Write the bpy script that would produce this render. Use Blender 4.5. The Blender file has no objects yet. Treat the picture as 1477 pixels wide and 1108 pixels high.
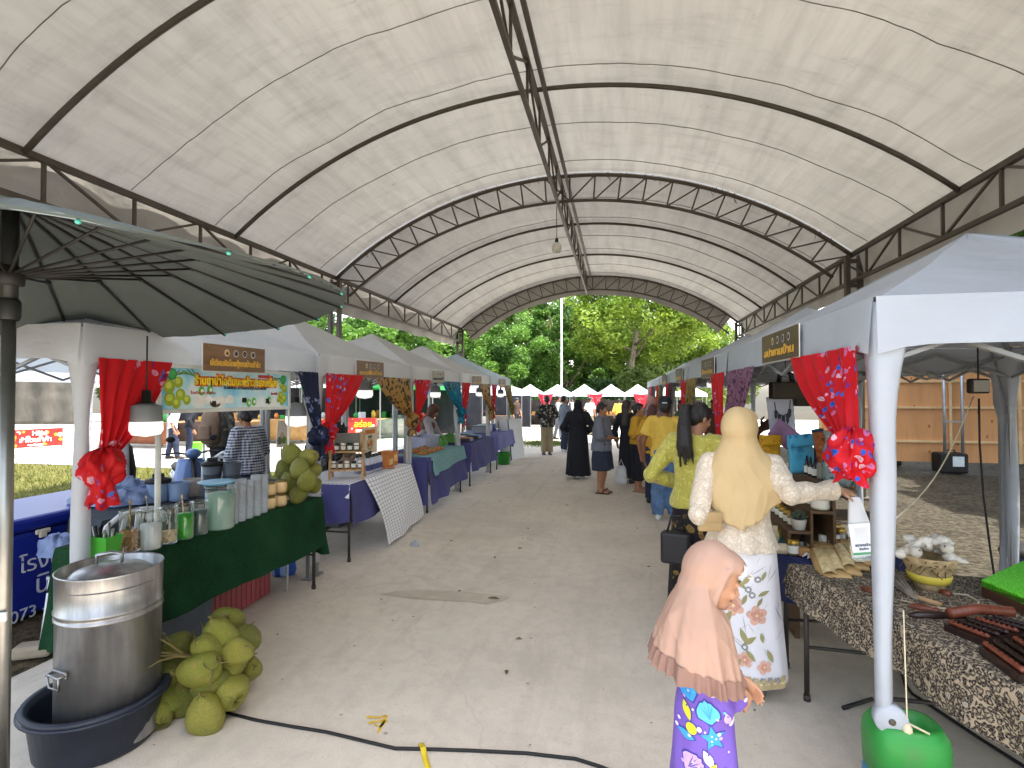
import bpy, bmesh, math, random
import numpy as np
from mathutils import Vector, Matrix, noise as mnoise
from mathutils.bvhtree import BVHTree
from math import sin, cos, pi, radians, tan, atan, sqrt

scene = bpy.context.scene
COL = scene.collection

# ------------------------------------------------------------------ camera
F = 775.0
CX, CY = 738.5, 554.0
HC = 1.62
PITCH = atan(13.0 / F)
YAW = atan(154.5 / F * cos(PITCH))
cam_data = bpy.data.cameras.new('camera')
cam = bpy.data.objects.new('camera', cam_data)
COL.objects.link(cam)
cam.location = (0, 0, HC)
cam.rotation_euler = (pi / 2 + PITCH, 0, YAW)
cam_data.sensor_fit = 'HORIZONTAL'
cam_data.sensor_width = 36.0
cam_data.lens = 36.0 * F / 1477.0
cam_data.clip_start = 0.05
cam_data.clip_end = 2000
scene.camera = cam
_R = cam.rotation_euler.to_matrix()
C0 = Vector((0, 0, HC))

def ray(px, py):
    return _R @ Vector(((px - CX) / F, (CY - py) / F, -1.0))
def PZ(px, py, z=0.0):
    d = ray(px, py); return C0 + d * ((z - HC) / d.z)
def PX(px, py, x):
    d = ray(px, py); return C0 + d * (x / d.x)
def PY(px, py, y):
    d = ray(px, py); return C0 + d * (y / d.y)
def PW(px, py, w):
    return C0 + ray(px, py) * w
def gz(y):
    return -0.028 * max(0.0, y - 17.5)
def PG(px, py):
    p = PZ(px, py)
    for _ in range(8): p = PZ(px, py, gz(p.y))
    return p

# ------------------------------------------------------------------ light
SUN_EL, SUN_AZ = radians(70), radians(97)      # azimuth measured from +Y towards +X
world = bpy.data.worlds.new('World'); scene.world = world
world.use_nodes = True
_w = world.node_tree
_sky = _w.nodes.new('ShaderNodeTexSky')
_sky.sky_type = 'NISHITA'; _sky.sun_disc = False
_sky.sun_elevation = SUN_EL; _sky.sun_rotation = SUN_AZ
_sky.air_density = 1.3; _sky.dust_density = 3.0; _sky.ozone_density = 1.0
_bw = _w.nodes.new('ShaderNodeRGBToBW'); _w.links.new(_sky.outputs['Color'], _bw.inputs[0])      # thin white cloud over the blue
_mx = _w.nodes.new('ShaderNodeMix'); _mx.data_type = 'RGBA'; _mx.inputs[0].default_value = .5
_w.links.new(_sky.outputs['Color'], _mx.inputs[6]); _w.links.new(_bw.outputs[0], _mx.inputs[7])
_w.links.new(_mx.outputs[2], _w.nodes['Background'].inputs['Color'])
_w.nodes['Background'].inputs['Strength'].default_value = 0.15
sun_d = bpy.data.lights.new('sun', 'SUN'); sun_d.energy = 2.4; sun_d.angle = radians(0.6)
sun_d.color = (1.0, 0.95, 0.87)
sun = bpy.data.objects.new('sun', sun_d); COL.objects.link(sun)
_sd = Vector((sin(SUN_AZ) * cos(SUN_EL), cos(SUN_AZ) * cos(SUN_EL), sin(SUN_EL)))
sun.rotation_euler = (-_sd).to_track_quat('-Z', 'Y').to_euler()
scene.view_settings.view_transform = 'Standard'
scene.view_settings.look = 'None'
scene.view_settings.exposure = 2.45
scene.view_settings.gamma = 1.0
scene.cycles.max_bounces = 8
scene.cycles.diffuse_bounces = 5
scene.cycles.transparent_max_bounces = 12
scene.cycles.transmission_bounces = 6
scene.cycles.sample_clamp_indirect = 8
scene.cycles.caustics_reflective = False
scene.cycles.caustics_refractive = False
scene.cycles.use_denoising = True

# ------------------------------------------------------------------ mesh builder
def basis_from(z, up=Vector((0, 0, 1))):
    z = z.normalized()
    if abs(z.dot(up)) > 0.98: up = Vector((0, 1, 0))
    x = up.cross(z).normalized(); y = z.cross(x)
    return Matrix((x, y, z)).transposed()

class MB:
    def __init__(s): s.v = []; s.f = []; s.mi = []; s.sm = []; s.cur = 0
    def mat(s, i): s.cur = i; return s
    def add(s, vs, fs, smooth=False, X=None):
        b = len(s.v)
        if X is not None: vs = [X @ Vector(v) for v in vs]
        s.v.extend(tuple(v) for v in vs)
        for f in fs:
            s.f.append(tuple(b + i for i in f)); s.mi.append(s.cur); s.sm.append(smooth)
        return s
    def box(s, c, size, rot=None, ch=0.0, X=None):
        hx, hy, hz = size[0] / 2, size[1] / 2, size[2] / 2
        M = Matrix.Translation(Vector(c))
        if rot is not None:
            M = M @ (Matrix.Rotation(rot, 4, 'Z') if isinstance(rot, (int, float)) else rot.to_4x4())
        if X is not None: M = X @ M
        if ch <= 0:
            vs = [(x, y, z) for x in (-hx, hx) for y in (-hy, hy) for z in (-hz, hz)]
            fs = [(0, 1, 3, 2), (4, 6, 7, 5), (0, 4, 5, 1), (2, 3, 7, 6), (0, 2, 6, 4), (1, 5, 7, 3)]
            return s.add(vs, fs, False, M)
        bm = bmesh.new(); bmesh.ops.create_cube(bm, size=1.0)
        for v in bm.verts: v.co = Vector((v.co.x * 2 * hx, v.co.y * 2 * hy, v.co.z * 2 * hz))
        bmesh.ops.bevel(bm, geom=bm.edges[:], offset=min(ch, hx * .9, hy * .9, hz * .9), segments=2, affect='EDGES', profile=0.5)
        bm.verts.index_update()
        vs = [v.co.copy() for v in bm.verts]; fs = [[v.index for v in f.verts] for f in bm.faces]
        bm.free(); return s.add(vs, fs, False, M)
    def rings(s, rings, caps=True, smooth=True, closed=True, X=None):
        n = len(rings[0]); vs = [p for r in rings for p in r]; fs = []
        for i in range(len(rings) - 1):
            for j in range(n if closed else n - 1):
                k = (j + 1) % n
                fs.append((i * n + j, i * n + k, (i + 1) * n + k, (i + 1) * n + j))
        if caps and closed:
            fs.append(tuple(range(n - 1, -1, -1))); fs.append(tuple((len(rings) - 1) * n + j for j in range(n)))
        return s.add(vs, fs, smooth, X)
    def tube(s, pts, r, n=8, caps=True, flat=1.0, smooth=True, X=None, roll=0.0):
        pts = [Vector(p) for p in pts]; rs = r if isinstance(r, (list, tuple)) else [r] * len(pts)
        rr = []; prev = None
        for i, p in enumerate(pts):
            t = (pts[min(i + 1, len(pts) - 1)] - pts[max(i - 1, 0)])
            t = t.normalized() if t.length > 1e-9 else Vector((0, 0, 1))
            if prev is None: B = basis_from(t); x = B.col[0].copy()
            else:
                x = prev - t * prev.dot(t)
                x = x.normalized() if x.length > 1e-6 else basis_from(t).col[0].copy()
            prev = x; y = t.cross(x)
            rr.append([p + (x * cos(a + roll) + y * sin(a + roll) * flat) * rs[i] for a in [2 * pi * k / n for k in range(n)]])
        return s.rings(rr, caps, smooth, X=X)
    def bar(s, p, q, w=0.04, X=None):
        return s.tube([p, q], w * 0.7071, 4, smooth=False, roll=pi / 4, X=X)
    def lathe(s, prof, c=(0, 0, 0), n=20, sx=1, sy=1, X=None, caps=False, smooth=True):
        c = Vector(c)
        rr = [[c + Vector((r * cos(2 * pi * k / n) * sx, r * sin(2 * pi * k / n) * sy, z)) for k in range(n)] for r, z in prof]
        return s.rings(rr, caps, smooth, X=X)
    def ell(s, c, rad, rot=None, n=12, m=8, X=None):
        c = Vector(c); vs = [(0, 0, 1)]; fs = []
        for i in range(1, m):
            t = pi * i / m
            for j in range(n):
                a = 2 * pi * j / n; vs.append((sin(t) * cos(a), sin(t) * sin(a), cos(t)))
        vs.append((0, 0, -1))
        for j in range(n): fs.append((0, 1 + j, 1 + (j + 1) % n))
        for i in range(m - 2):
            for j in range(n):
                k = (j + 1) % n; a = 1 + i * n
                fs.append((a + j, a + n + j, a + n + k, a + k))
        e = len(vs) - 1; a = 1 + (m - 2) * n
        for j in range(n): fs.append((e, a + (j + 1) % n, a + j))
        R = rot if rot is not None else Matrix.Identity(3)
        vs = [c + R @ Vector((v[0] * rad[0], v[1] * rad[1], v[2] * rad[2])) for v in vs]
        return s.add(vs, fs, True, X)
    def grid(s, fn, nu, nv, smooth=True, X=None, th=0.0):
        P = [[Vector(fn(i / nu, j / nv)) for j in range(nv + 1)] for i in range(nu + 1)]
        vs = [p for r in P for p in r]; n = nv + 1
        fs = [(i * n + j, (i + 1) * n + j, (i + 1) * n + j + 1, i * n + j + 1) for i in range(nu) for j in range(nv)]
        if th:
            nr = [Vector((0, 0, 0)) for _ in vs]
            for f in fs:
                q = (vs[f[2]] - vs[f[0]]).cross(vs[f[3]] - vs[f[1]])
                for i in f: nr[i] += q
            o = len(vs); vs = vs + [v - (m.normalized() if m.length > 0 else m) * th for v, m in zip(vs, nr)]
            fs = fs + [tuple(o + i for i in reversed(f)) for f in fs]
            bd = [i * n for i in range(nu + 1)] + [nu * n + j for j in range(1, n)] + [i * n + nv for i in range(nu - 1, -1, -1)] + [j for j in range(nv - 1, 0, -1)]
            for a, b in zip(bd, bd[1:] + bd[:1]): fs.append((b, a, o + a, o + b))
        return s.add(vs, fs, smooth, X)
    def poly(s, pts, X=None): return s.add(pts, [tuple(range(len(pts)))], False, X)
    def prism(s, pts, d, X=None):
        n = len(pts); d = Vector(d); a = [Vector(p) for p in pts]; b = [p + d for p in a]
        return s.add(a + b, [tuple(range(n - 1, -1, -1)), tuple(range(n, 2 * n))] + [(i, (i + 1) % n, n + (i + 1) % n, n + i) for i in range(n)], False, X)
    def merge(s, me, mi=None, X=None, smooth=True):
        b = len(s.v); s.v.extend(tuple((X @ v.co) if X is not None else v.co) for v in me.vertices)
        for p in me.polygons:
            s.f.append(tuple(b + i for i in p.vertices)); s.mi.append(s.cur if mi is None else mi); s.sm.append(smooth)
        return s
    def mesh(s, name, mats):
        me = bpy.data.meshes.new(name); me.from_pydata(s.v, [], s.f)
        for m in (mats if isinstance(mats, (list, tuple)) else [mats]): me.materials.append(m)
        me.polygons.foreach_set('material_index', s.mi); me.polygons.foreach_set('use_smooth', s.sm)
        me.update(); return me
    def build(s, name, mats, parent=None, **kw):
        return link(name, s.mesh(name, mats), parent, **kw)
    def bvh(s): return BVHTree.FromPolygons([Vector(v) for v in s.v], s.f)

def link(name, me, parent=None, label=None, cat=None, group=None, kind=None):
    o = bpy.data.objects.new(name, me); COL.objects.link(o)
    if parent is not None:
        o.parent = parent
        if parent.type == 'EMPTY': o.matrix_parent_inverse = Matrix.Translation(-Vector(parent.location))
    if label: o['label'] = label
    if cat: o['category'] = cat
    if group: o['group'] = group
    if kind: o['kind'] = kind
    return o

def T(name, label, cat, loc=(0, 0, 0), group=None):
    o = bpy.data.objects.new(name, None); COL.objects.link(o)
    o.location = loc; o.empty_display_size = 0.1
    o['label'] = label; o['category'] = cat
    if group: o['group'] = group
    return o

KIDS = {}
def copy_tree(o, parent=None):
    c = o.copy(); COL.objects.link(c)
    if parent is not None: c.parent = parent
    for ch in list(o.children): copy_tree(ch, c)
    return c
def dup(o, loc, rz=0.0, label=None, group=None, sc=None):
    c = copy_tree(o); c.location = loc
    c.rotation_euler = (0, 0, rz) if isinstance(rz, (int, float)) else rz
    if label: c['label'] = label
    if group: c['group'] = group
    if sc: c.scale = (sc, sc, sc) if isinstance(sc, (int, float)) else sc
    return c

_dg = None
def evaluated(mb, mods, name='tmp'):
    """run modifiers over a builder's mesh and give the resulting mesh"""
    me = mb.mesh(name, [])
    o = bpy.data.objects.new(name, me); COL.objects.link(o)
    mods(o)
    dg = bpy.context.evaluated_depsgraph_get(); dg.update()
    res = bpy.data.meshes.new_from_object(o.evaluated_get(dg))
    bpy.data.objects.remove(o); bpy.data.meshes.remove(me)
    return res
def fuse(mb, voxel=0.012, smooth=3, folds=0.0, fscale=9.0, seed=0, stretch=0.5):
    def mods(o):
        r = o.modifiers.new('r', 'REMESH'); r.mode = 'VOXEL'; r.voxel_size = voxel; r.use_smooth_shade = True
        if smooth:
            q = o.modifiers.new('s', 'SMOOTH'); q.iterations = smooth; q.factor = 0.5
    me = evaluated(mb, mods)
    if folds:
        n = len(me.vertices); co = np.empty(n * 3, np.float32); nr = np.empty(n * 3, np.float32)
        me.vertices.foreach_get('co', co); me.vertex_normals.foreach_get('vector', nr); co = co.reshape(-1, 3); nr = nr.reshape(-1, 3)
        a = np.array([mnoise.noise((x * fscale + seed, y * fscale, z * fscale * stretch)) + .4 * mnoise.noise((x * fscale * 2.3, y * fscale * 2.3 + seed, z * fscale * stretch * 2.3)) for x, y, z in co.tolist()], np.float32)
        co += nr * (a * folds)[:, None]; me.vertices.foreach_set('co', co.ravel()); me.update()
    for p in me.polygons: p.use_smooth = True
    return me
def to_obj(me, name, mats, parent=None, **kw):
    me.name = name; me.materials.clear()
    for m in (mats if isinstance(mats, (list, tuple)) else [mats]): me.materials.append(m)
    return link(name, me, parent, **kw)

def text_mesh(s, size=0.1, ext=0.002, align='CENTER', spacing=1.0, bold=0.0):
    cu = bpy.data.curves.new('t', 'FONT'); cu.body = s; cu.size = size; cu.extrude = ext
    cu.align_x = align; cu.align_y = 'CENTER'; cu.space_character = spacing; cu.offset = bold; cu.resolution_u = 3
    o = bpy.data.objects.new('t', cu); COL.objects.link(o)
    dg = bpy.context.evaluated_depsgraph_get(); dg.update()
    me = bpy.data.meshes.new_from_object(o.evaluated_get(dg))
    bpy.data.objects.remove(o); bpy.data.curves.remove(cu)
    return me
def put_text(mb, s, X, size, mi, ext=0.0015, fit=None, bold=0.0):
    """text lying in X's local XY plane; fit = width to squeeze it to"""
    me = text_mesh(s, size, ext, bold=bold)
    if len(me.vertices) and fit:
        xs = [v.co.x for v in me.vertices]; w = max(xs) - min(xs); c = (max(xs) + min(xs)) / 2
        k = fit / max(w, 1e-6)
        for v in me.vertices: v.co.x = (v.co.x - c) * k
    mb.merge(me, mi, X, smooth=False); bpy.data.meshes.remove(me)

# ------------------------------------------------------------------ materials
MATS = {}
def lin(c):
    """colour given as sRGB 0-255 -> linear"""
    return tuple(((x / 255) / 12.92 if x / 255 <= .04045 else ((x / 255 + .055) / 1.055) ** 2.4) for x in c)
class NT:
    def __init__(s, name):
        s.m = bpy.data.materials.new(name); s.m.use_nodes = True; s.t = s.m.node_tree
        s.b = s.t.nodes['Principled BSDF']; s.out = s.t.nodes['Material Output']
    def n(s, typ, ins=None, **at):
        k = s.t.nodes.new('ShaderNode' + typ)
        for a, b in at.items(): setattr(k, a, b)
        for a, b in (ins or {}).items():
            sk = k.inputs[a]
            if hasattr(b, 'links'): s.t.links.new(b, sk)
            else: sk.default_value = b if not (isinstance(b, tuple) and len(b) == 3 and sk.type == 'RGBA') else (*b, 1)
        return k
    def coord(s, scale=(1, 1, 1), obj=True, rand=True):
        tc = s.n('TexCoord'); v = tc.outputs['Object' if obj else 'UV']
        if rand:
            oi = s.n('ObjectInfo'); v = s.n('VectorMath', {0: v, 1: s.n('CombineXYZ', {0: s.n('Math', {0: oi.outputs['Random'], 1: 7.3}, operation='MULTIPLY').outputs[0], 1: 0.0, 2: 0.0}).outputs[0]}, operation='ADD').outputs[0]
        return s.n('Mapping', {'Vector': v, 'Scale': scale}).outputs[0]
    def ramp(s, fac, stops, interp='LINEAR'):
        r = s.n('ValToRGB', {'Fac': fac}); r.color_ramp.interpolation = interp
        el = r.color_ramp.elements
        while len(el) < len(stops): el.new(0.5)
        for e, (p, c) in zip(el, stops):
            e.position = p; e.color = (*c, 1) if len(c) == 3 else c
        return r.outputs['Color']
    def noise(s, v, sc, detail=5, rough=.55): return s.n('TexNoise', {'Vector': v, 'Scale': sc, 'Detail': detail, 'Roughness': rough}).outputs['Fac']
    def mix(s, fac, a, b, blend='MIX'):
        k = s.t.nodes.new('ShaderNodeMix'); k.data_type = 'RGBA'; k.blend_type = blend
        for sk, val in ((k.inputs[0], fac), (k.inputs[6], a), (k.inputs[7], b)):
            if hasattr(val, 'links'): s.t.links.new(val, sk)
            elif isinstance(val, tuple): sk.default_value = (*val[:3], 1)
            else: sk.default_value = val
        return k.outputs[2]
    def math(s, op, a, b=0.0): return s.n('Math', {0: a, 1: b}, operation=op).outputs[0]
    def base(s, c): 
        if hasattr(c, 'links'): s.t.links.new(c, s.b.inputs['Base Color'])
        else: s.b.inputs['Base Color'].default_value = (*c, 1)
    def bump(s, h, strength=.2, dist=.01):
        k = s.n('Bump', {'Height': h, 'Strength': strength, 'Distance': dist}); s.t.links.new(k.outputs[0], s.b.inputs['Normal']); return k
    def set(s, **kw):
        for a, b in kw.items():
            sk = s.b.inputs[a.replace('_', ' ')]
            if hasattr(b, 'links'): s.t.links.new(b, sk)
            else: sk.default_value = b
    def translucent(s, col, fac):
        t = s.n('BsdfTranslucent')
        if hasattr(col, 'links'): s.t.links.new(col, t.inputs['Color'])
        else: t.inputs['Color'].default_value = (*col, 1)
        mx = s.n('MixShader', {0: fac}); s.t.links.new(s.b.outputs[0], mx.inputs[1]); s.t.links.new(t.outputs[0], mx.inputs[2])
        s.t.links.new(mx.outputs[0], s.out.inputs['Surface'])

def mat(name, col, rough=.6, metal=0.0, var=.15, vs=6.0, bump=.15, bs=60.0, bd=.004, trans=0.0, st=(1, 1, 1), dirt=None, da=.5, ds=3.0, spec=.4, coat=0.0, srgb=True):
    if name in MATS: return MATS[name]
    c = lin(col) if srgb else col
    k = NT(name); v = k.coord(st)
    f = k.noise(v, vs)
    lo = tuple(x * (1 - var) for x in c); hi = tuple(min(x * (1 + var), .95) for x in c)
    cc = k.ramp(f, [(.3, lo), (.7, hi)])
    if dirt is not None:
        g = k.noise(v, ds, 8, .65); g = k.ramp(g, [(.5, (0, 0, 0)), (.72, (da, da, da))])
        cc = k.mix(g, cc, lin(dirt))
    k.base(cc); k.set(Roughness=rough, Metallic=metal)
    k.b.inputs['Specular IOR Level'].default_value = spec
    if coat: k.b.inputs['Coat Weight'].default_value = coat
    if bump: k.bump(k.noise(v, bs, 3), bump, bd)
    if trans: k.translucent(cc, trans)
    MATS[name] = k.m; return k.m

def glass(name='clear_glass', col=(.92, .96, .96), rough=.03):
    if name in MATS: return MATS[name]
    k = NT(name); k.base(col); k.set(Roughness=rough, IOR=1.2)
    # thin walls: mostly see-through with a reflecting skin, so no caustics are needed to light the contents
    tr = k.n('BsdfTransparent', {'Color': col}); gl = k.n('BsdfGlossy', {'Color': (1, 1, 1), 'Roughness': rough})
    fr = k.n('LayerWeight', {'Blend': .28}); fac = k.math('MULTIPLY_ADD', fr.outputs['Facing'], .75)
    fac.node.inputs[2].default_value = .05
    mx = k.n('MixShader', {0: fac}); k.t.links.new(tr.outputs[0], mx.inputs[1]); k.t.links.new(gl.outputs[0], mx.inputs[2])
    k.t.links.new(mx.outputs[0], k.out.inputs['Surface']); MATS[name] = k.m; return k.m

def floral(name, base, cols, scale=9.0, amount=.5, rough=.55, dark=(30, 10, 30), vine=True, trans=.25, patch=2.2):
    """printed cotton: a ground colour, drifts of multi-coloured flower cells, thin dark stems"""
    if name in MATS: return MATS[name]
    k = NT(name); v = k.coord()
    wv = k.n('VectorMath', {0: v, 1: k.n('VectorMath', {0: k.n('TexNoise', {'Vector': v, 'Scale': 14.0}).outputs['Color'], 1: (.08, .08, .08)}, operation='MULTIPLY').outputs[0]}, operation='ADD').outputs[0]
    vo = k.n('TexVoronoi', {'Vector': wv, 'Scale': scale}); d = vo.outputs['Distance']
    rr = k.n('SeparateColor', {0: vo.outputs['Color']}).outputs[0]
    n = len(cols); fl = k.ramp(rr, [(i / n, lin(c)) for i, c in enumerate(cols)], 'CONSTANT')
    ring = k.ramp(d, [(.10, (1, 1, 1)), (.16, (.25, .25, .25)), (.2, (1, 1, 1))])
    fl = k.mix(1.0, fl, ring, 'MULTIPLY')
    inside = k.ramp(d, [(.34, (1, 1, 1)), (.40, (0, 0, 0))])
    drift = k.ramp(k.noise(v, patch, 2), [(.52 - amount * .25, (0, 0, 0)), (.56 - amount * .25, (1, 1, 1))])
    m = k.mix(1.0, inside, drift, 'MULTIPLY')
    b = k.ramp(k.noise(v, 5), [(.3, tuple(x * .8 for x in lin(base))), (.7, lin(base))])
    if vine:
        vn = k.n('TexVoronoi', {'Vector': wv, 'Scale': scale * .8}, feature='DISTANCE_TO_EDGE').outputs['Distance']
        vm = k.mix(1.0, k.ramp(vn, [(.02, (1, 1, 1)), (.05, (0, 0, 0))]), drift, 'MULTIPLY')
        b = k.mix(vm, b, lin(dark))
    c = k.mix(m, b, fl); k.base(c); k.set(Roughness=rough)
    k.b.inputs['Specular IOR Level'].default_value = .25
    k.bump(k.noise(v, 220, 2), .15, .002)
    if trans: k.translucent(c, trans)
    MATS[name] = k.m; return k.m
def spots(name, base, ring, core, scale=16.0, trans=.2):
    """animal-spot print"""
    if name in MATS: return MATS[name]
    k = NT(name); v = k.coord((1, 1, .8))
    wv = k.n('VectorMath', {0: v, 1: k.n('VectorMath', {0: k.n('TexNoise', {'Vector': v, 'Scale': 20.0}).outputs['Color'], 1: (.06, .06, .06)}, operation='MULTIPLY').outputs[0]}, operation='ADD').outputs[0]
    d = k.n('TexVoronoi', {'Vector': wv, 'Scale': scale}).outputs['Distance']
    c = k.ramp(d, [(0, lin(core)), (.2, lin(core)), (.24, lin(ring)), (.42, lin(ring)), (.47, lin(base)), (1, lin(base))])
    k.base(c); k.set(Roughness=.55)
    if trans: k.translucent(c, trans)
    MATS[name] = k.m; return k.m

def vlerp(a, b, t): return Vector(a) * (1 - t) + Vector(b) * t
rnd = random.Random(7)
def facing(p, n, up=Vector((0, 0, 1))):
    """matrix with local Z along n, local Y up - for signs and text"""
    n = Vector(n).normalized(); x = up.cross(n).normalized(); y = n.cross(x)
    return Matrix.Translation(Vector(p)) @ Matrix((x, y, n)).transposed().to_4x4()
def quadX(a, b, c, d):
    """frame of a sign given its corners tl,tr,br,bl -> matrix (local x right, y up), width, height"""
    a, b, c, d = map(Vector, (a, b, c, d)); x = ((b - a) + (c - d)) / 2; y = ((a - d) + (b - c)) / 2
    w, h = x.length, y.length; x.normalize(); y.normalize(); n = x.cross(y).normalized(); y = n.cross(x)
    return Matrix.Translation((a + b + c + d) / 4) @ Matrix((x, y, n)).transposed().to_4x4(), w, h
# ================================================================== SETTING
# ---- ground materials
def concrete(name, base, stain):
    k = NT(name); v = k.coord(rand=False)
    a = k.noise(v, .7, 8, .62); b = k.noise(v, 9, 6, .7); c = k.noise(v, 160, 2)
    cc = k.ramp(a, [(.28, tuple(x * .80 for x in lin(base))), (.5, lin(base)), (.72, tuple(x * 1.12 for x in lin(base)))])
    cc = k.mix(k.ramp(b, [(.45, (0, 0, 0)), (.75, (.45, .45, .45))]), cc, lin(stain))
    cc = k.mix(k.ramp(c, [(.35, (.35, .35, .35)), (.6, (0, 0, 0))]), cc, tuple(x * .6 for x in lin(base)))
    sp = k.n('TexVoronoi', {'Vector': v, 'Scale': 3.1}).outputs['Distance']
    cc = k.mix(k.ramp(sp, [(.02, (.6, .6, .6)), (.045, (0, 0, 0))]), cc, lin((90, 82, 74)))
    wv = k.n('VectorMath', {0: v, 1: k.n('VectorMath', {0: k.n('TexNoise', {'Vector': v, 'Scale': 1.2, 'Detail': 8.0}).outputs['Color'], 1: (.9, .9, 0)}, operation='MULTIPLY').outputs[0]}, operation='ADD').outputs[0]
    ed = k.n('TexVoronoi', {'Vector': wv, 'Scale': .33}, feature='DISTANCE_TO_EDGE').outputs['Distance']
    cc = k.mix(k.ramp(ed, [(.0, (.12, .12, .12)), (.003, (0, 0, 0))]), cc, lin((112, 102, 92)))
    v6 = k.n('Mapping', {'Vector': v, 'Scale': (1, .35, 1), 'Rotation': (0, 0, .5)}).outputs[0]
    cc = k.mix(k.ramp(k.noise(v6, 2.3, 9, .72), [(.54, (0, 0, 0)), (.68, (.5, .5, .5))]), cc, tuple(x * .62 for x in lin(base)))
    v7 = k.n('Mapping', {'Vector': v, 'Scale': (3.2, .12, 1), 'Rotation': (0, 0, .06)}).outputs[0]; cc = k.mix(k.ramp(k.noise(v7, 1.6, 6, .6), [(.55, (0, 0, 0)), (.7, (.32, .32, .32))]), cc, tuple(x * .6 for x in lin(base)))
    cc = k.mix(k.ramp(k.noise(v, 38, 4, .7), [(.60, (0, 0, 0)), (.72, (.55, .55, .55))]), cc, tuple(x * .5 for x in lin(base)))
    cc = k.mix(k.ramp(k.noise(v, 4.5, 8, .7), [(.58, (0, 0, 0)), (.75, (.5, .5, .5))]), cc, tuple(min(.8, x * 1.25) for x in lin(base)))
    k.base(cc); k.set(Roughness=.85); k.b.inputs['Specular IOR Level'].default_value = .25
    k.bump(k.math('ADD', b, k.math('MULTIPLY', c, .8)), .35, .006)
    return k.m
M_CONC = concrete('aisle_concrete', (218, 206, 190), (172, 161, 146))
M_YARD = concrete('yard_concrete', (182, 176, 166), (160, 154, 144))
def dirtmat(name, a, b, c, bd=.05):
    k = NT(name); v = k.coord(rand=False)
    f = k.noise(v, 1.3, 8, .7); g = k.noise(v, 14, 6, .7); h = k.noise(v, 70, 3)
    cc = k.ramp(f, [(.3, lin(a)), (.52, lin(b)), (.72, lin(c))])
    cc = k.mix(k.ramp(g, [(.40, (.85, .85, .85)), (.6, (0, 0, 0))]), cc, tuple(x * .35 for x in lin(a)))
    k.base(cc); k.set(Roughness=.95); k.b.inputs['Specular IOR Level'].default_value = .15
    k.bump(k.math('ADD', g, k.math('MULTIPLY', h, .5)), .8, bd); return k.m
M_DIRT = dirtmat('trodden_earth', (56, 51, 42), (86, 80, 68), (68, 66, 48))
M_SOIL = dirtmat('dark_soil', (78, 66, 50), (104, 90, 70), (96, 86, 58))
M_TURF = dirtmat('dry_turf', (90, 88, 44), (112, 108, 60), (100, 98, 48))

def sheet(name, x0, x1, y0, y1, z, m, nx=2, ny=30, bump=0.0):
    def fn(u, w):
        x = x0 + (x1 - x0) * u; y = y0 + (y1 - y0) * w
        e = min(1, 6 * min(u, 1 - u, w, 1 - w))
        return (x, y, gz(y) + z + bump * e * (mnoise.noise(Vector((x * 1.7, y * 1.7, 0))) + .5 * mnoise.noise(Vector((x * 5, y * 5, 3)))))
    b = MB(); b.grid(fn, nx, ny); return b.build(name, m, kind='structure')
sheet('ground', -400, 400, -60, 600, -.022, M_DIRT, 40, 120)
sheet('left_soil', -5.4, -3.41, -3, 17.3, -.012, M_SOIL, 20, 120, .012)
sheet('grass_verge', -22, -5.42, 1.5, 9.9, -.004, M_TURF, 60, 40, .03)
sheet('right_dirt', 2.41, 22, -3, 17.3, -.010, M_DIRT, 90, 90, .03)
sheet('yard', -70, -5.41, 10.0, 17.55, -.008, M_YARD, 4, 10)
sheet('far_yard', -90, 60, 17.56, 62, -.008, M_YARD, 4, 40)
b = MB(); b.box((-.5, 6.75, -.04), (5.8, 21.5, .08), ch=.004)
b.build('aisle_slab', M_CONC, kind='structure')

# grass blades: verge and the little patch at the end of the aisle
def blades(name, spots_, n, hgt, m, seed=1):
    rg = np.random.default_rng(seed); V = []; Fc = []
    for i in range(n):
        x, y = spots_(rg); z = gz(y); a = rg.uniform(0, 6.28); h = hgt * rg.uniform(.4, 1.2); w = .006 + h * .05
        t = rg.normal(0, .4, 2) * h; b0 = len(V)
        V += [(x - cos(a) * w, y - sin(a) * w, z), (x + cos(a) * w, y + sin(a) * w, z), (x + t[0], y + t[1], z + h)]
        Fc.append((b0, b0 + 1, b0 + 2))
    me = bpy.data.meshes.new(name); me.from_pydata(V, [], Fc); me.materials.append(m)
    return link(name, me, kind='stuff')
M_GRASS = mat('grass_blade', (106, 110, 50), .7, var=.35, vs=1.5, bump=0, trans=.3)
M_GRASS2 = mat('green_grass_blade', (104, 118, 58), .7, var=.35, vs=2, bump=0, trans=.3)
g = blades('verge_grass', lambda r: (-5.5 - abs(r.normal(0, 5.0)), r.uniform(2.0, 9.8)), 26000, .075, M_GRASS)
g['label'] = 'short dry grass of the verge behind the left stalls'
cpt = PG(790, 640)
g = blades('patch_grass', lambda r: (cpt.x + .9 * r.normal(0, .55), cpt.y + r.normal(0, .45)), 5000, .06, M_GRASS2, 2)
g['label'] = 'small dusty grass patch at the end of the aisle'
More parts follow.
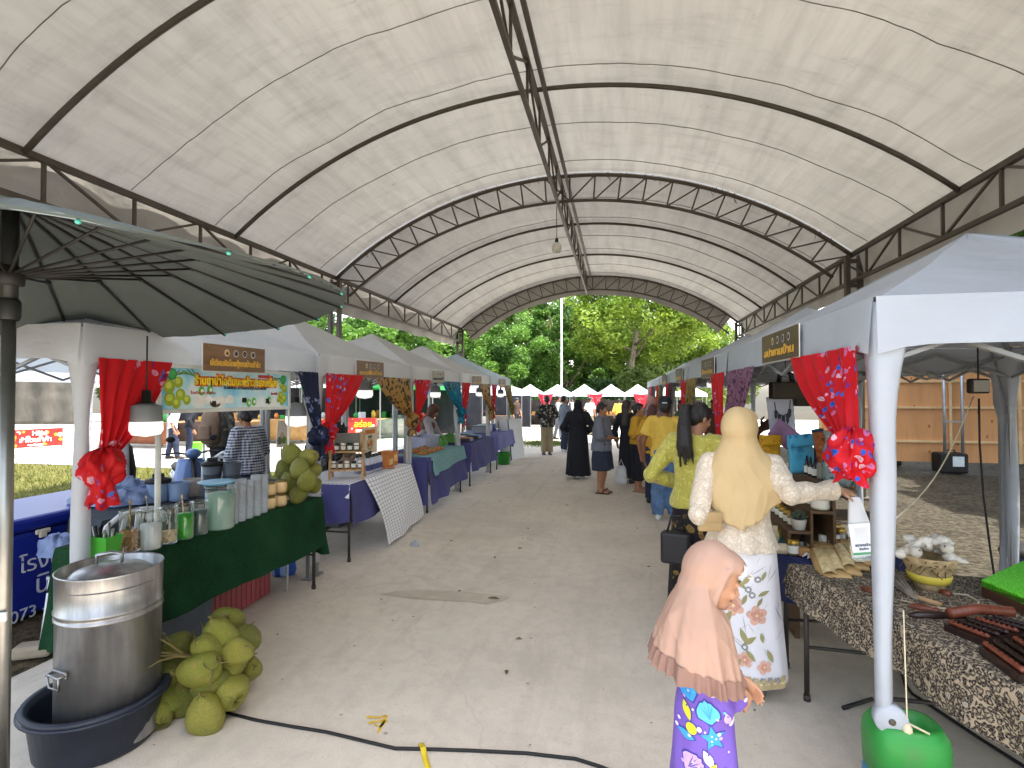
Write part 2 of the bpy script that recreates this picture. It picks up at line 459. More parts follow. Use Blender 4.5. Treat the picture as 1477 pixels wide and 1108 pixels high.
# fallen leaves and twigs lying on the slab
rg = random.Random(3); b = MB()
for i in range(300):
    x = rg.uniform(-2.6, 1.0); y = rg.uniform(1.7, 13); a = rg.uniform(0, 6.28); L = rg.uniform(.006, .028) if i % 14 else rg.uniform(.03, .07)
    b.mat(rg.choice([0, 0, 1, 2]))
    d = Vector((cos(a), sin(a), 0)); n = Vector((-sin(a), cos(a), 0)) * L * rg.uniform(.1, .4)
    o = Vector((x, y, .003)); c = o + d * L * .5 + Vector((0, 0, L * .15))
    b.add([o, c + n, o + d * L, c - n], [(0, 1, 2), (0, 2, 3)])
b.build('leaf_litter', [mat('dead_leaf', (118, 102, 78), .9), mat('pale_twig', (140, 128, 108), .9), mat('dark_bit', (88, 78, 66), .9)], kind='stuff', label='bits of dry leaf and twig scattered on the concrete aisle')

# damp stain, joint line, chalk mark
M_STAIN = mat('damp_patch', (188, 176, 159), .6, var=.12, vs=9)
b = MB(); A = PZ(545, 857); B = PZ(745, 864)
pts = [PZ(x, y, .0035) for x, y in [(548, 857), (570, 853), (620, 851), (665, 853), (705, 857), (738, 861), (728, 866), (700, 872), (680, 868), (640, 866), (590, 863)]]
b.poly(pts[::-1]); b.build('damp_stain', M_STAIN, kind='structure')

# ------------------------------------------------------------------ canopy over the aisle
XL, XR, ZE, ZA = -5.22, 3.58, 3.78, 5.38
XM = (XL + XR) / 2; _h = (XR - XL) / 2; _s = ZA - ZE
RAD = (_h * _h + _s * _s) / (2 * _s); ZC = ZA - RAD; AMAX = math.asin(_h / RAD)
def arc(t, dr=0.0):      # t in -1..1
    a = t * AMAX; return XM + (RAD + dr) * sin(a), ZC + (RAD + dr) * cos(a)
PIPES = [1.15, 3.82, 6.5, 9.2, 11.9, 14.6, 17.3]
TRUSS = [1.15, 9.2, 17.3]
def roofmat():
    k = NT('stained_canvas'); v = k.coord(rand=False)
    f = k.noise(v, .5, 8, .6)
    v2 = k.n('Mapping', {'Vector': v, 'Scale': (5, .5, 5)}).outputs[0]; g = k.noise(v2, 1.2, 7, .65)
    v3 = k.n('Mapping', {'Vector': v, 'Scale': (1, 3.2, 1)}).outputs[0]; h = k.noise(v3, 1.1, 9, .7)
    v4 = k.n('Mapping', {'Vector': v, 'Scale': (.55, 2.6, .55)}).outputs[0]; h2 = k.noise(v4, 3.1, 9, .75)
    base = lin((204, 199, 190))
    c = k.ramp(f, [(.3, tuple(x * .86 for x in base)), (.65, base)])
    c = k.mix(k.ramp(g, [(.42, (0, 0, 0)), (.8, (.55, .55, .55))]), c, lin((146, 141, 135)))
    c = k.mix(k.ramp(h, [(.50, (0, 0, 0)), (.80, (.42, .42, .42))]), c, lin((120, 114, 107)))
    c = k.mix(k.ramp(h2, [(.60, (0, 0, 0)), (.80, (.42, .42, .42))]), c, lin((98, 92, 85)))
    fl = k.n('TexVoronoi', {'Vector': v, 'Scale': 1.7}).outputs['Distance']; c = k.mix(k.mix(1.0, k.ramp(fl, [(.03, (.45,) * 3), (.16, (0, 0, 0))]), k.ramp(k.noise(v, 16, 5, .75), [(.48, (0, 0, 0)), (.6, (1, 1, 1))]), 'MULTIPLY'), c, lin((104, 98, 90)))
    k.base(c); k.set(Roughness=.6); k.b.inputs['Specular IOR Level'].default_value = .3
    k.bump(k.math('ADD', k.noise(v, 2.5, 4), k.math('MULTIPLY', k.noise(v, 30, 3), .12)), .35, .05)
    k.translucent(c, .09); return k.m
M_ROOF = roofmat()
M_STEEL = mat('brown_steel', (88, 80, 70), .55, .3, .2, 4, .1)
M_SEAM = mat('canvas_seam', (134, 126, 116), .8, bump=0, trans=.2)
canopy = T('arched_canopy', 'big arched market canopy of stained canvas over the aisle, on a brown steel truss frame', 'canopy', (XM, 9, 0))
def roof(u, w, ya=0, yb=1):
    t = -1 + 2 * w; y = ya + (yb - ya) * u
    i = max(j for j in range(len(PIPES)) if PIPES[j] <= max(y, PIPES[0])); y0 = PIPES[i]; y1 = PIPES[min(i + 1, len(PIPES) - 1)]
    q = (y - y0) / (y1 - y0) if y1 > y0 else 0
    sag = -.05 * sin(pi * min(max(q, 0), 1)) * (1 - t ** 6)
    x, z = arc(t, .03 + sag + .012 * mnoise.noise(Vector((t * 5, y * .9, 1)))); return (x, y, z)
def roofmat2():  # roof canvas copied for the far bay, its colour multiplied darker
    m = M_ROOF.copy(); m.name = 'darker_stained_canvas'; n_ = m.node_tree.nodes
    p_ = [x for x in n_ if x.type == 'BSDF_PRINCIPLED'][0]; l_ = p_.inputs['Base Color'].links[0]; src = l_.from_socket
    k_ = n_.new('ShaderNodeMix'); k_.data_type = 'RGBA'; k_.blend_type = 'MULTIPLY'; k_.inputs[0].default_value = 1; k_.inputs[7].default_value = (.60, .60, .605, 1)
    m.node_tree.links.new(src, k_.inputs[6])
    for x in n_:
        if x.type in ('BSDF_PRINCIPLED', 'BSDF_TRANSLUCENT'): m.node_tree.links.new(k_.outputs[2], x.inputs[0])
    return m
for ya, yb, nn, mm, lb_ in ((1.08, 9.21, 76, M_ROOF, None), (9.215, 17.75, 76, roofmat2(), 'darker, greyer canvas sheet of the far bay')):
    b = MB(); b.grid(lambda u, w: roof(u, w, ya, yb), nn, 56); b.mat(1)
    for i in range(len(PIPES) - 1):                      # welded seams of the canvas, two per bay
        if not (ya - .1 < PIPES[i] < yb - .2): continue
        for q in ((.4, .86) if i % 2 else (.33, .8)):
            y = PIPES[i] + (PIPES[i + 1] - PIPES[i]) * q; ln = []
            for k in range(81):
                t = -.99 + 1.98 * k / 80; yy = y + .05 * mnoise.noise(Vector((t * 6, y, 0))) + .015 * mnoise.noise(Vector((t * 25, y, 0)))
                sag = -.05 * sin(pi * q) * (1 - t ** 6); x, z = arc(t, .024 + sag + .012 * mnoise.noise(Vector((t * 5, yy * .9, 1)))); ln.append((x, yy, z))
            b.tube(ln, .0050, 4)
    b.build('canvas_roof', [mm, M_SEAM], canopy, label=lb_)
for y in PIPES:
    if y in TRUSS: continue
    b = MB(); b.tube([(arc(-1 + 2 * k / 40, -.02)[0], y, arc(-1 + 2 * k / 40, -.02)[1]) for k in range(41)], .028, 8); b.build('roof_hoop', M_STEEL, canopy)
for y in TRUSS:
    b = MB(); N_ = 22
    for dr, r in ((-.03, .032), (-.46, .028)):
        b.tube([(arc(-1 + 2 * k / 44, dr)[0], y, arc(-1 + 2 * k / 44, dr)[1]) for k in range(45)], r, 8)
    for k in range(N_ + 1):
        t = -1 + 2 * k / N_
        if k % 1 == 0 and 0 < k < N_:
            p = arc(t, -.03); q = arc(t, -.46); b.bar((p[0], y, p[1]), (q[0], y, q[1]), .026)
        if k < N_:
            t2 = -1 + 2 * (k + 1) / N_
            if t < -.01: p = arc(t, -.03); q = arc(t2, -.46)
            else: p = arc(t2, -.03); q = arc(t, -.46)
            b.bar((p[0], y, p[1]), (q[0], y, q[1]), .022)
    rt = random.Random(int(y * 10))
    for k in range(46):
        t = rt.uniform(-.95, .95); p = arc(t, -.02); d = rt.uniform(.03, .12); b.tube([(p[0], y - .04, p[1] + .03), (p[0] + rt.uniform(-.03, .03), y, p[1] - d * .4), (p[0] + rt.uniform(-.05, .05), y + .04, p[1] - d)], .0045, 4)
    b.build('arch_truss', M_STEEL, canopy)
y0, y1 = 1.15, 17.3
def ytruss(name, fx, top, bot, step, lean=0.0, second=False):
    b = MB(); b.bar((fx, y0, top), (fx, y1, top), .06)
    if second: b.bar((fx + .12, y0, top), (fx + .12, y1, top), .05)
    b.bar((fx + lean, y0, bot), (fx + lean, y1, bot), .05)
    n = int((y1 - y0) / step)
    for k in range(n + 1):
        y = y0 + (y1 - y0) * k / n
        b.bar((fx, y, top), (fx + lean, y, bot), .03)
        if k < n:
            yn = y0 + (y1 - y0) * (k + 1) / n
            if k % 2: b.bar((fx, y, top), (fx + lean, yn, bot), .026)
            else: b.bar((fx + lean, y, bot), (fx, yn, top), .026)
    b.build(name, M_STEEL, canopy)
ytruss('ridge_truss', -1.0, ZA - .04, ZA - .56, .9, second=True)
ytruss('eave_truss', XL, ZE, ZE - .42, .9)
ytruss('eave_truss', XR, ZE, ZE - .42, .9)
M_SKIRT = mat('eave_canvas', (176, 170, 161), .7, var=.15, vs=1.2, bump=.3, bs=6, bd=.03, trans=.04, dirt=(140, 132, 122), ds=2)
for x, s in ((XL - .05, -1), (XR + .05, 1)):
    b = MB(); b.grid(lambda u, w: (x + s * (.04 * sin(u * 90) * w + .12 * w), y0 - .05 + (y1 - y0 + .1) * u, ZE + .03 - .62 * w + .02 * sin(u * 55) * w), 120, 4)
    b.build('eave_skirt', M_SKIRT, canopy)
b = MB()
b.grid(lambda u, w: (arc(-.985 + 1.93 * u, .02 - .62 * w)[0], 17.42 + .03 * sin(u * 40) * w, arc(-.985 + 1.93 * u, .02 - .62 * w - .02 * sin(u * 25))[1]), 60, 4)
b.build('gable_skirt', M_SKIRT, canopy)
for y in TRUSS:
    for x, s in ((XL, -1), (XR, 1)):
        b = MB()
        for dx in (-.09, .09): b.box((x + dx, y, (ZE - .02) / 2), (.07, .09, ZE - .02), ch=.006)
        for k in range(10): b.box((x, y, .25 + k * .38), (.12, .05, .06))
        b.box((x, y, .012), (.36, .3, .024)); b.build('post', M_STEEL, canopy)

# bulb hanging under the ridge
b0 = PY(803, 355, 9.3); bulb = T('hanging_bulb', 'lone round bulb hanging on a wire from the ridge of the arched canopy', 'bulb', b0)
b = MB(); b.tube([(b0.x, b0.y, b0.z + .11), (b0.x, b0.y, ZA - .5)], .006, 6); b.build('wire', mat('black_rubber', (28, 27, 27), .6), bulb)
b = MB(); b.lathe([(.0, .14), (.028, .13), (.03, .06)], b0, 12); b.build('socket', MATS['black_rubber'], bulb)
b = MB(); b.lathe([(.03, .06), (.075, .02), (.085, -.06), (.06, -.12), (0, -.135)], b0, 16); b.build('globe', mat('milk_bulb', (235, 232, 222), .25, var=0, bump=0, trans=.4), bulb)

# ------------------------------------------------------------------ stall tents
def tentmat(name, col, fac=.25):
    k = NT(name); v = k.coord()
    f = k.noise(v, 1.2, 5); c = k.ramp(f, [(.3, tuple(x * .88 for x in lin(col))), (.7, lin(col))])
    c = k.mix(k.ramp(k.noise(v, 4, 8, .7), [(.6, (0, 0, 0)), (.8, (.28, .28, .28))]), c, lin((140, 134, 124)))
    k.base(c); k.set(Roughness=.45); k.b.inputs['Specular IOR Level'].default_value = .4
    wv = k.n('Mapping', {'Vector': v, 'Scale': (1, 1, 2.4)}).outputs[0]
    k.bump(k.math('ADD', k.noise(wv, 3.2, 4, .5), k.math('MULTIPLY', k.noise(v, 1.7, 3), 1.5)), .38, .04)
    k.translucent(c, fac); return k.m
M_TENT = tentmat('white_tent_canvas', (238, 243, 250), .55); M_TENTR = tentmat('dimmed_tent_canvas', (182, 189, 199), .16)  # same canvas: left colour raised against shade, right lowered against open-sky light
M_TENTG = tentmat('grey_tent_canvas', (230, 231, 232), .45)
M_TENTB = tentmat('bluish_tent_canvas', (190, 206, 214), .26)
M_POLE = mat('grey_tent_pole', (150, 152, 154), .4, .6, .1)
S_T = 2.10; EAVE, PEAK, VAL = 1.97, 2.52, .175
def make_tent(label, group, canvas, loc, detail=True, s=S_T, sleeves=True, sy_=None, near=False):
    t = T('market_tent', label, 'tent', loc, group); L = Vector(loc); h = s / 2; hy = (sy_ or s) / 2
    b = MB()
    def rf(q):
        def fn(u, w):                                   # w: eave -> peak, u: along the eave
            a = -1 + 2 * u; k = 1 - w
            z = EAVE + (PEAK - EAVE) * (w ** 1.12) - .04 * sin(pi * w) * (1 - a * a) + .012 * mnoise.noise(Vector((a * 3 + q * 9, w * 4, loc[1])))
            x, y = a * k, -k
            for _ in range(q): x, y = -y, x
            return (L.x + x * h, L.y + y * hy, L.z + z)
        return fn
    for q in range(4): b.grid(rf(q), 14, 12)
    b.build('roof', canvas, t)
    b = MB()
    for q in range(4):
        def vf(u, w, q=q):
            a = -1 + 2 * u; x, y = a, -1 - (.006 + .012 * w * (1 + .8 * sin(a * 9 + q * 2))) / h
            cut = VAL + .035 * (max(0, abs(a) - .80) / .20) ** 2 * w ** 2
            z = EAVE - w * (VAL if abs(a) < .8 else cut) 
            for _ in range(q): x, y = -y, x
            return (L.x + x * h, L.y + y * hy, L.z + z)
        b.grid(vf, 24, 4)
    b.build('valance', canvas, t)
    for sx, sy in ((-1, -1), (1, -1), (1, 1), (-1, 1)):
        cx, cy = L.x + sx * (h - .035), L.y + sy * (hy - .035)
        b = MB(); b.box((cx, cy, L.z + EAVE / 2), (.035, .035, EAVE), ch=.004)
        b.box((cx, cy, L.z + .008), (.09, .09, .016)); lg = b.build('leg', M_POLE, t)
        if sleeves:
            b = MB(); rr = []
            for k in range(19):
                zb = .44 if near and sx < 0 and sy < 0 else .12; z = zb + (EAVE - .02 - zb) * k / 18; f = max(0, (z - 1.42) / (EAVE - 1.42)); wd = .030 + .006 * sin(z * 4 + sx + loc[1]) * (1 - f) + .050 * f ** 1.8
                # outer faces stay flush with the valance, the inner side flares into the corner gusset
                ox, oy = L.x + sx * (h + .004), L.y + sy * (hy + .004); dx, dy = -sx * wd * 2, -sy * wd * 2; c = .014
                wob = .008 * sin(z * 7 + sy * 2)
                ring = [(ox - sx * c, oy), (ox + dx + sx * c, oy), (ox + dx, oy - sy * c), (ox + dx + wob, oy + dy * .55), (ox + dx * .8, oy + dy * .8), (ox + dx * .55, oy + dy + wob), (ox - sx * c, oy + dy), (ox, oy + dy + sy * c), (ox, oy - sy * c)]
                if f > .02:   # become an L: the middle of the inner side hugs the corner
                    ring[3] = (ox + dx * 1.0, oy - sy * .05 * 1.0, ); ring[4] = (ox - sx * .075, oy - sy * .075); ring[5] = (ox - sx * .05, oy + dy)
                    e = min(1, f / .12)
                    o3, o4, o5 = (ox + dx, oy + dy * .55), (ox + dx * .8, oy + dy * .8), (ox + dx * .55, oy + dy)
                    ring[3] = tuple(o3[i] * (1 - e) + ring[3][i] * e for i in (0, 1)); ring[4] = tuple(o4[i] * (1 - e) + ring[4][i] * e for i in (0, 1)); ring[5] = tuple(o5[i] * (1 - e) + ring[5][i] * e for i in (0, 1))
                rr.append([(x, y, L.z + z) for x, y in ring])
            b.rings(rr, caps=True); b.build('leg_sleeve', canvas, lg)
            if near and sx < 0 and sy < 0:
                b = MB(); o_ = (L.x + sx * h + .036, L.y + sy * hy + .0, L.z + .455); b.lathe([(0, .014), (.048, .012), (.054, .004), (.054, -.03), (0, -.03)], (0, 0, 0), 22, X=facing((o_[0], o_[1], o_[2]), (-.15, -1, 0))); b.build('foot_plate', canvas, lg)
                b = MB(); b.lathe([(0, .022), (.009, .021), (.012, .014)], (0, 0, 0), 10, X=facing(o_, (-.15, -1, 0))); b.build('bolt', MATS['brown_steel'], lg)
    if detail:
        b = MB()
        for q in range(4):
            M_ = Matrix.Translation(L) @ Matrix.Diagonal((1, hy / h, 1, 1)) @ Matrix.Rotation(q * pi / 2, 4, 'Z'); hh = h - .04; n = 4
            for k in range(n):
                x0 = -hh + 2 * hh * k / n; x1 = -hh + 2 * hh * (k + 1) / n
                b.bar((x0, -hh, EAVE - .06), (x1, -hh + .012, EAVE - .24), .016, X=M_); b.bar((x0, -hh + .012, EAVE - .24), (x1, -hh, EAVE - .06), .016, X=M_)
            b.bar((-hh, -hh, EAVE - .05), (0, 0, PEAK - .22), .018, X=M_)
        b.box((L.x, L.y, L.z + PEAK - .22), (.05, .05, .36)); b.build('frame', M_POLE, t)
    return t
LX, RX = -2.62, 0.91             # aisle-side leg lines of the two rows
LY = [2.20 + 2.15 * i for i in range(6)]
RW, RD = 2.04, 2.62
RY = [2.16 + 2.65 * i for i in range(7)]
left_names = ['behind the green-cloth coconut stall', 'over the checked-cloth table', 'above the teal-cloth table', 'third before the far end of the left row', 'x']
for i in range(5):
    lb = ('white market tent %s, left row' % left_names[i]) if i else 'white market tent over the green-cloth coconut stall, left row'
    if i == 4: lb = 'pale bluish market tent beside the white panels, last of the left row'
    if i == 3: lb = 'white market tent next before the bluish end tent, left row'
    make_tent(lb, 'stall tents of the left row', [M_TENT, M_TENTG, M_TENTG, M_TENTG, M_TENTB][i], (LX - S_T / 2, LY[i] + S_T / 2, 0), i < 3)
rl = ['white market tent nearest the camera on the right, over the batik table', 'white market tent second in the right row, right behind the ponytailed woman', 'white market tent third in the right row, with gold and red curtains', 'white market tent fourth in the right row', 'white market tent fifth in the right row', 'white market tent second from the far end of the right row', 'white market tent at the far end of the right row']
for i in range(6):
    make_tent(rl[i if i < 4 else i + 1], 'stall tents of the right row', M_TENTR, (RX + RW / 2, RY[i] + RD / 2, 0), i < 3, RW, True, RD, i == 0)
# an outer tent at the left edge, whose roof shows beyond the coconut stall
make_tent('white market tent half hidden behind the parasol at the left edge', 'stall tents of the left row', M_TENT, (-7.9, 6.9, 0), False)

# ------------------------------------------------------------------ far row of tents across the yard
FY = 31.0
for i in range(8):
    p = PY(720 + 40.3 * i, 567, FY)
    t = make_tent(['first', 'second', 'third', 'fourth', 'fifth', 'sixth', 'seventh', 'eighth'][i] + ' white tent from the left in the far row across the yard', 'far row of tents across the yard', M_TENT, (p.x, FY + 1.0 + .15 * i, gz(FY)), False, s=1.68, sleeves=False)

for i in range(8):
    p = PY(720 + 40.3 * i, 567, FY); c = Vector((p.x, FY + 1.0 + .15 * i, gz(FY))); nm = ['first', 'second', 'third', 'fourth', 'fifth', 'sixth', 'seventh', 'eighth'][i]
    t = T('far_stall', 'stall counter and dark backing under the %s far tent from the left' % nm, 'stall', c, 'stalls under the far row of tents'); rk = random.Random(90 + i)
    b = MB(); b.grid(lambda u, w: c + Vector((-.8 + 1.6 * u, .80 + .02 * sin(u * 20), .02 + 1.55 * w)), 14, 3, th=.01); b.build('backing', mat('far_backing', (52, 44, 40), .9, var=.4, vs=3), t)
    b = MB(); b.box(c + Vector((0, -.3, .70)), (1.4, .5, .04)); b.build('counter_top', mat('far_counter', (150, 116, 78), .7, var=.3), t)
    for k in range(5): b = MB(); s = rk.uniform(.12, .3); b.box(c + Vector((-.55 + .27 * k, -.3, .72 + s / 2)), (.18, .2, s), ch=.02); b.build('goods', mat('far_goods_%s' % ['red', 'cream', 'green', 'orange', 'grey'][rk.randrange(5)], [(170, 52, 44), (206, 196, 170), (80, 130, 70), (206, 140, 60), (120, 120, 124)][rk.randrange(5)], .6), t)
    if i in (1, 3, 5, 7):
        q = PY([0, 787, 0, 858, 0, 925, 0, 960][i], 569, c.y - .92); b = MB(); b.grid(lambda u, w: q + Vector(((u - .5) * .95 * (1 - w * .8) , .02 * sin(u * 18), .04 - (.95 * w + .05 * sin(u * pi)))), 18, 10); b.build('far_drape', floral('pink_red_far_cotton', (214, 54, 66), [(232, 150, 160), (150, 40, 80)], 12, .4), label='red and pink drape tied to a point under the %s far tent' % nm, cat='curtain', group='red drapes of the far tents')
# ================================================================== TREES
def leafmat(name, dark, light, trans=.35):
    k = NT(name); v = k.coord()
    f = k.noise(v, .55, 3); g = k.noise(v, 7, 2)
    h = k.math('ADD', k.math('MULTIPLY', f, .65), k.math('MULTIPLY', g, .35))
    c = k.ramp(h, [(.36, lin(dark)), (.62, lin(light))]); k.base(c); k.set(Roughness=.5)
    k.b.inputs['Specular IOR Level'].default_value = .35; k.translucent(c, trans); return k.m
M_LF = {'mid': leafmat('leaf_mid_green', (50, 84, 34), (112, 152, 60)), 'yel': leafmat('leaf_yellow_green', (74, 106, 34), (150, 172, 60)),
        'dark': leafmat('leaf_dark_green', (30, 52, 26), (66, 98, 44)), 'olive': leafmat('leaf_olive', (64, 82, 36), (118, 136, 60))}
M_BARK = mat('bark', (128, 116, 100), .9, var=.35, vs=3, bump=.6, bs=12, bd=.03)
M_BARKD = mat('dark_bark', (76, 68, 58), .9, var=.35, vs=3, bump=.6, bs=12, bd=.03)
def leaves_mesh(name, clumps, per, size, m, seed, droop=0.0, spread=1.0, narrow=.5):
    r = np.random.default_rng(seed); C = np.repeat(np.array([c[:3] for c in clumps]), per, 0); R = np.repeat(np.array([c[3] for c in clumps]), per)
    n = len(C); d = r.normal(size=(n, 3)); d /= np.linalg.norm(d, axis=1)[:, None]
    rad = R * (r.uniform(.25, 1, n) ** .5) * spread; p = C + d * rad[:, None] * np.array([1, 1, .75])
    a = r.normal(size=(n, 3)); a[:, 2] = a[:, 2] * .6 - droop; a /= np.linalg.norm(a, axis=1)[:, None]
    q = r.normal(size=(n, 3)); q -= a * (q * a).sum(1)[:, None]; q /= np.linalg.norm(q, axis=1)[:, None]
    s = size * r.uniform(.6, 1.3, n)[:, None]; a *= s; q *= s * narrow
    up = np.cross(a, q); up /= np.linalg.norm(up, axis=1)[:, None]; up *= s * .12
    V = np.stack([p - a, p + q - up, p + a, p - q - up], 1).reshape(-1, 3)
    me = bpy.data.meshes.new(name); me.vertices.add(len(V)); me.vertices.foreach_set('co', V.astype(np.float32).ravel())
    me.loops.add(n * 4); me.polygons.add(n); me.loops.foreach_set('vertex_index', np.arange(n * 4, dtype=np.int32))
    me.polygons.foreach_set('loop_start', np.arange(0, n * 4, 4, dtype=np.int32)); me.update(calc_edges=True); me.validate()
    me.materials.append(m); return me
def tree(label, loc, h, w, kind, seed, trunk_h=.35, n_clump=60, per=120, leaf=.2, droop=.15, bark=None, group=None, lean=0.0, shape='round', name='broadleaf_tree'):
    r = random.Random(seed); t = T(name, label, 'tree', loc, group); L = Vector(loc)
    cl = []; tries = 0
    while len(cl) < n_clump and tries < 5000:
        tries += 1
        x, y, z = r.uniform(-1, 1), r.uniform(-1, 1), r.uniform(0, 1)
        k = {'round': sqrt(max(0, 1 - (2 * z - 1) ** 2 * .85)), 'cone': (1 - z) ** .6 * 1.0, 'vase': .45 + .6 * z if z < .8 else 1.0 * (1 - z) * 4.6}[shape]
        q = sqrt(x * x + y * y)
        if q > k or q < k * .35: continue
        if mnoise.noise(Vector((x * 1.6 + seed, y * 1.6, z * 2.6))) < -.18: continue
        cl.append((L.x + lean * z + x * w / 2, L.y + y * w / 2, L.z + h * (trunk_h + (1 - trunk_h) * z) - .4, w * .085 * r.uniform(.7, 1.5)))
    link('crown', leaves_mesh('crown', cl, per, leaf, M_LF[kind], seed, droop), t)
    b = MB(); top = L + Vector((lean * .5, 0, h * (trunk_h + .18))); tr = max(.09, h * .021)
    mid = (L + top) / 2 + Vector((r.uniform(-.2, .2), 0, 0))
    b.tube([L + Vector((0, 0, -.3)), L + Vector((0, 0, .3)), mid, top], [tr * 1.5, tr, tr * .85, tr * .5], 9)
    for c in r.sample(cl, min(9, len(cl))):
        c = Vector(c[:3]); s = vlerp(mid, top, r.uniform(.1, 1)); m = (s + c) / 2 + Vector((0, 0, -.25))
        b.tube([s, m, c], [tr * .42, tr * .26, tr * .1], 6)
    b.build('trunk', bark or M_BARK, t); return t
TY = 44.0
def at(px, y, py=567): p = PY(px, py, y); return (p.x, y, gz(y))
tree('tall yellow-green tree with a pale forked trunk behind the far tents', at(905, 40), 12.5, 10.5, 'yel', 11, .40, 100, 300, .15, .25, lean=1.5)
tree('dense bushy mid-green tree left of the white flagpole', at(742, 41), 8.2, 7.6, 'mid', 12, .12, 120, 320, .11, .1)
tree('dark narrow tree hung with creepers behind the flagpole', at(818, 46), 12.5, 6.5, 'mid', 13, .1, 110, 260, .13, .4)
tree('drooping bright green tree right of the forked trunk', at(985, 47), 10.4, 8.5, 'yel', 14, .1, 120, 300, .125, .6)
tree('dark green tree filling the gap behind the forked trunk', at(930, 52), 12, 12, 'mid', 15, .08, 110, 240, .17, .2)
tree('tall tree whose crown touches the canopy edge left of the flagpole', at(700, 50), 12.5, 11, 'mid', 16, .2, 110, 180, .2, .2)
tree('tall tree behind the dense bushy one', at(765, 54), 13.5, 10, 'olive', 17, .2, 100, 170, .22, .2)
tree('tall dark tree far behind the flagpole', at(850, 57), 14, 12, 'mid', 18, .15, 110, 170, .24, .2)
tree('small grey-green treetop above the right row of tents', at(1040, 60), 8.4, 8, 'olive', 19, .25, 60, 150, .2, .2)
tree('broad mid-green tree behind the second left tent', at(560, 34), 8.6, 9, 'mid', 20, .15, 110, 190, .17, .2)
tree('broad yellow-green tree behind the peak of the second left tent', at(480, 30), 8.2, 8, 'mid', 21, .2, 100, 190, .17, .2)
tree('leafy tree behind the third left tent', at(620, 40), 9.4, 8, 'mid', 22, .15, 100, 180, .18, .3)
tree('dark tree far behind the left row', at(400, 36), 9.5, 11, 'dark', 23, .15, 90, 150, .22, .2)
tree('dark tree at the far left behind the stalls', at(250, 34), 9, 11, 'dark', 24, .15, 90, 150, .22, .2)
tree('dark backing tree between the left trees', at(590, 52), 13, 14, 'dark', 25, .08, 110, 150, .28, .2)
tree('thick low shrubbery under the dense bushy tree', at(690, 37), 3.6, 6, 'mid', 26, .05, 60, 150, .14, .2, name='shrub')
tree('thick low shrubbery right of the forked trunk', at(960, 38), 4.4, 7, 'olive', 27, .05, 70, 150, .14, .3, name='shrub')
tree('thick low shrubbery behind the flagpole foot', at(850, 37), 3.2, 7, 'dark', 28, .05, 60, 150, .14, .2, name='shrub')
# out-of-view trees added right of the plywood screen to shade that side
for i, (x, y, h) in enumerate(((12.5, 2.5, 12), (13.5, 9, 13), (12.5, 15.5, 12), (11.5, -4.5, 12))):
    tree(['first', 'second', 'third', 'nearest'][i] + ' of the unseen trees added right of the plywood screen for shade', (x, y, 0), h, 11, 'mid', 40 + i, .25, 90, 80, .55, .2, group='unseen trees added for shade')
# bare twiggy bush by the flagpole
p = Vector(at(835, 35.5)); t = T('bare_shrub', 'bare grey twiggy bush beside the white flagpole', 'shrub', p); b = MB(); r = random.Random(5)
for i in range(46):
    a = r.uniform(0, 6.28); q = p + Vector((r.uniform(-.4, .4), 0, 0)); pts = [q]
    d = Vector((cos(a) * .5, sin(a) * .2, 1)).normalized()
    for k in range(5): q = q + d * r.uniform(.35, .6); d = (d + Vector((r.uniform(-.6, .6), r.uniform(-.4, .4), r.uniform(-.35, .1)))).normalized(); pts.append(q)
    b.tube(pts, [.03, .024, .02, .014, .01, .006], 4)
b.build('twigs', mat('grey_twig', (150, 142, 130), .9), t)
# banana plants
def banana(label, loc, h, seed):
    r = random.Random(seed); L = Vector(loc); t = T('banana_plant', label, 'plant', loc)
    b = MB(); b.tube([L, L + Vector((0, 0, h * .55))], [.14, .09], 8); b.build('stem', mat('banana_stem', (130, 140, 84), .7), t)
    for i in range(8):
        a = r.uniform(0, 6.28); e = r.uniform(.5, 1.15); Ln = h * .6; b = MB()
        def fn(u, w, a=a, e=e):
            s = u * Ln; x = s * cos(e) + .12 * u * u * Ln; z = s * sin(e) - .55 * u * u * Ln * .7; wd = .22 * sin(pi * min(1, u * .93 + .06)) * (w * 2 - 1)
            return L + Vector((cos(a) * x - sin(a) * wd, sin(a) * x + cos(a) * wd, h * .52 + z + abs(w - .5) * .12))
        b.grid(fn, 12, 4); b.build('leaf', M_LF['yel'], t)
banana('banana plant with big torn leaves left of the dense bushy tree', at(682, 36), 4.6, 3)
banana('smaller banana plant behind the last left tents', at(660, 35), 3.8, 4)
# flagpole
p = Vector(at(810, 33)); t = T('flagpole', 'tall thin white flagpole in front of the trees', 'pole', p)
b = MB(); b.tube([p, p + Vector((0, 0, 9.6))], [.075, .045], 10); b.build('shaft', mat('pole_white', (226, 226, 222), .5), t)
b = MB(); b.lathe([(.16, 0), (.16, .25), (.1, .3), (0, .3)], p, 12); b.build('foot', mat('foot_concrete', (170, 166, 158), .8), t)
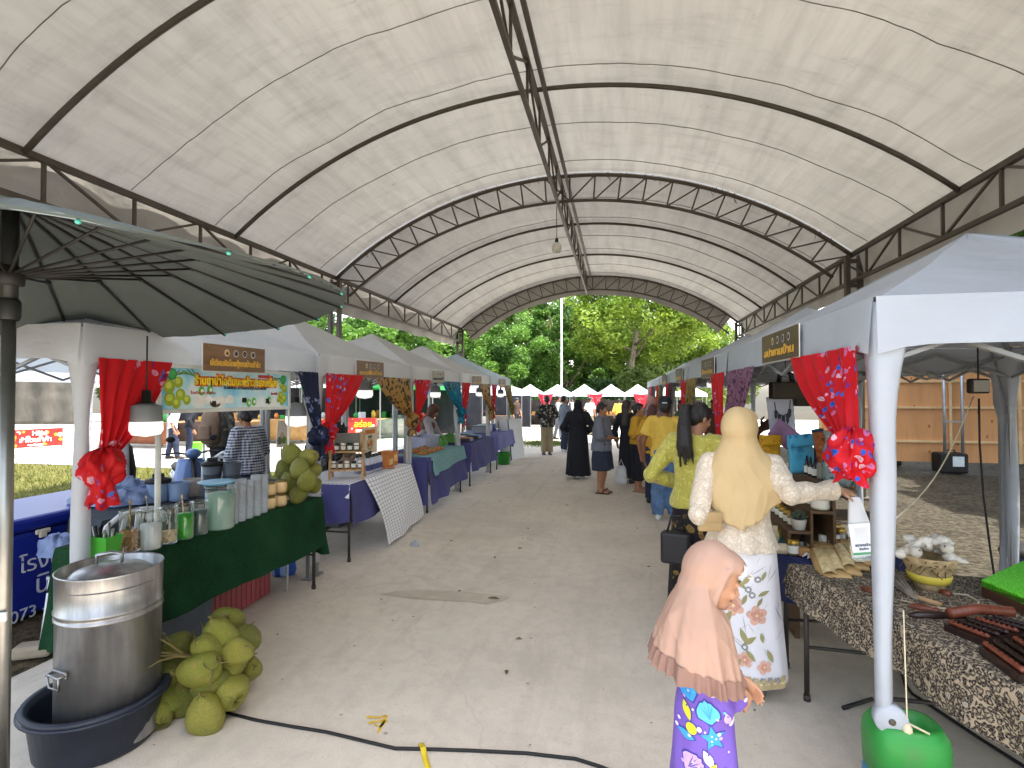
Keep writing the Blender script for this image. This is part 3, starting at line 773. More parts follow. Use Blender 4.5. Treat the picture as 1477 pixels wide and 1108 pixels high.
# ================================================================== PEOPLE
def skinmat(name, col):
    k = NT(name); v = k.coord(); f = k.noise(v, 8, 4)
    c = k.ramp(f, [(.3, tuple(x * .85 for x in lin(col))), (.7, lin(col))]); k.base(c); k.set(Roughness=.5)
    k.b.inputs['Subsurface Weight'].default_value = .08; k.b.inputs['Subsurface Radius'].default_value = (.01, .004, .002)
    k.bump(k.noise(v, 300, 2), .08, .001); return k.m
SKIN = skinmat('skin_tan', (172, 122, 92)); SKIN_D = skinmat('skin_brown', (138, 92, 66)); SKIN_L = skinmat('skin_light_tan', (190, 142, 112))
def hairmat(name, col):
    k = NT(name); v = k.coord((60, 60, 4)); f = k.noise(v, 3, 4); c = k.ramp(f, [(.3, tuple(x * .5 for x in lin(col))), (.7, lin(col))])
    k.base(c); k.set(Roughness=.38); k.bump(f, .7, .01); return k.m
HAIR = hairmat('black_hair', (34, 28, 26)); HAIR_R = hairmat('reddish_hair', (92, 48, 38))
def cloth(name, col, fold=.5, **kw):
    kw.setdefault('rough', .8); kw.setdefault('var', .10); kw.setdefault('spec', .2); kw.setdefault('bump', .25); kw.setdefault('bs', 260); kw.setdefault('bd', .002)
    return mat(name, col, **kw)

class Pose:
    """joints of a standing figure, facing +Y, for a height of 1.7 m before scaling"""
    def __init__(s, lean=0.0, headyaw=0.0, headpitch=0.0, rh=None, re=None, lh=None, le=None, rf=(.09, .0), lf=(-.09, .0), girth=1.0, hips=1.0, hs=1.0, sw=1.0):
        s.lean, s.hy, s.hp, s.g, s.hips, s.sw = lean, headyaw, headpitch, girth, hips, sw
        s.rh = Vector(rh or (.27, .08, .80)); s.re = Vector(re or (.27, -.03, 1.08))
        s.lh = Vector(lh or (-.27, .08, .80)); s.le = Vector(le or (-.27, -.03, 1.08))
        s.rf, s.lf = rf, lf
        s.Lm = Matrix.Translation((0, 0, .95)) @ Matrix.Rotation(-lean, 4, 'X') @ Matrix.Translation((0, 0, -.95))
        s.Hm = s.Lm @ Matrix.Translation((0, 0, 1.46)) @ Matrix.Rotation(headyaw, 4, 'Z') @ Matrix.Rotation(-headpitch, 4, 'X') @ Matrix.Scale(hs, 4) @ Matrix.Translation((0, 0, -1.46))
    def U(s, p): return s.Lm @ Vector(p)
    def sh(s, sd): return s.U((sd * .165 * s.sw * (1 + (s.g - 1) * .5), 0, 1.375))

def oval(z, rx, ry, cx=0.0, cy=0.0, n=20, sq=.0):
    out = []
    for k in range(n):
        a = 2 * pi * k / n; out.append(Vector((cx + rx * cos(a), cy + ry * sin(a), z)))
    return out
def hand(b, wrist, d, palm, r=1.0, curl=.5, side=1, fine=True):
    """palm and five unequal, bent fingers; d = pointing direction, palm = the way the palm looks"""
    d = Vector(d).normalized(); palm = Vector(palm); palm = (palm - d * palm.dot(d)).normalized(); x = d.cross(palm).normalized() * side
    w = Vector(wrist); R = Matrix((x, d, palm)).transposed()
    b.ell(w + d * .052, (.040 * r, .056 * r, .019 * r), R, 10, 8)
    b.tube([w - d * .03, w + d * .03], [.027 * r, .028 * r], 8)
    fr = .0095 if fine else .0125
    for i, (o, L) in enumerate(((-.030, .066), (-.0105, .078), (.0105, .073), (.030, .056))):
        p = w + d * .092 + x * o * r; pts = [p - d * .03, p]; a = .15
        dirv = d.copy(); ln = L / 3
        for q in range(3):
            a += curl * (.55 if q else .35); dirv = (d * cos(a) + palm * sin(a)); p = p + dirv * ln; pts.append(p)
        b.tube(pts, [fr * r, fr * r, fr * .98 * r, fr * .9 * r, fr * .72 * r], 6)
        b.ell(pts[-1], (fr * .75 * r,) * 3, None, 6, 5)
    p = w + d * .028 - x * .034 * r; t1 = p + (d * .5 - x * .7 + palm * .35).normalized() * .034; t2 = t1 + (d * .85 - x * .25 + palm * .5).normalized() * .03
    b.tube([p + x * .012, p, t1, t2], [fr * 1.3 * r, fr * 1.25 * r, fr * 1.1 * r, fr * .8 * r], 6); b.ell(t2, (fr * .8 * r,) * 3, None, 6, 5)

def body_mesh(P, voxel=.011, barefoot=False, legs=True, fine=False, lhand=None, rhand=None, face=True, torso=True, ears=True):
    b = MB(); H = P.Hm; g = P.g
    # head: skull, face wedge, jaw, nose, brow, lips, ears, neck
    b.ell((0, -.012, 1.600), (.074, .092, .100), None, 16, 12, H); b.ell((0, .020, 1.560), (.062, .070, .090), None, 14, 10, H)
    b.ell((0, .040, 1.505), (.046, .048, .042), None, 12, 8, H)
    if face:
        b.tube([(0, .088, 1.580), (0, .105, 1.552), (0, .100, 1.545)], [.008, .013, .011], 8, X=H)
        for sx in (-1, 1):
            b.ell((sx * .012, .097, 1.545), (.009, .009, .008), None, 8, 6, H)
            b.ell((sx * .030, .080, 1.598), (.020, .012, .007), None, 8, 6, H); b.ell((sx * .036, .068, 1.55), (.022, .022, .02), None, 8, 6, H)
            (b.ell((sx * .076, -.008, 1.567), (.010, .019, .031), None, 8, 6, H) if ears else None)
        b.ell((0, .088, 1.518), (.021, .010, .0055), None, 8, 6, H); b.ell((0, .086, 1.508), (.018, .010, .006), None, 8, 6, H)
        b.ell((0, .080, 1.485), (.016, .014, .012), None, 8, 6, H)
    n0 = P.U((0, -.012, 1.36)); n1 = H @ Vector((0, -.008, 1.53)); b.tube([n0, (n0 + n1) / 2, n1], [.062, .052, .054], 12)
    if torso:
        rr = [oval(.84, .10 * g, .075 * g), oval(.93, .148 * g * P.hips, .105 * g), oval(1.06, .128 * g, .092 * g), oval(1.2, .140 * g, .100 * g), oval(1.33, .152 * (1 + (g - 1) * .5), .092), oval(1.40, .125, .070), oval(1.44, .06, .05)]
        b.rings([[P.U(p) if i > 1 else p for p in r] for i, r in enumerate(rr)])
    for sd, e, h, hd in ((1, P.re, P.rh, rhand), (-1, P.le, P.lh, lhand)):
        s = P.sh(sd); b.tube([s, s * .6 + e * .4, e, e * .55 + h * .45, h], [.050, .045, .038, .036, .025], 10); b.ell(s, (.052,) * 3, None, 10, 8); b.ell(e, (.038,) * 3, None, 8, 6)
        hd = hd or {}
        dv = Vector(hd.get('d', (h - e).normalized() + Vector((0, .15, -.2)))); hand(b, h, dv, hd.get('palm', (-sd, .1, 0)), hd.get('r', 1.0), hd.get('curl', .55), hd.get('side', sd), fine)
    if legs:
        for sd, ft in ((1, P.rf), (-1, P.lf)):
            hp = Vector((sd * .082, 0, .90)); an = Vector((ft[0], ft[1] - .02, .085)); kn = (hp + an) / 2 + Vector((0, .03, .02))
            b.tube([hp, hp * .5 + kn * .5, kn, kn * .62 + an * .38, an], [.082 * g, .07 * g, .052 * g, .052 * g, .034], 12); b.ell(kn, (.053 * g,) * 3, None, 8, 6)
            foot(b, ft)
    return fuse(b, voxel, 3)
def foot(b, ft, k=1.0):
    x, y = ft; b.ell((x, y - .03, .045 * k), (.035 * k, .042 * k, .045 * k), None, 10, 8); b.ell((x, y + .05, .035 * k), (.040 * k, .085 * k, .035 * k), None, 10, 8); b.ell((x, y + .12, .024 * k), (.038 * k, .05 * k, .024 * k), None, 10, 8)
    b.tube([(x, y - .02, .09), (x, y + .03, .05)], [.034 * k, .036 * k], 8)

def shirt_mesh(P, hem=.84, sleeve='short', ease=.016, voxel=.013, folds=.010, seed=0, flare=0.0, loose=0.0):
    b = MB(); g = P.g; e = ease
    rr = [(hem, (.150 + flare) * g * P.hips + e + loose, (.110 + flare) * g + e + loose), (max(hem + .04, .93), (.148 + flare * .6) * g * P.hips + e + loose, (.106 + flare * .6) * g + e + loose), (1.06, .134 * g + e + loose * .8, .096 * g + e + loose * .8), (1.2, .144 * g + e + loose * .6, .103 * g + e + loose * .6), (1.33, .157 * (1 + (g - 1) * .5) + e, .096 + e), (1.405, .125 + e, .072 + e), (1.445, .066 + e * .7, .057 + e * .7)]
    b.rings([[P.U(p) if z > .95 else p for p in oval(z, rx, ry)] for z, rx, ry in rr])
    for sd, el, h in ((1, P.re, P.rh), (-1, P.le, P.lh)):
        s = P.sh(sd); s2 = P.U((sd * .09, 0, 1.395))
        if sleeve == 'none': continue
        if sleeve == 'short': end = s * .28 + el * .72; b.tube([s2, s, end], [.055 + e, .058 + e, .058 + e * 1.5], 12); b.ell(s, (.056 + e,) * 3, None, 10, 8)
        elif sleeve == 'elbow': end = el * .8 + h * .2; b.tube([s2, s, el, end], [.055 + e, .060 + e, .056 + e, .055 + e], 12); b.ell(s, (.058 + e,) * 3, None, 10, 8)
        else:
            b.tube([s2, s, s * .5 + el * .5, el, el * .5 + h * .5, h * .95 + el * .05], [.055 + e, .056 + e, .05 + e, .045 + e, .040 + e, .034 + e], 12); b.ell(s, (.054 + e,) * 3, None, 10, 8); b.ell(el, (.045 + e,) * 3, None, 8, 6)
    return fuse(b, voxel, 3, folds, 9, seed)
def trousers_mesh(P, end=.08, ease=.014, voxel=.013, folds=.010, seed=1, waist=1.0):
    b = MB(); g = P.g; e = ease
    b.rings([oval(waist, .128 * g + e, .094 * g + e), oval(.93, .150 * g * P.hips + e, .108 * g + e), oval(.86, .146 * g * P.hips + e, .102 * g + e), oval(.80, .12 * g, .08 * g)])
    for sd, ft in ((1, P.rf), (-1, P.lf)):
        hp = Vector((sd * .078, 0, .88)); an = Vector((ft[0], ft[1] - .02, .07)); kn = (hp + an) / 2 + Vector((0, .03, .02))
        pts = [hp, hp * .5 + kn * .5, kn, kn * .5 + an * .5, an]; rad = [.085 * g + e, .074 * g + e, .058 * g + e * 1.3, .054 * g + e * 1.3, .046 + e * 1.3]
        if end > .4:
            t = (hp.z - end) / (hp.z - kn.z); en = hp * (1 - t) + kn * t; pts = [hp, (hp + en) / 2, en]; rad = [.09 * g + e, .086 * g + e * 1.8, .085 * g + e * 2.2]
        else:
            t = max(0, (end - .07)) / max(.01, kn.z - .07); pts[-1] = an * (1 - t) + kn * t
        b.tube(pts, rad, 12)
    return fuse(b, voxel, 3, folds, 7, seed, .8)
def skirt_rings(P, hem, top=1.0, rtop=(.142, .106), rhip=(.165, .122), rhem=(.20, .17), n=40, pleat=.0, step=(0, 0), seed=0):
    rr = []; K = 22
    for i in range(K + 1):
        t = i / K; z = top + (hem - top) * t
        zh = .88
        if z > zh: q = (top - z) / (top - zh); rx = rtop[0] * (1 - q) + rhip[0] * q; ry = rtop[1] * (1 - q) + rhip[1] * q
        else: q = (zh - z) / (zh - hem); rx = rhip[0] * (1 - q) + rhem[0] * q; ry = rhip[1] * (1 - q) + rhem[1] * q
        ring = []
        for k in range(n):
            a = 2 * pi * k / n; w = 1 + pleat * t * sin(a * 9 + seed + 1.5 * sin(t * 3)) + .02 * t * mnoise.noise(Vector((cos(a) * 2, sin(a) * 2, t * 3 + seed)))
            ring.append(Vector((rx * cos(a) * w * P.g + step[0] * t, ry * sin(a) * w * P.g + step[1] * t, z)))
        rr.append(ring)
    return rr
def hair_parts(P, style, m, t, hm=HAIR):
    b = MB(); H = P.Hm
    b.ell((0, -.022, 1.612), (.084, .096, .102), None, 16, 12, H); b.ell((0, -.06, 1.575), (.076, .062, .085), None, 14, 10, H)
    for sx in (-1, 1): b.ell((sx * .066, -.014, 1.592), (.017, .045, .048), None, 10, 8, H)
    b.ell((0, .050, 1.662), (.058, .038, .028), None, 12, 8, H)
    if style == 'long':
        rr = []
        for i in range(10):
            q = i / 9; z = 1.60 - .42 * q; p = P.Hm @ Vector((0, -.075, 1.60)); c = p + (P.U((0, -.135, 1.18)) - p) * q
            rr.append([c + Vector((.085 * (1 - .18 * q) * cos(a), .040 * sin(a) + .02 * abs(cos(a)), 0)) for a in [2 * pi * k / 16 for k in range(16)]])
        b.rings(rr)
    if style == 'pony':
        p = P.Hm @ Vector((0, -.10, 1.63)); e = P.U((0, -.17, 1.24)); c = p + Vector((0, -.07, .0))
        c = P.Hm @ Vector((0, -.165, 1.62)); pts = [p, c, c * .6 + e * .4 + Vector((0, -.035, 0)), c * .25 + e * .75 + Vector((0, -.03, 0)), e]
        r_ = random.Random(4); b.tube(pts, [.034, .040, .046, .040, .012], 12)
        for k in range(15):
            o = Vector((r_.uniform(-.045, .045), r_.uniform(-.02, .025), 0)); en = Vector((o.x * 1.5 + r_.uniform(-.02, .02), o.y, r_.uniform(-.07, .05)))
            b.tube([pts[0], pts[1] + o * .5, pts[2] + o, pts[3] + o * 1.3, pts[4] + en], [.02, .02, .018, .014, .004], 7)
    if style == 'bun': b.ell((0, -.115, 1.62), (.045, .04, .045), None, 10, 8, H)
    return to_obj(fuse(b, .008, 2, .005, 45, 3, .1), 'hair', hm, t)
def eyes(P, t):
    b = MB()
    for sx in (-1, 1):
        b.mat(0); b.ell((sx * .030, .074, 1.580), (.014, .008, .007), None, 10, 6, P.Hm); b.mat(1); b.ell((sx * .030, .0805, 1.580), (.006, .003, .006), None, 8, 6, P.Hm)
        b.tube([(sx * .014, .090, 1.603), (sx * .031, .091, 1.608), (sx * .046, .083, 1.602)], [.0025, .0035, .002], 5, X=P.Hm)
    b.build('eyes', [mat('eye_white', (225, 220, 212), .3, bump=0), mat('eye_dark', (26, 20, 18), .2, bump=0)], t)
def drapefolds(me, P, amp, seed, ztop, zlow, H):
    n = len(me.vertices); co = np.empty(n * 3, np.float32); nr = np.empty(n * 3, np.float32)
    me.vertices.foreach_get('co', co); me.vertex_normals.foreach_get('vector', nr); co = co.reshape(-1, 3); nr = nr.reshape(-1, 3)
    hd = np.array(H @ Vector((0, -.02, 1.58))); a = np.arctan2(co[:, 1] + .02, co[:, 0]); z = co[:, 2]
    q = np.clip((ztop + .02 - z) / max(.05, ztop - zlow), 0, 1.1); dr = np.abs(co[:, 0])
    f1 = 1 - np.abs(np.sin(a * 2.6 + seed + 3.2 * q + .8 * np.sin(z * 9 + seed))); f2 = 1 - np.abs(np.sin(a * 5.2 - 2.6 * q + seed * 2 + 1.1 * np.sin(z * 14)))
    f3 = 1 - np.abs(np.sin(18 * (z - 1.0) + 3.5 * np.abs(np.sin(a)) + seed))      # swags across the breast and back
    d = amp * (q ** .6) * (f1 ** 2 * 1.1 + f2 ** 2 * .7 + .45 * f3 ** 3 * (1 - q)) 
    co += nr * d[:, None].astype(np.float32); me.vertices.foreach_set('co', co.ravel()); me.update()
def hijab_mesh(P, back=1.05, front=1.22, side=1.18, width=.2, seed=0, voxel=.011, folds=.005, point=False, hood=1.0):
    b = MB(); H = P.Hm @ Matrix.Translation((0, -.02, 1.59)) @ Matrix.Diagonal((hood, hood, 1 + (hood - 1) * .4, 1)) @ Matrix.Translation((0, .02, -1.59))
    b.ell((0, -.026, 1.598), (.094, .108, .122), None, 18, 14, H); b.ell((0, -.03, 1.52), (.082, .085, .09), None, 14, 10, H); b.ell((0, .035, 1.475), (.06, .05, .05), None, 12, 8, H)
    b.ell((0, .0, 1.655), (.082, .095, .065), None, 14, 10, H)
    rr = []; K = 14; r0 = .086 * hood
    for i in range(K + 1):
        q = i / K; ring = []
        for k in range(32):
            a = 2 * pi * k / 32; ca, sa = cos(a), sin(a); f = .5 + .5 * sa
            lo = back * (1 - f) + front * f; lo = lo * (1 - abs(ca) ** 3) + side * abs(ca) ** 3
            if point: lo = lo + (side - back) * .55 * (1 - f) * min(1, abs(ca) * 1.3)
            zt = 1.57 - (.12 * sa if sa > 0 else 0); z = zt + (lo - zt) * q; w = q * q * (3 - 2 * q) if q < .6 else .648 + (q - .6) * .9
            m = min(1, q * 1.7); m = m * m * (3 - 2 * m)
            rx = r0 + (width - r0) * min(1, w * 1.25); ry = (r0 if sa < 0 else .055) + (.14 * P.g - (r0 if sa < 0 else .055)) * min(1, w * 1.3)
            wob = 1 + q * (.045 * sin(a * 7 + seed + q * 2) + .03 * sin(a * 13 + seed * 2 - q * 3))
            c = (H @ Vector((0, -.02, z))) * (1 - m) + P.U((0, -.016, z)) * m
            ring.append(c + Vector((rx * ca * wob, ry * sa * wob, 0)))
        rr.append(ring)
    b.rings(rr); me = fuse(b, voxel, 3, folds * .5, 8, seed, .5); drapefolds(me, P, folds * .55, seed, 1.44, back, H); return me

def person(label, loc, rz, h, P, top=None, bottom=None, head=None, shoes=None, skin=SKIN, group=None, voxel=.012, fine=False, legs=True, face=True, lhand=None, rhand=None, extra=None, ears=True, eye=True):
    t = T('person', label, 'person', (0, 0, 0), group)
    to_obj(body_mesh(P, voxel, legs=legs, fine=fine, lhand=lhand, rhand=rhand, face=face, ears=ears and not (head and head.get('kind') == 'hijab')), 'body', skin, t)
    if face and eye: eyes(P, t)
    if top:
        kw = dict(top); m = kw.pop('m'); nm = kw.pop('name', 'shirt'); kw.setdefault('voxel', voxel + .001); to_obj(shirt_mesh(P, **kw), nm, m, t)
    if bottom:
        kw = dict(bottom); m = kw.pop('m'); kind = kw.pop('kind'); nm = kw.pop('name', kind)
        if kind in ('trousers', 'shorts'): to_obj(trousers_mesh(P, **kw), nm, m, t)
        else:
            b = MB(); b.rings(skirt_rings(P, **kw)); b.build(nm, m, t)
    if head:
        kw = dict(head); k = kw.pop('kind'); m = kw.pop('m', HAIR)
        if k == 'hair': hair_parts(P, kw.get('style', 'short'), None, t, m)
        else: to_obj(hijab_mesh(P, **kw), 'headscarf', m, t)
    if shoes:
        m, kind = shoes; 
        for ft in (P.rf, P.lf):
            b = MB()
            if kind == 'shoe': foot(b, ft, 1.14); me = fuse(b, .008, 2); to_obj(me, 'shoe', m, t)
            else:
                b.box((ft[0], ft[1] + .045, .009), (.098, .27, .018), ch=.008); b.tube([(ft[0] - .048, ft[1] + .05, .012), (ft[0] - .03, ft[1] + .07, .062), (ft[0], ft[1] + .08, .078), (ft[0] + .03, ft[1] + .07, .062), (ft[0] + .048, ft[1] + .05, .012)], .013, 6); b.build('sandal', m, t)
    if extra: extra(t, P)
    s = h / 1.71; t.scale = (s, s, s); t.rotation_euler = (0, 0, rz); t.location = loc
    return t

def decal(b, bvh, o, d, up, shapes, off=.0018, step=6, maxd=3):
    """print flat shapes onto a surface: each shape = (material index, outline, (u, v), size, turn); cast from o along d"""
    d = Vector(d).normalized(); x = d.cross(Vector(up)).normalized(); y = x.cross(d)
    for kk, sh_ in enumerate(shapes):
        mi, out, (u, v), size, turn = sh_[:5]; lay = (sh_[5] if len(sh_) > 5 else 1) * .0008 + kk * .00002
        ct, st = cos(turn), sin(turn); ring = [(p[0] * ct - p[1] * st, p[0] * st + p[1] * ct) for p in out]; n = len(ring); vs = []; ok = True
        for q in [0] + [k / 3 for k in (1, 2, 3)]:
            for p in (ring if q else [(0, 0)]):
                s = Vector(o) + x * (u + p[0] * size * q) + y * (v + p[1] * size * q)
                hit, nr, i, ds = bvh.ray_cast(s, d, maxd)
                if hit is None or abs(nr.dot(d)) < .12: ok = False; break
                vs.append(hit - nr * (off + lay) * (1 if nr.dot(d) > 0 else -1))
            if not ok: break
        if not ok: continue
        fs = [(0, 1 + k, 1 + (k + 1) % n) for k in range(n)]
        for q in range(2):
            a = 1 + q * n
            fs += [(a + k, a + n + k, a + n + (k + 1) % n, a + (k + 1) % n) for k in range(n)]
        b.mat(mi); b.add(vs, fs, True)
def star(n=5, inner=.42, r=1.0): return [((r if k % 2 == 0 else inner) * cos(pi * k / n + pi / 2), (r if k % 2 == 0 else inner) * sin(pi * k / n + pi / 2)) for k in range(2 * n)]
def flower(n=5, k=10, a=.3): return [((1 - a + a * abs(sin(n * t / 2))) * cos(t), (1 - a + a * abs(sin(n * t / 2))) * sin(t)) for t in [2 * pi * i / (n * k // 2) for i in range(n * k // 2)]]
def leafshape(w=.32): return [(w * sin(pi * t) * s, -1 + 2 * t) for s, ts in ((1, [i / 6 for i in range(7)]), (-1, [1 - i / 6 for i in range(1, 6)])) for t in ts]
def disc(n=12, sx=1.0): return [(cos(2 * pi * k / n) * sx, sin(2 * pi * k / n)) for k in range(n)]
def shell(): return [(.0, -1.0), (.25, -.85)] + [((.9 + .10 * cos(a * 7)) * sin(-pi * .62 + a * 0 + pi * 1.24 * i / 14) * -1 * -1, (.9 + .10 * cos(i * 2.7)) * cos(-pi * .62 + pi * 1.24 * i / 14)) for i, a in [(i, i / 14) for i in range(14, -1, -1)]] + [(-.25, -.85)]

def robe_mesh(P, hem=.04, flare=.10, ease=.03, sleeve=True, cuff=.05, voxel=.013, folds=.012, seed=0, step=(0, 0)):
    b = MB(); g = P.g; e = ease; rr = []
    for z, rx, ry in [(hem, .17 + flare, .13 + flare), (.3, .165 + flare * .75, .13 + flare * .75), (.6, .16 + flare * .45, .12 + flare * .4), (.9, .158 + flare * .15, .112 + flare * .1), (1.06, .146, .10), (1.2, .148, .104), (1.33, .157, .096), (1.405, .125, .072), (1.445, .066, .055)]:
        q = max(0, (.9 - z) / .9); ring = []
        for k in range(32):
            a = 2 * pi * k / 32; w = 1 + .07 * q * sin(a * 7 + seed + q * 2)
            p = Vector(((rx * g + e) * cos(a) * w + step[0] * q, (ry * g + e) * sin(a) * w + step[1] * q, z)); ring.append(P.U(p) if z > .95 else p)
        rr.append(ring)
    b.rings(rr)
    if sleeve:
        for sd, el, h in ((1, P.re, P.rh), (-1, P.le, P.lh)):
            s = P.sh(sd); s2 = P.U((sd * .09, 0, 1.395))
            b.tube([s2, s, s * .5 + el * .5, el, el * .5 + h * .5, h * .93 + el * .07], [.055 + e, .056 + e, .054 + e, .052 + e, .050 + e, cuff + e * .3], 14); b.ell(s, (.054 + e,) * 3, None, 10, 8); b.ell(el, (.054 + e,) * 3, None, 8, 6)
    return fuse(b, voxel, 3, folds, 7, seed, .4)
# ================================================================== THE CROWD
def spot(px, w, lift=0): p = PW(px, 567, w); return Vector((p.x, p.y, gz(p.y) + lift))
def tolocal(p, loc, rz, s): return Matrix.Rotation(-rz, 4, 'Z') @ ((Vector(p) - Vector(loc)) / s)
BLACK = cloth('black_cotton', (36, 37, 44)); NAVY = cloth('navy_cotton', (44, 50, 70)); JEAN = cloth('blue_denim', (86, 112, 148), var=.3, vs=14)
MUST = cloth('mustard_cotton', (196, 150, 52)); YEL = cloth('yellow_polo_knit', (222, 186, 84)); WHITE = cloth('white_cotton', (222, 222, 224)); KHAKI = cloth('khaki_cotton', (150, 138, 112))
GREY = cloth('grey_jersey', (112, 116, 128)); SLATE = cloth('slate_blue_cotton', (122, 134, 152)); SHOEW = mat('white_shoe', (206, 208, 212), .5); SHOED = mat('dark_sandal', (46, 40, 34), .6); SHOEB = mat('blue_sandal', (66, 84, 120), .6)

# ---- woman in beige headscarf, reaching to the stall
def lace(name, col, lo):
    k = NT(name); v = k.coord(); d = k.n('TexVoronoi', {'Vector': v, 'Scale': 60.0}).outputs['Distance']; e = k.n('TexVoronoi', {'Vector': v, 'Scale': 26.0}, feature='SMOOTH_F1').outputs['Distance']
    h = k.math('ADD', d, e); c = k.ramp(h, [(.35, lin(col)), (.95, lin(lo))]); k.base(c); k.set(Roughness=.6); k.b.inputs['Sheen Weight'].default_value = .3
    k.bump(h, .8, .006); return k.m
M_LACE = lace('ivory_lace', (240, 230, 214), (212, 196, 174)); M_LIME = lace('lime_lace', (214, 208, 108), (176, 168, 66))
M_SCARF = cloth('beige_scarf', (204, 178, 132), rough=.6, var=.05, bump=.1)
M_BATIKW = cloth('white_batik_skirt', (226, 224, 230), var=.04)
L0 = spot(1067, 2.95); rz0 = -.22; s0 = 1.53 / 1.71
hnd = tolocal(PW(1206, 706, 2.78), L0, rz0, s0)
elb = tolocal(PW(1140, 712, 2.72), L0, rz0, s0)
lel = tolocal(PW(1007, 742, 2.85), L0, rz0, s0); lhd = Vector((-.10, .20, 1.02))
P = Pose(headyaw=-.25, headpitch=.12, rh=hnd, re=elb, lh=lhd, le=lel, rf=(.10, -.02), lf=(-.06, .06), girth=1.07, hips=1.05)
def skirt_print(t, P):
    b = MB(); R = skirt_rings(P, .11, 1.0, (.150, .115), (.178, .140), (.205, .165), n=56, pleat=.03, step=(.03, .0)); b.rings(R); bv = b.bvh()
    # peach hibiscus, olive leaves and grey sketched stems printed on the back of the skirt
    sh = []; rr = random.Random(4); fl = flower(5); lf = leafshape(.34); ds = disc()
    def F(u, v, s): 
        sh.append((1, fl, (u, v), s, rr.uniform(0, 6))); sh.append((2, fl, (u + .002, v), s * .62, rr.uniform(0, 6))); sh.append((5, ds, (u, v), s * .14, 0))
    F(-.040, -.135, .062); F(.085, -.175, .058); F(-.16, -.10, .05)
    for u, v, s, a in [(-.10, -.20, .05, .6), (-.075, -.215, .055, -.5), (-.12, -.235, .05, 1.0), (.015, -.30, .05, .4), (.045, -.32, .045, -.9), (.0, .0, .042, .7), (.03, .02, .038, -.7), (-.06, -.08, .04, .3), (.02, -.09, .035, -.4), (-.02, .06, .03, .9), (.12, -.05, .035, -1.1), (.10, -.10, .03, -.5), (-.15, .02, .03, .3), (-.15, -.3, .05, .3), (.11, -.30, .03, .2), (.0, .13, .026, .4)]:
        sh.append((3, lf, (u, v), s, a)); sh.append((4, leafshape(.05), (u + .002, v), s * 1.05, a))
    for k in range(34): u = rr.uniform(-.2, .2); sh.append((4, leafshape(.028), (u, rr.uniform(-.40, .16)), rr.uniform(.025, .06), rr.uniform(-1.2, 1.2)))
    for u, v in [(.04, -.03), (.06, -.06), (-.07, .02), (.02, -.36), (-.1, .06), (.09, .03)]:
        for q in range(3): sh.append((4, [(cos(a) * r, sin(a) * r) for r, a in [(1 if i % 2 else .86, i * .52) for i in range(12)]], (u, v), .012 + q * .004, q)); 
        sh.append((0, ds, (u, v), .0085, 0))
    for k in range(46):
        u = -.215 + .43 * k / 45; sh.append((6 if k % 2 else 4, fl, (u, -.545 + .012 * sin(k * 1.7)), .017, k)); sh.append((6, ds, (u, -.57), .015, 0)); sh.append((5, ds, (u + .003, -.556), .007, 0))
    F(.02, -.43, .045); F(-.13, -.40, .045); F(.12, -.46, .04)
    for u, v, s, a in [(.05, -.40, .04, .7), (-.02, -.46, .04, -.6), (-.10, -.46, .045, .9), (-.16, -.36, .04, -.3), (.15, -.40, .04, .4), (.12, .05, .03, -.4), (-.12, .14, .03, .8)]: sh.append((3, lf, (u, v), s, a)); sh.append((4, leafshape(.05), (u + .002, v), s * 1.05, a))
    cy = -.9
    decal(b, bv, (0, cy, .70), (0, 1, 0), (0, 0, 1), sh)
    b.build('batik_skirt', [M_BATIKW, mat('print_peach', (214, 170, 152), .8, bump=0), mat('print_peach_dark', (200, 146, 128), .8, bump=0), mat('print_olive', (156, 150, 92), .8, bump=0), mat('print_grey', (140, 142, 142), .8, bump=0), mat('print_cream', (232, 206, 150), .8, bump=0), mat('print_tan', (186, 164, 120), .8, bump=0)], t)
    to_obj(hijab_mesh(P, back=1.0, front=1.18, side=1.16, width=.25, voxel=.008, folds=.018, seed=3, point=True, hood=1.14), 'headscarf', M_SCARF, t)
    b = MB(); rr = []
    for i in range(9):
        q = i / 8; rr.append([Vector(((.150 + .045 * q) * P.g * cos(a) * (1 + .05 * q * sin(a * 8)) , (.118 + .045 * q) * P.g * sin(a) * (1 + .05 * q * sin(a * 8)), 1.03 - .15 * q + .008 * q * sin(a * 24))) for a in [2 * pi * k / 72 for k in range(72)]])
    b.rings(rr, caps=False); b.build('peplum', M_LACE, t)
person('woman in beige headscarf, ivory lace blouse and white flowered skirt, reaching out her arm', L0, rz0, 1.53, P,
       top=dict(m=M_LACE, name='lace_blouse', sleeve='long', hem=.90, voxel=.010, folds=.014, ease=.02, seed=2),
       shoes=(mat('grey_shoe', (92, 86, 84), .6), 'shoe'), skin=SKIN_L, voxel=.0085, fine=True, extra=skirt_print,
       rhand=dict(d=ray(1240, 712).normalized() * .1 + Vector((.75, .25, -.22)), palm=(0, .2, -1), curl=.75, r=1.05))
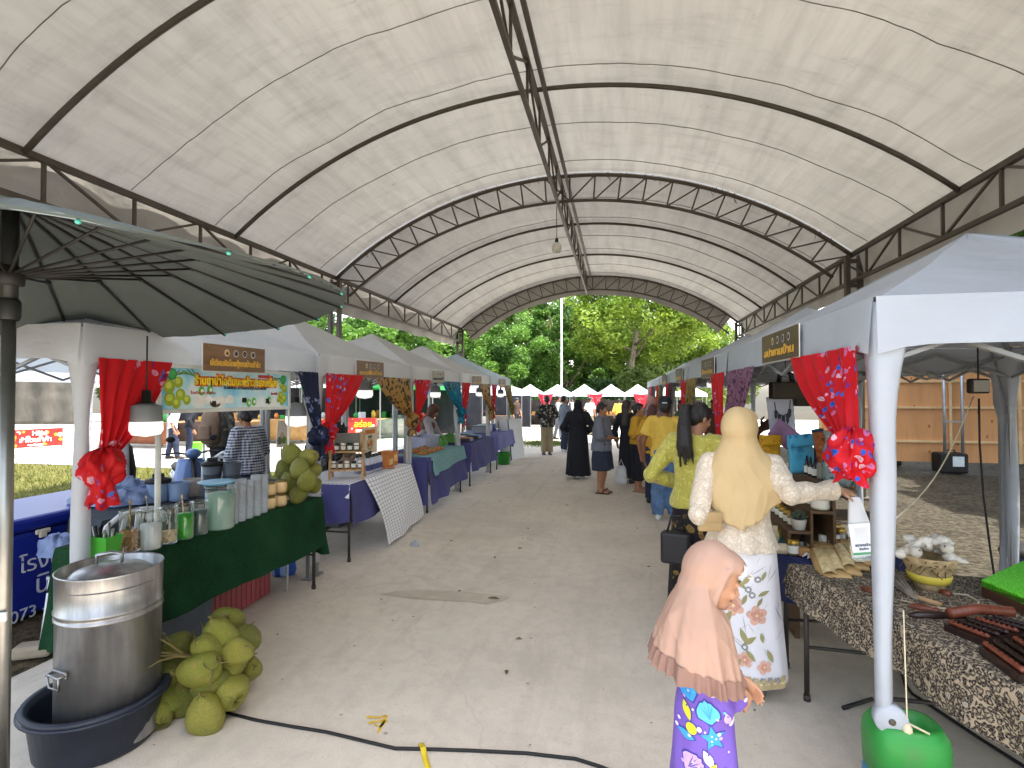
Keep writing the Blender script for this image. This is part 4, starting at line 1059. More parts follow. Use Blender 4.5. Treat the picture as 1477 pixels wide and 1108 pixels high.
# what she holds: cream document pouch under the left arm, white paper bag lifted from the stall
pc = PW(1024, 752, 2.84); t = T('clutch_bag', 'cream clutch bag tucked under the arm of the woman in beige headscarf', 'bag', pc)
b = MB(); b.box(pc, (.13, .03, .105), .2, ch=.012); b.build('pouch', mat('cream_leather', (176, 148, 104), .5), t)
b = MB(); b.box(pc + Vector((0, -.018, .025)), (.125, .006, .05), .2, ch=.003); b.build('flap', MATS['cream_leather'], t)
hb = PW(1222, 722, 2.76); t = T('paper_bag', 'white paper bag pinched between the fingers of the reaching woman', 'bag', hb + Vector((0, 0, -.3)))
b = MB(); b.grid(lambda u, w: (hb.x + .03 + (u - .5) * (.045 + .085 * w ** .8) + .03 * w, hb.y + .012 * sin(u * 9) * w - .02 * w, hb.z + .02 - .20 * w), 14, 16, th=.018)
b.build('sack', mat('white_paper', (228, 228, 230), .7, var=.03, bump=.3, bs=18, bd=.01), t)

# ---- girl in pink headscarf and purple sea-print dress
L1 = spot(1013, 1.80); rz1 = -1.42; s1 = 1.13 / 1.80
M_PINK = cloth('rose_scarf', (172, 140, 124), rough=.5, var=.04, bump=.05); M_TAUPE = cloth('taupe_ruffle', (138, 108, 97), rough=.6, var=.06)
gh = tolocal(PW(1068, 988, 1.76), L1, rz1, s1); ge = tolocal(PW(1018, 1008, 1.74), L1, rz1, s1)
P = Pose(headyaw=-.02, headpitch=.42, rh=gh + Vector((.055, -.03, .0)), re=Vector((.15, ge.y + .05, ge.z + .0)), lh=gh + Vector((-.06, .0, .015)), le=Vector((-.15, ge.y + .05, ge.z + .0)), girth=1.0, hs=1.30, sw=.62)
M_DRESS = cloth('purple_dress', (116, 90, 182), rough=.6, var=.06)
def girl_extra(t, P):
    t_ = pi / 2
    me = robe_mesh(P, .10, .085, .022, True, .062, .012, .016, 5); b = MB(); b.merge(me); bv = b.bvh(); rr = random.Random(8); sh = []
    cyan, ltbl, yell, lav, wht, navy = 1, 2, 3, 4, 5, 6
    def put(m, out, u, v, s, a=0, edge=True):
        if edge: sh.append((navy, out, (u, v), s * 1.13, a))
        sh.append((m, out, (u, v), s, a))
    S = star(5, .45); D = disc(); SH = shell(); LF = leafshape(.45)
    for m, out, px, py, s, a in [(cyan, S, 1013, 1028, .060, .2), (ltbl, SH, 1007, 996, .056, .3), (ltbl, SH, 1049, 1025, .052, -.4), (cyan, S, 1066, 1037, .055, .9), (lav, SH, 988, 1067, .054, -.8), (yell, S, 999, 1097, .062, .1), (yell, S, 1061, 1098, .055, .5), (yell, LF, 980, 1004, .042, .4),
          (lav, LF, 1031, 998, .036, .2), (wht, LF, 1007, 1055, .046, .5), (wht, LF, 1042, 1057, .034, 1.3), (yell, D, 1060, 1066, .02, 0), (lav, SH, 1048, 1088, .04, 1.6), (ltbl, LF, 1027, 1087, .05, .9), (cyan, SH, 981, 979, .046, .6), (cyan, LF, 991, 967, .03, 1.2), (yell, D, 986, 1023, .026, 0),
          (cyan, LF, 979, 1034, .042, 1.5), (lav, D, 1012, 966, .024, 0), (cyan, D, 1049, 997, .022, 0), (yell, LF, 1012, 1066, .03, -.7), (cyan, LF, 1030, 1072, .03, .2), (wht, D, 1036, 1012, .014, 0), (wht, D, 996, 1020, .012, 0), (yell, S, 1032, 1115, .05, .4), (cyan, S, 985, 1125, .05, .4), (lav, SH, 1060, 1130, .05, .4)]:
        u, v = (px - 1015) * .0037, 1.78 - (py - 567) * .0037
        sh.append((navy, out, (u, v), s * 1.15, a, 0)); sh.append((m, out, (u, v), s, a, 1.6))
        if out is SH:
            for q in (-.55, -.2, .2, .55): sh.append((navy if m == lav else cyan, leafshape(.05), (u + q * s * .5 * cos(a) , v + q * s * .5 * sin(a)), s * .7, a - q * .8, 3))
        if out is S:
            for q in range(3): sh.append((wht, D, (u + s * .22 * cos(q * 2.1), v + s * .22 * sin(q * 2.1)), s * .07, 0, 3))
        if out is LF: sh.append((navy, D, (u, v + s * .5), s * .1, 0, 3))
    for k in range(46): sh.append((rr.choice([wht, wht, lav, ltbl]), D, (rr.uniform(-.18, .22), rr.uniform(-.4, .36)), rr.uniform(.004, .009), 0, 1))
    vd = Matrix.Rotation(-rz1, 4, 'Z') @ (L1 + Vector((0, 0, .55)) - C0); vd.z = 0; vd.normalize()
    decal(b, bv, Vector((0, .05, .80)) - vd * 1.2, vd, (0, 0, 1), sh, off=.002)
    side = vd.cross(Vector((0, 0, 1)))
    rest = [(rr.choice([1, 2, 3, 4]), rr.choice([S, SH, LF]), (rr.uniform(-.25, .25), rr.uniform(-.6, .4)), rr.uniform(.05, .08), rr.uniform(0, 6)) for k in range(26)]
    decal(b, bv, Vector((0, .05, .80)) + vd * 1.2, -vd, (0, 0, 1), rest, off=.002)
    o = b.build('dress', [M_DRESS] + [mat(n, c, .7, bump=0, var=.1) for n, c in (('print_cyan', (58, 152, 220)), ('print_light_blue', (92, 186, 232)), ('print_yellow', (206, 204, 48)), ('print_lavender', (190, 160, 208)), ('print_white', (226, 222, 230)), ('print_navy', (62, 56, 150)))], t)
    bpy.data.meshes.remove(me)
    # lowered lids with lashes, brows, lips
    b = MB()
    for sx in (-1, 1):
        b.mat(0); b.tube([P.Hm @ Vector((sx * x, y - .0155, z)) for x, y, z in ((.014, .094, 1.576), (.024, .093, 1.570), (.036, .088, 1.570), (.047, .078, 1.575))], [.0012, .0022, .0022, .0012], 5)
        b.tube([P.Hm @ Vector((sx * x, y - .0155, z)) for x, y, z in ((.012, .096, 1.606), (.028, .097, 1.613), (.048, .086, 1.606))], [.002, .003, .0015], 5)
    b.mat(1); b.tube([P.Hm @ Vector((x, y - .006, z)) for x, y, z in ((-.020, .088, 1.519), (-.008, .0985, 1.521), (0, .0985, 1.520), (.008, .0985, 1.521), (.020, .088, 1.519))], [.002, .0042, .004, .0042, .002], 6)
    b.tube([P.Hm @ Vector((x, y - .006, z)) for x, y, z in ((-.017, .087, 1.512), (0, .0965, 1.510), (.017, .087, 1.512))], [.002, .0052, .002], 6)
    b.build('face_features', [mat('lash_dark', (44, 30, 26), .6, bump=0), mat('lip', (158, 92, 84), .45, bump=0)], t)
    # headscarf: hood, cape, gathered ruffle, band with flower
    b = MB(); H = P.Hm
    b.ell((0, -.042, 1.602), (.092, .104, .118), None, 20, 14, H); b.ell((0, -.055, 1.52), (.084, .078, .10), None, 14, 10, H); b.ell((0, .012, 1.447), (.058, .058, .045), None, 12, 8, H); b.ell((0, .006, 1.660), (.084, .088, .050), None, 16, 10, H)
    b.tube([(-.078, .0, 1.645), (-.05, .050, 1.655), (0, .068, 1.656), (.05, .050, 1.655), (.078, .0, 1.645)], .019, 8, X=H)
    for sx in (-1, 1): b.tube([(sx * .078, .0, 1.645), (sx * .082, -.004, 1.58), (sx * .070, .0, 1.50), (sx * .035, .030, 1.452)], .017, 8, X=H)
    R = []; K = 14; n = 64; HEM = []
    for i in range(K + 1):
        q = i / K; ring = []
        for k in range(n):
            a = 2 * pi * k / n; ca, sa = cos(a), sin(a); f = .5 + .5 * sa
            lo = 1.245 * (1 - f) + 1.13 * f; z0 = 1.56; z = z0 + (lo - z0) * q
            rx = .100 + .150 * q ** .5; ry = (.09 + (.150 if sa < 0 else .092) * q ** .6)
            wob = 1 + q * (.04 * sin(a * 9 + q) + .03 * sin(a * 15 + 1.3 - q * 2) + .02 * sin(a * 23))
            top = H @ Vector((.085 * ca, -.035 + (.085 if sa < 0 else .045) * sa, 1.54 - .085 * max(0, sa))); bot = Vector((rx * ca * wob, -.02 + ry * sa * wob, z)); m = min(1, q * 2.2); m = m * m * (3 - 2 * m)
            ring.append(top * (1 - m) + bot * m if q < .46 else bot)
        R.append(ring)
    HEM = R[-1]; b.rings(R)
    me_ = fuse(b, .0075, 4, .003, 10, 2, .4); drapefolds(me_, P, .010, 1.4, 1.50, 1.15, H); to_obj(me_, 'headscarf', M_PINK, t)
    b = MB(); n2 = 260; rg = []
    for w in (0, .33, .66, 1):
        ln = []
        for k in range(n2):
            x = k / n2 * n; i = int(x); f = x - i; p = HEM[i] * (1 - f) + HEM[(i + 1) % n] * f; a = 2 * pi * k / n2
            out = Vector((p.x, p.y + .02, 0)).normalized(); ln.append(p + out * (.004 + .020 * w + (.004 + .010 * w) * sin(a * 27 + 2 * sin(a * 5))) + Vector((0, 0, .010 - .080 * w + .002 * w * sin(a * 41))))
        rg.append(ln)
    b.rings(rg, caps=False); b.build('ruffle', M_TAUPE, t)
    b = MB(); fc = H @ Vector((.058, .062, 1.660)); rot = H.to_3x3().normalized()
    for k in range(6):
        a = k * pi / 3; b.ell(fc + rot @ Vector((cos(a) * .020 + .004, .0, sin(a) * .020)), (.013, .007, .013), None, 8, 6)
    b.mat(1); b.ell(fc + rot @ Vector((.006, .006, 0)), (.008,) * 3, None, 8, 6)
    b.mat(1)
    for k in range(14):
        q = k / 13; p = H @ Vector((.09 * cos(2.2 * q - .2) , .07 + .032 * sin(2.2 * q + .3), 1.648 + .008 * sin(q * 3))); b.ell(p, (.004,) * 3, None, 6, 4)
    b.build('flower_trim', [mat('white_petal', (236, 226, 220), .6, bump=0), mat('pearl', (226, 206, 190), .25, bump=0)], t)
person('girl in a rose headscarf and purple sea-print dress standing in the foreground', L1, rz1, 1.13 * 1.71 / 1.80, P, skin=SKIN_L, voxel=.0075, fine=True, extra=girl_extra,
       rhand=dict(d=(-.25, .55, -.75), palm=(-.8, -.5, -.1), curl=.45, r=1.1), lhand=dict(d=(.3, .7, -.5), palm=(.7, -.6, -.2), curl=.3, r=1.1), ears=False, eye=False)

# ---- woman in lime jacket with a ponytail
L2 = spot(1000, 3.95); rz2 = -.55
P = Pose(lean=.08, headyaw=-.45, headpitch=.30, lh=(-.16, .20, 1.0), le=(-.33, -.10, 1.10), rh=(.15, .25, 1.05), re=(.26, .02, 1.08), girth=1.05)
person('woman in a lime lace jacket with a black ponytail, bending towards the stall', L2, rz2, 1.56, P, top=dict(m=M_LIME, name='lace_jacket', sleeve='long', hem=.86, flare=.025, folds=.018, ease=.024),
       bottom=dict(kind='skirt', m=floral('black_flowered_skirt', (30, 28, 34), [(150, 120, 60), (120, 96, 52), (60, 50, 40)], 16, .2, trans=0), hem=.10, rhem=(.2, .17), pleat=.03), head=dict(kind='hair', style='pony'), shoes=(SHOED, 'sandal'), skin=SKIN, voxel=.010)
hb = PW(975, 790, 3.75); t = T('handbag', 'black handbag hanging beside the woman in the lime jacket', 'bag', hb)
b = MB(); b.box(hb, (.20, .10, .22), -.3, ch=.02); b.build('body', mat('black_leather', (32, 32, 38), .45), t)
b = MB(); b.tube([hb + Vector((-.06, 0, .10)), hb + Vector((-.03, 0, .22)), hb + Vector((.03, 0, .22)), hb + Vector((.06, 0, .10))], .008, 6); b.build('handle', MATS['black_leather'], t)

# ---- the queue beyond
P = Pose(lh=(-.30, .05, .86), le=(-.30, -.03, 1.1), rh=(.12, .24, 1.05), re=(.28, .02, 1.08), rf=(.10, .02), lf=(-.10, -.03), girth=1.1)
def capx(t, P):
    b = MB(); b.lathe([(.0, .105), (.05, .098), (.088, .06), (.096, .0)], (0, 0, 0), 18, X=P.Hm @ Matrix.Translation((0, -.022, 1.632)), sy=1.12)
    b.grid(lambda u, w: (-.075 + .15 * u, .085 + .07 * w * sin(pi * u) + .0, 1.638 - .012 * w), 10, 3, X=P.Hm, th=.004); b.build('cap', mat('dark_cap', (36, 38, 46), .8), t)
    b = MB(); b.box((0, -.135, 1.640), (.07, .004, .014), X=P.Hm); b.build('strap', WHITE, t)
    b = MB(); b.box(P.lh + Vector((-.01, .03, -.10)), (.012, .075, .15), ch=.004); b.build('phone', mat('phone_black', (20, 20, 24), .25), t)
person('person in a yellow polo shirt, jeans and dark cap seen from behind', PG(960, 750), -.12, 1.56, P, top=dict(m=YEL, hem=.88, sleeve='short', ease=.028, loose=.016, folds=.020), bottom=dict(kind='trousers', m=JEAN, end=.06, ease=.03, folds=.022), head=dict(kind='hair'), shoes=(SHOEW, 'shoe'), skin=SKIN_D, extra=capx)
P = Pose(headyaw=.15, lh=(-.25, .05, .84), le=(-.27, -.02, 1.1), rh=(.2, .18, .95), re=(.26, -.02, 1.1), girth=1.12)
person('girl in a mustard blouse and black trousers turned towards the right stalls', PG(922, 709), -1.95, 1.46, P, top=dict(m=MUST, hem=.92, sleeve='elbow', ease=.035, loose=.02, folds=.018), bottom=dict(kind='trousers', m=BLACK, end=.22, ease=.045), head=dict(kind='hair', style='bun'), shoes=(mat('tan_sandal', (150, 120, 94), .7), 'sandal'))
P = Pose(headyaw=-.3, lh=(-.26, .04, .82), rh=(.24, .06, .82))
person('person with long dark hair in a black dress behind the girl in mustard', PG(905, 697), -.5, 1.50, P, top=dict(m=BLACK, hem=.84, sleeve='long', folds=.01), bottom=dict(kind='skirt', m=BLACK, hem=.12), head=dict(kind='hair', style='long', m=hairmat('dark_brown_hair', (46, 32, 28))), shoes=(SHOED, 'shoe'), skin=SKIN)
sb = PG(896, 699); sb = PW(896, 682, 8.9); t = T('shopping_bag', 'white shopping bag hanging low beside the girl in mustard blouse', 'bag', sb)
b = MB(); b.rings([oval(sb.z + z, rx, ry, sb.x, sb.y, 16) for z, rx, ry in ((-.18, .09, .05), (-.12, .10, .06), (.05, .085, .04), (.12, .05, .012))]); b.build('sack', mat('white_plastic', (222, 224, 228), .4, bump=.5, bs=25, bd=.01, trans=.3), t)
b = MB(); b.tube([sb + Vector((-.04, 0, .11)), sb + Vector((0, 0, .22)), sb + Vector((.04, 0, .11))], .008, 6); b.build('handle', MATS['white_plastic'], t)
P = Pose(headyaw=-.4)
person('person with reddish brown hair just left of the dark cap', spot(943, 7.9), -.4, 1.46, P, top=dict(m=MUST, hem=.86, sleeve='short'), bottom=dict(kind='trousers', m=NAVY), head=dict(kind='hair', style='long', m=HAIR_R), shoes=(SHOED, 'shoe'))
person('woman in a dusty pink headscarf in the queue at the right stalls', spot(939, 10.2), .3, 1.56, Pose(), top=dict(m=SLATE, sleeve='long'), bottom=dict(kind='skirt', m=NAVY, hem=.1), head=dict(kind='hijab', m=cloth('dusty_pink_scarf', (190, 150, 142))), shoes=(SHOED, 'shoe'))
P = Pose(headyaw=-.1, headpitch=.12, lh=(.12, .19, 1.08), le=(-.27, .06, 1.06), rh=(-.12, .22, 1.03), re=(.29, .07, 1.05), girth=1.32, hips=.98)
def shx(t, P):
    b = MB()
    for sx in (-1, 1): b.tube([(sx * .205, .01, .86), (sx * .213, .02, .66), (sx * .21, .02, .48)], .006, 5)
    b.build('piping', WHITE, t)
person('stout boy in a grey tee and dark shorts standing with folded arms', PG(868, 711), -1.85, 1.47, P, top=dict(m=GREY, hem=.80, sleeve='elbow', ease=.03, loose=.02, folds=.018), bottom=dict(kind='shorts', m=cloth('dark_shorts', (48, 54, 70)), end=.44, ease=.035), head=dict(kind='hair'), shoes=(SHOED, 'sandal'), extra=shx)
P = Pose(lh=(-.10, .22, 1.0), le=(-.33, -.03, 1.10), rh=(.10, .22, 1.0), re=(.33, -.03, 1.10), girth=1.12)
def abaya(t, P): to_obj(robe_mesh(P, .07, .05, .03, True, .06, .014, .012, 3), 'robe', BLACK, t)
person('woman in a long black robe and headscarf seen from behind', PG(834, 690), -.1, 1.49, P, head=dict(kind='hijab', m=BLACK, back=1.22, side=1.27, width=.19), shoes=(SHOEW, 'shoe'), extra=abaya)
P = Pose(headpitch=.25, lh=(-.10, .26, 1.10), le=(-.29, .0, 1.1), rh=(.10, .26, 1.10), re=(.29, .0, 1.1))
person('man in a black and white leaf-print shirt and khaki trousers', PG(789, 656), .25, 1.56, P, top=dict(m=floral('leaf_print_shirt', (36, 36, 38), [(150, 146, 136), (120, 116, 108), (190, 184, 172)], 13, .9, trans=0, vine=False), hem=.80, sleeve='elbow', ease=.035, loose=.02), bottom=dict(kind='trousers', m=KHAKI, ease=.03), head=dict(kind='hair'), shoes=(SHOEB, 'sandal'), skin=SKIN_D)
P = Pose(headyaw=.1, rh=(.05, .16, 1.42), re=(.24, .12, 1.16), lh=(-.2, .14, .95))
def bagx(t, P):
    b = MB(); b.box((-.17, -.02, .98), (.09, .17, .2), ch=.02); b.build('shoulder_bag', BLACK, t)
    b = MB(); b.tube([(-.18, .0, 1.06), (-.05, .13, 1.25), (.10, .03, 1.45), (.06, -.10, 1.40), (-.1, -.12, 1.2), (-.18, -.03, 1.06)], .013, 6); b.build('bag_strap', BLACK, t)
person('man in a slate shirt with a black shoulder bag, hand at his mouth', PG(814, 652), -1.1, 1.55, P, top=dict(m=SLATE, hem=.80, sleeve='elbow', ease=.03, loose=.02), bottom=dict(kind='trousers', m=NAVY, ease=.02), head=dict(kind='hair'), shoes=(SHOEW, 'shoe'), extra=bagx)
small = dict(voxel=.018)
person('person in a pale top and grey trousers half hidden behind the man with shoulder bag', PG(805, 634), -1.4, 1.58, Pose(rf=(.1, .12), lf=(-.1, -.12)), top=dict(m=cloth('pale_grey_cotton', (186, 184, 186)), sleeve='elbow'), bottom=dict(kind='trousers', m=GREY), head=dict(kind='hair'), shoes=(SHOED, 'shoe'), **small)
person('man in a white shirt across the yard left of the black robe', PG(828, 630), .3, 1.62, Pose(), top=dict(m=WHITE, sleeve='elbow'), bottom=dict(kind='trousers', m=NAVY), head=dict(kind='hair'), shoes=(SHOED, 'shoe'), **small)
person('person in a white shirt across the yard right of the black robe', PG(851, 628), -.6, 1.6, Pose(), top=dict(m=WHITE, sleeve='short'), bottom=dict(kind='trousers', m=KHAKI), head=dict(kind='hair'), shoes=(SHOED, 'shoe'), **small)
person('man in a bright yellow shirt and black trousers walking off across the yard', PG(893, 622), -.1, 1.62, Pose(rf=(.08, .14), lf=(-.08, -.12)), top=dict(m=YEL, sleeve='elbow', ease=.03), bottom=dict(kind='trousers', m=BLACK), head=dict(kind='hair'), shoes=(SHOED, 'shoe'), **small)
person('vendor in a dark shirt behind a far table at the end of the left row', PG(745, 622), -2.2, 1.62, Pose(headpitch=.3), top=dict(m=cloth('dark_brown_cotton', (66, 54, 48)), sleeve='short'), bottom=dict(kind='trousers', m=BLACK), head=dict(kind='hair'), **small)
person('dark-haired vendor standing inside the second right tent', spot(1034, 8.2), 2.2, 1.55, Pose(headpitch=.2), top=dict(m=cloth('brown_shirt', (92, 66, 54)), sleeve='short'), bottom=dict(kind='trousers', m=BLACK), head=dict(kind='hair'), skin=SKIN_D)
person('vendor with a green collar inside the third right tent', spot(983, 10.5), 2.0, 1.5, Pose(), top=dict(m=cloth('green_shirt', (60, 104, 66)), sleeve='short'), bottom=dict(kind='trousers', m=BLACK), head=dict(kind='hair'), skin=SKIN_D, **small)

# ---- behind the left stalls
def chk(name, a, b_, sc):
    k = NT(name); v = k.coord(rand=False); s = k.n('SeparateXYZ', {0: v})
    fs = [k.ramp(k.math('FRACT', k.math('MULTIPLY', s.outputs[i], sc)), [(0, (0, 0, 0)), (.5, (1, 1, 1))], 'CONSTANT') for i in (0, 1, 2)]
    m = k.mix(.5, k.mix(.5, fs[0], fs[1]), fs[2]); c = k.ramp(m, [(.2, lin(a)), (.75, lin(b_))]); k.base(c); k.set(Roughness=.8); MATS[name] = k.m; return k.m
P = Pose(lean=.12, headpitch=.45, lh=(-.12, .30, 1.02), le=(-.28, .05, 1.05), rh=(.10, .30, 1.02), re=(.28, .05, 1.05), girth=1.1)
person('man in a blue and white checked shirt bending over behind the coconut stall', spot(362, 6.4), 1.35, 1.44, P, top=dict(m=chk('checked_shirt', (42, 50, 84), (206, 210, 220), 26), hem=.80, sleeve='elbow', ease=.03, loose=.02), bottom=dict(kind='trousers', m=NAVY), head=dict(kind='hair'), shoes=(SHOED, 'shoe'), skin=SKIN)
def pack(t, P):
    b = MB(); b.rings([[Vector((rx * cos(a) * (1 - .12 * abs(cos(a)) ** 3), -.19 + ry * sin(a), z)) for a in [2 * pi * k / 18 for k in range(18)]] for z, rx, ry in ((.90, .12, .08), (.93, .16, .11), (1.1, .17, .12), (1.3, .16, .11), (1.42, .12, .08), (1.45, .06, .04))]); b.build('backpack', mat('brown_canvas', (104, 86, 72), .8), t)
    b = MB(); b.rings([[Vector((.11 * cos(a), -.31 + .035 * sin(a), z)) for a in [2 * pi * k / 14 for k in range(14)]] for z in (.97, 1.0, 1.18, 1.2)]); b.build('backpack_pocket', MATS['brown_canvas'], t)
person('person wearing a brown backpack and camouflage clothes beyond the coconut stall', spot(318, 8.3), -.1, 1.62, Pose(girth=1.1), top=dict(m=floral('camouflage', (52, 50, 46), [(80, 76, 66), (40, 40, 38), (104, 98, 84)], 12, 1.2, trans=0, vine=False), sleeve='long', loose=.03), bottom=dict(kind='trousers', m=BLACK), head=dict(kind='hair'), shoes=(SHOED, 'shoe'), extra=pack)
person('person in a white shirt and navy trousers far behind the banner stall', PG(248, 662), -.9, 1.5, Pose(lean=.25, rf=(.1, .15), lf=(-.1, -.1)), top=dict(m=WHITE, sleeve='elbow'), bottom=dict(kind='trousers', m=NAVY), head=dict(kind='hair'), shoes=(SHOED, 'shoe'), **small)
person('person in dark clothes far behind the banner stall', PG(272, 660), -.7, 1.5, Pose(lean=.3), top=dict(m=BLACK, sleeve='long'), bottom=dict(kind='trousers', m=NAVY), head=dict(kind='hair'), shoes=(SHOED, 'shoe'), **small)
P = Pose(lean=.32, headpitch=.25, lh=(-.16, .50, .98), le=(-.26, .28, 1.04), rh=(.16, .50, .98), re=(.27, .27, 1.02), girth=1.15)
person('vendor in a brown headscarf leaning over the goods of the teal-cloth stall', spot(609, 9.6, -.12), -1.45, 1.58, P, top=dict(m=cloth('pale_mauve_cotton', (176, 168, 172)), sleeve='long', loose=.02), bottom=dict(kind='trousers', m=NAVY), head=dict(kind='hijab', m=cloth('brown_scarf', (112, 84, 76)), back=1.15, side=1.2))
# ================================================================== LEFT SIDE
M_METAL = mat('galvanised_tube', (150, 150, 146), .35, .9, .15, 8, .1); M_BLK = MATS['black_rubber']; GL = glass()
M_WOOD = mat('raw_wood', (176, 140, 98), .65, var=.3, vs=4, st=(8, 8, 1), bump=.2); M_WOODD = mat('dark_wood', (74, 46, 34), .5, var=.35, vs=5, st=(6, 1, 6), bump=.2)
M_LEGD = mat('dark_table_leg', (70, 66, 62), .5, .5)
def V(*a): return Vector(a)
# ---- parasol
pp = PW(9, 700, 2.05); U0 = V(pp.x, pp.y, 0); um = T('parasol', 'dark grey garden parasol with many ribs, standing at the left edge', 'parasol', U0)
b = MB(); b.tube([U0, U0 + V(0, 0, 1.98)], .0225, 16); b.build('pole', M_METAL, um)
b = MB(); b.tube([U0 + V(0, 0, 1.94), U0 + V(0, 0, 2.36)], .027, 14); b.lathe([(.03, 1.90), (.036, 1.91), (.036, 1.97), (.03, 1.98)], U0, 14); b.build('upper_tube', mat('black_tube', (30, 32, 32), .5), um)
b = MB(); b.box(U0 + V(.012, -.026, .78), (.05, .012, .035), .5, ch=.004); b.build('price_sticker', mat('sticker_white', (214, 216, 218), .6), um)
b = MB(); b.lathe([(0, .07), (.05, .07), (.15, .04), (.17, .0)], U0, 24); b.build('base', M_BLK, um)
M_SHADE = mat('parasol_cloth', (74, 82, 80), .7, var=.08, vs=3, bump=.3, bs=14, bd=.012, trans=.05); M_SHADET = mat('parasol_top', (88, 98, 96), .6, var=.08, bump=.2, trans=.05)
def rim(a):
    dx, dw = 1.13 * cos(a), 1.13 * sin(a); g = (a % (2 * pi)); drop = .165 * max(0.0, min(1.0, (g - .55) / 1.7)) if g < pi + .4 else .165 * max(0, 1 - (g - pi - .4) / 1.2)
    return V(dx, (dw + .195 * dx) / .981, 2.07 - drop - (.02 if 1.9 < g < 2.5 else 0))
NR = 20; b = MB()
for k in range(NR):
    a0, a1 = 2 * pi * k / NR, 2 * pi * (k + 1) / NR
    def fn(u, w, a0=a0, a1=a1):
        p = rim(a0) * (1 - u) + rim(a1) * u; z = p.z + (2.37 - p.z) * (1 - w ** 1.12) - .03 * sin(pi * u) * sin(pi * w)
        return U0 + V(p.x * w, p.y * w, z + .010 * sin(pi * u) * mnoise.noise(V(u * 3 + k * 5, w * 6, 1)))
    b.grid(fn, 8, 16)
b.build('canopy', M_SHADE, um)
b = MB()
for k in range(NR):
    a0, a1 = 2 * pi * k / NR, 2 * pi * (k + 1) / NR
    b.grid(lambda u, w: U0 + (rim(a0) * (1 - u) + rim(a1) * u) * (1 + .02 * w) + V(0, 0, .003 - (.040 if (a0 + pi) % (2 * pi) - pi < .2 and (a0 + pi) % (2 * pi) - pi > -2.4 else .012) * w), 6, 3)
b.build('hem', M_SHADET, um)
for k in range(NR):
    a = 2 * pi * k / NR; p = rim(a); pts = []
    for i in range(9):
        w = i / 8; pts.append(U0 + V(p.x * w, p.y * w, p.z + (2.37 - p.z) * (1 - w ** 1.12) - .012))
    b = MB(); b.tube(pts, [.006] * 8 + [.004], 6); rb = b.build('rib', M_BLK, um)
    b = MB(); b.ell(U0 + p + V(0, 0, -.004), (.008, .008, .007), None, 8, 6); b.build('tip', mat('teal_tip', (90, 190, 176), .4), rb)
    if True: b = MB(); m = pts[4]; b.tube([U0 + V(cos(a) * .03, sin(a) * .03, 2.075), m], .0055, 6); b.ell(m, (.011,) * 3, None, 8, 6); b.build('stretcher', M_BLK, um)
b = MB(); b.lathe([(.024, 2.03), (.045, 2.035), (.048, 2.07), (.04, 2.10), (.025, 2.11)], U0, 14); b.build('runner', M_BLK, um)

# ---- tables and cloths
def table(label, fn_, ff, bf, bn, z, group=None, cat='table', top=None):
    c = (fn_ + ff + bf + bn) / 4; t = T('folding_table', label, cat, V(c.x, c.y, 0), group)
    pts = [V(p.x, p.y, z - .025) for p in (fn_, bn, bf, ff)]; b = MB(); b.prism(pts, (0, 0, .025)); b.build('tabletop', top or mat('table_laminate', (170, 166, 158), .5), t)
    for p in pts:
        q = p + (V(c.x, c.y, z) - p) * .08; b = MB(); b.tube([V(q.x, q.y, 0), V(q.x, q.y, z - .025)], .0135, 8); b.lathe([(.018, 0), (.018, .03)], V(q.x, q.y, 0), 10, caps=True); b.build('leg', M_LEGD, t)
    b = MB(); m = [p + (V(c.x, c.y, z) - p) * .08 for p in pts]; b.tube([V(m[0].x, m[0].y, .28), V(m[1].x, m[1].y, .28)], .009, 6); b.build('brace', M_LEGD, t); b = MB(); b.tube([V(m[2].x, m[2].y, .28), V(m[3].x, m[3].y, .28)], .009, 6); b.build('brace', M_LEGD, t); return t
def drape(name, label, quad, z, drops, m, cat='tablecloth', wave=.03, seed=0, group=None, over=.008, nx=26, scallop=0.0, build=True):
    """cloth lying on a quad (front-near, front-far, back-far, back-near) with drops hanging on the four sides"""
    fn_, ff, bf, bn = [V(p.x, p.y, z + .006) for p in quad]; c = (fn_ + ff + bf + bn) / 4
    P = [c + (p - c) * (1 + over) for p in (fn_, ff, bf, bn)]; b = MB()
    b.grid(lambda u, w: P[0] * (1 - u) * (1 - w) + P[1] * u * (1 - w) + P[2] * u * w + P[3] * (1 - u) * w + V(0, 0, .003 * mnoise.noise(V(u * 8, w * 6, seed))), 16, 10)
    for i in range(4):
        d = drops[i]; 
        if not d: continue
        a, e = P[i], P[(i + 1) % 4]; out = ((a + e) / 2 - c); out.z = 0; ed = (e - a).normalized(); out = (out - ed * out.dot(ed)).normalized(); dn = d if isinstance(d, tuple) else (d, d)
        def fn(u, w, a=a, e=e, out=out, dn=dn, ed=ed):
            L = dn[0] * (1 - u) + dn[1] * u; sp = .10 * w * w * L
            p = a * (1 - u) + e * u; wv = wave * w * (sin(u * 17 + seed * 3 + 2 * sin(u * 5)) * .6 + mnoise.noise(V(u * 9, w * 1.5, seed + i)))
            return p + out * (.012 * min(1, w * 8) + sp + wv * .9) + ed * (u - .5) * .05 * w + V(0, 0, -L * w - scallop * w * abs(sin(u * 8)))
        b.grid(fn, nx, 12)
    return b.build(name, m, label=label, cat=cat, group=group) if build else b
TZ = .74
def on(px, py, z=TZ): return PZ(px, py, z)
q1 = [on(182, 803), on(464, 718), on(464, 718) + V(-.62, .0, 0), on(182, 803) + V(-.52, .05, 0)]
table('folding table under the dark green turf cloth of the coconut stall', *q1, TZ)
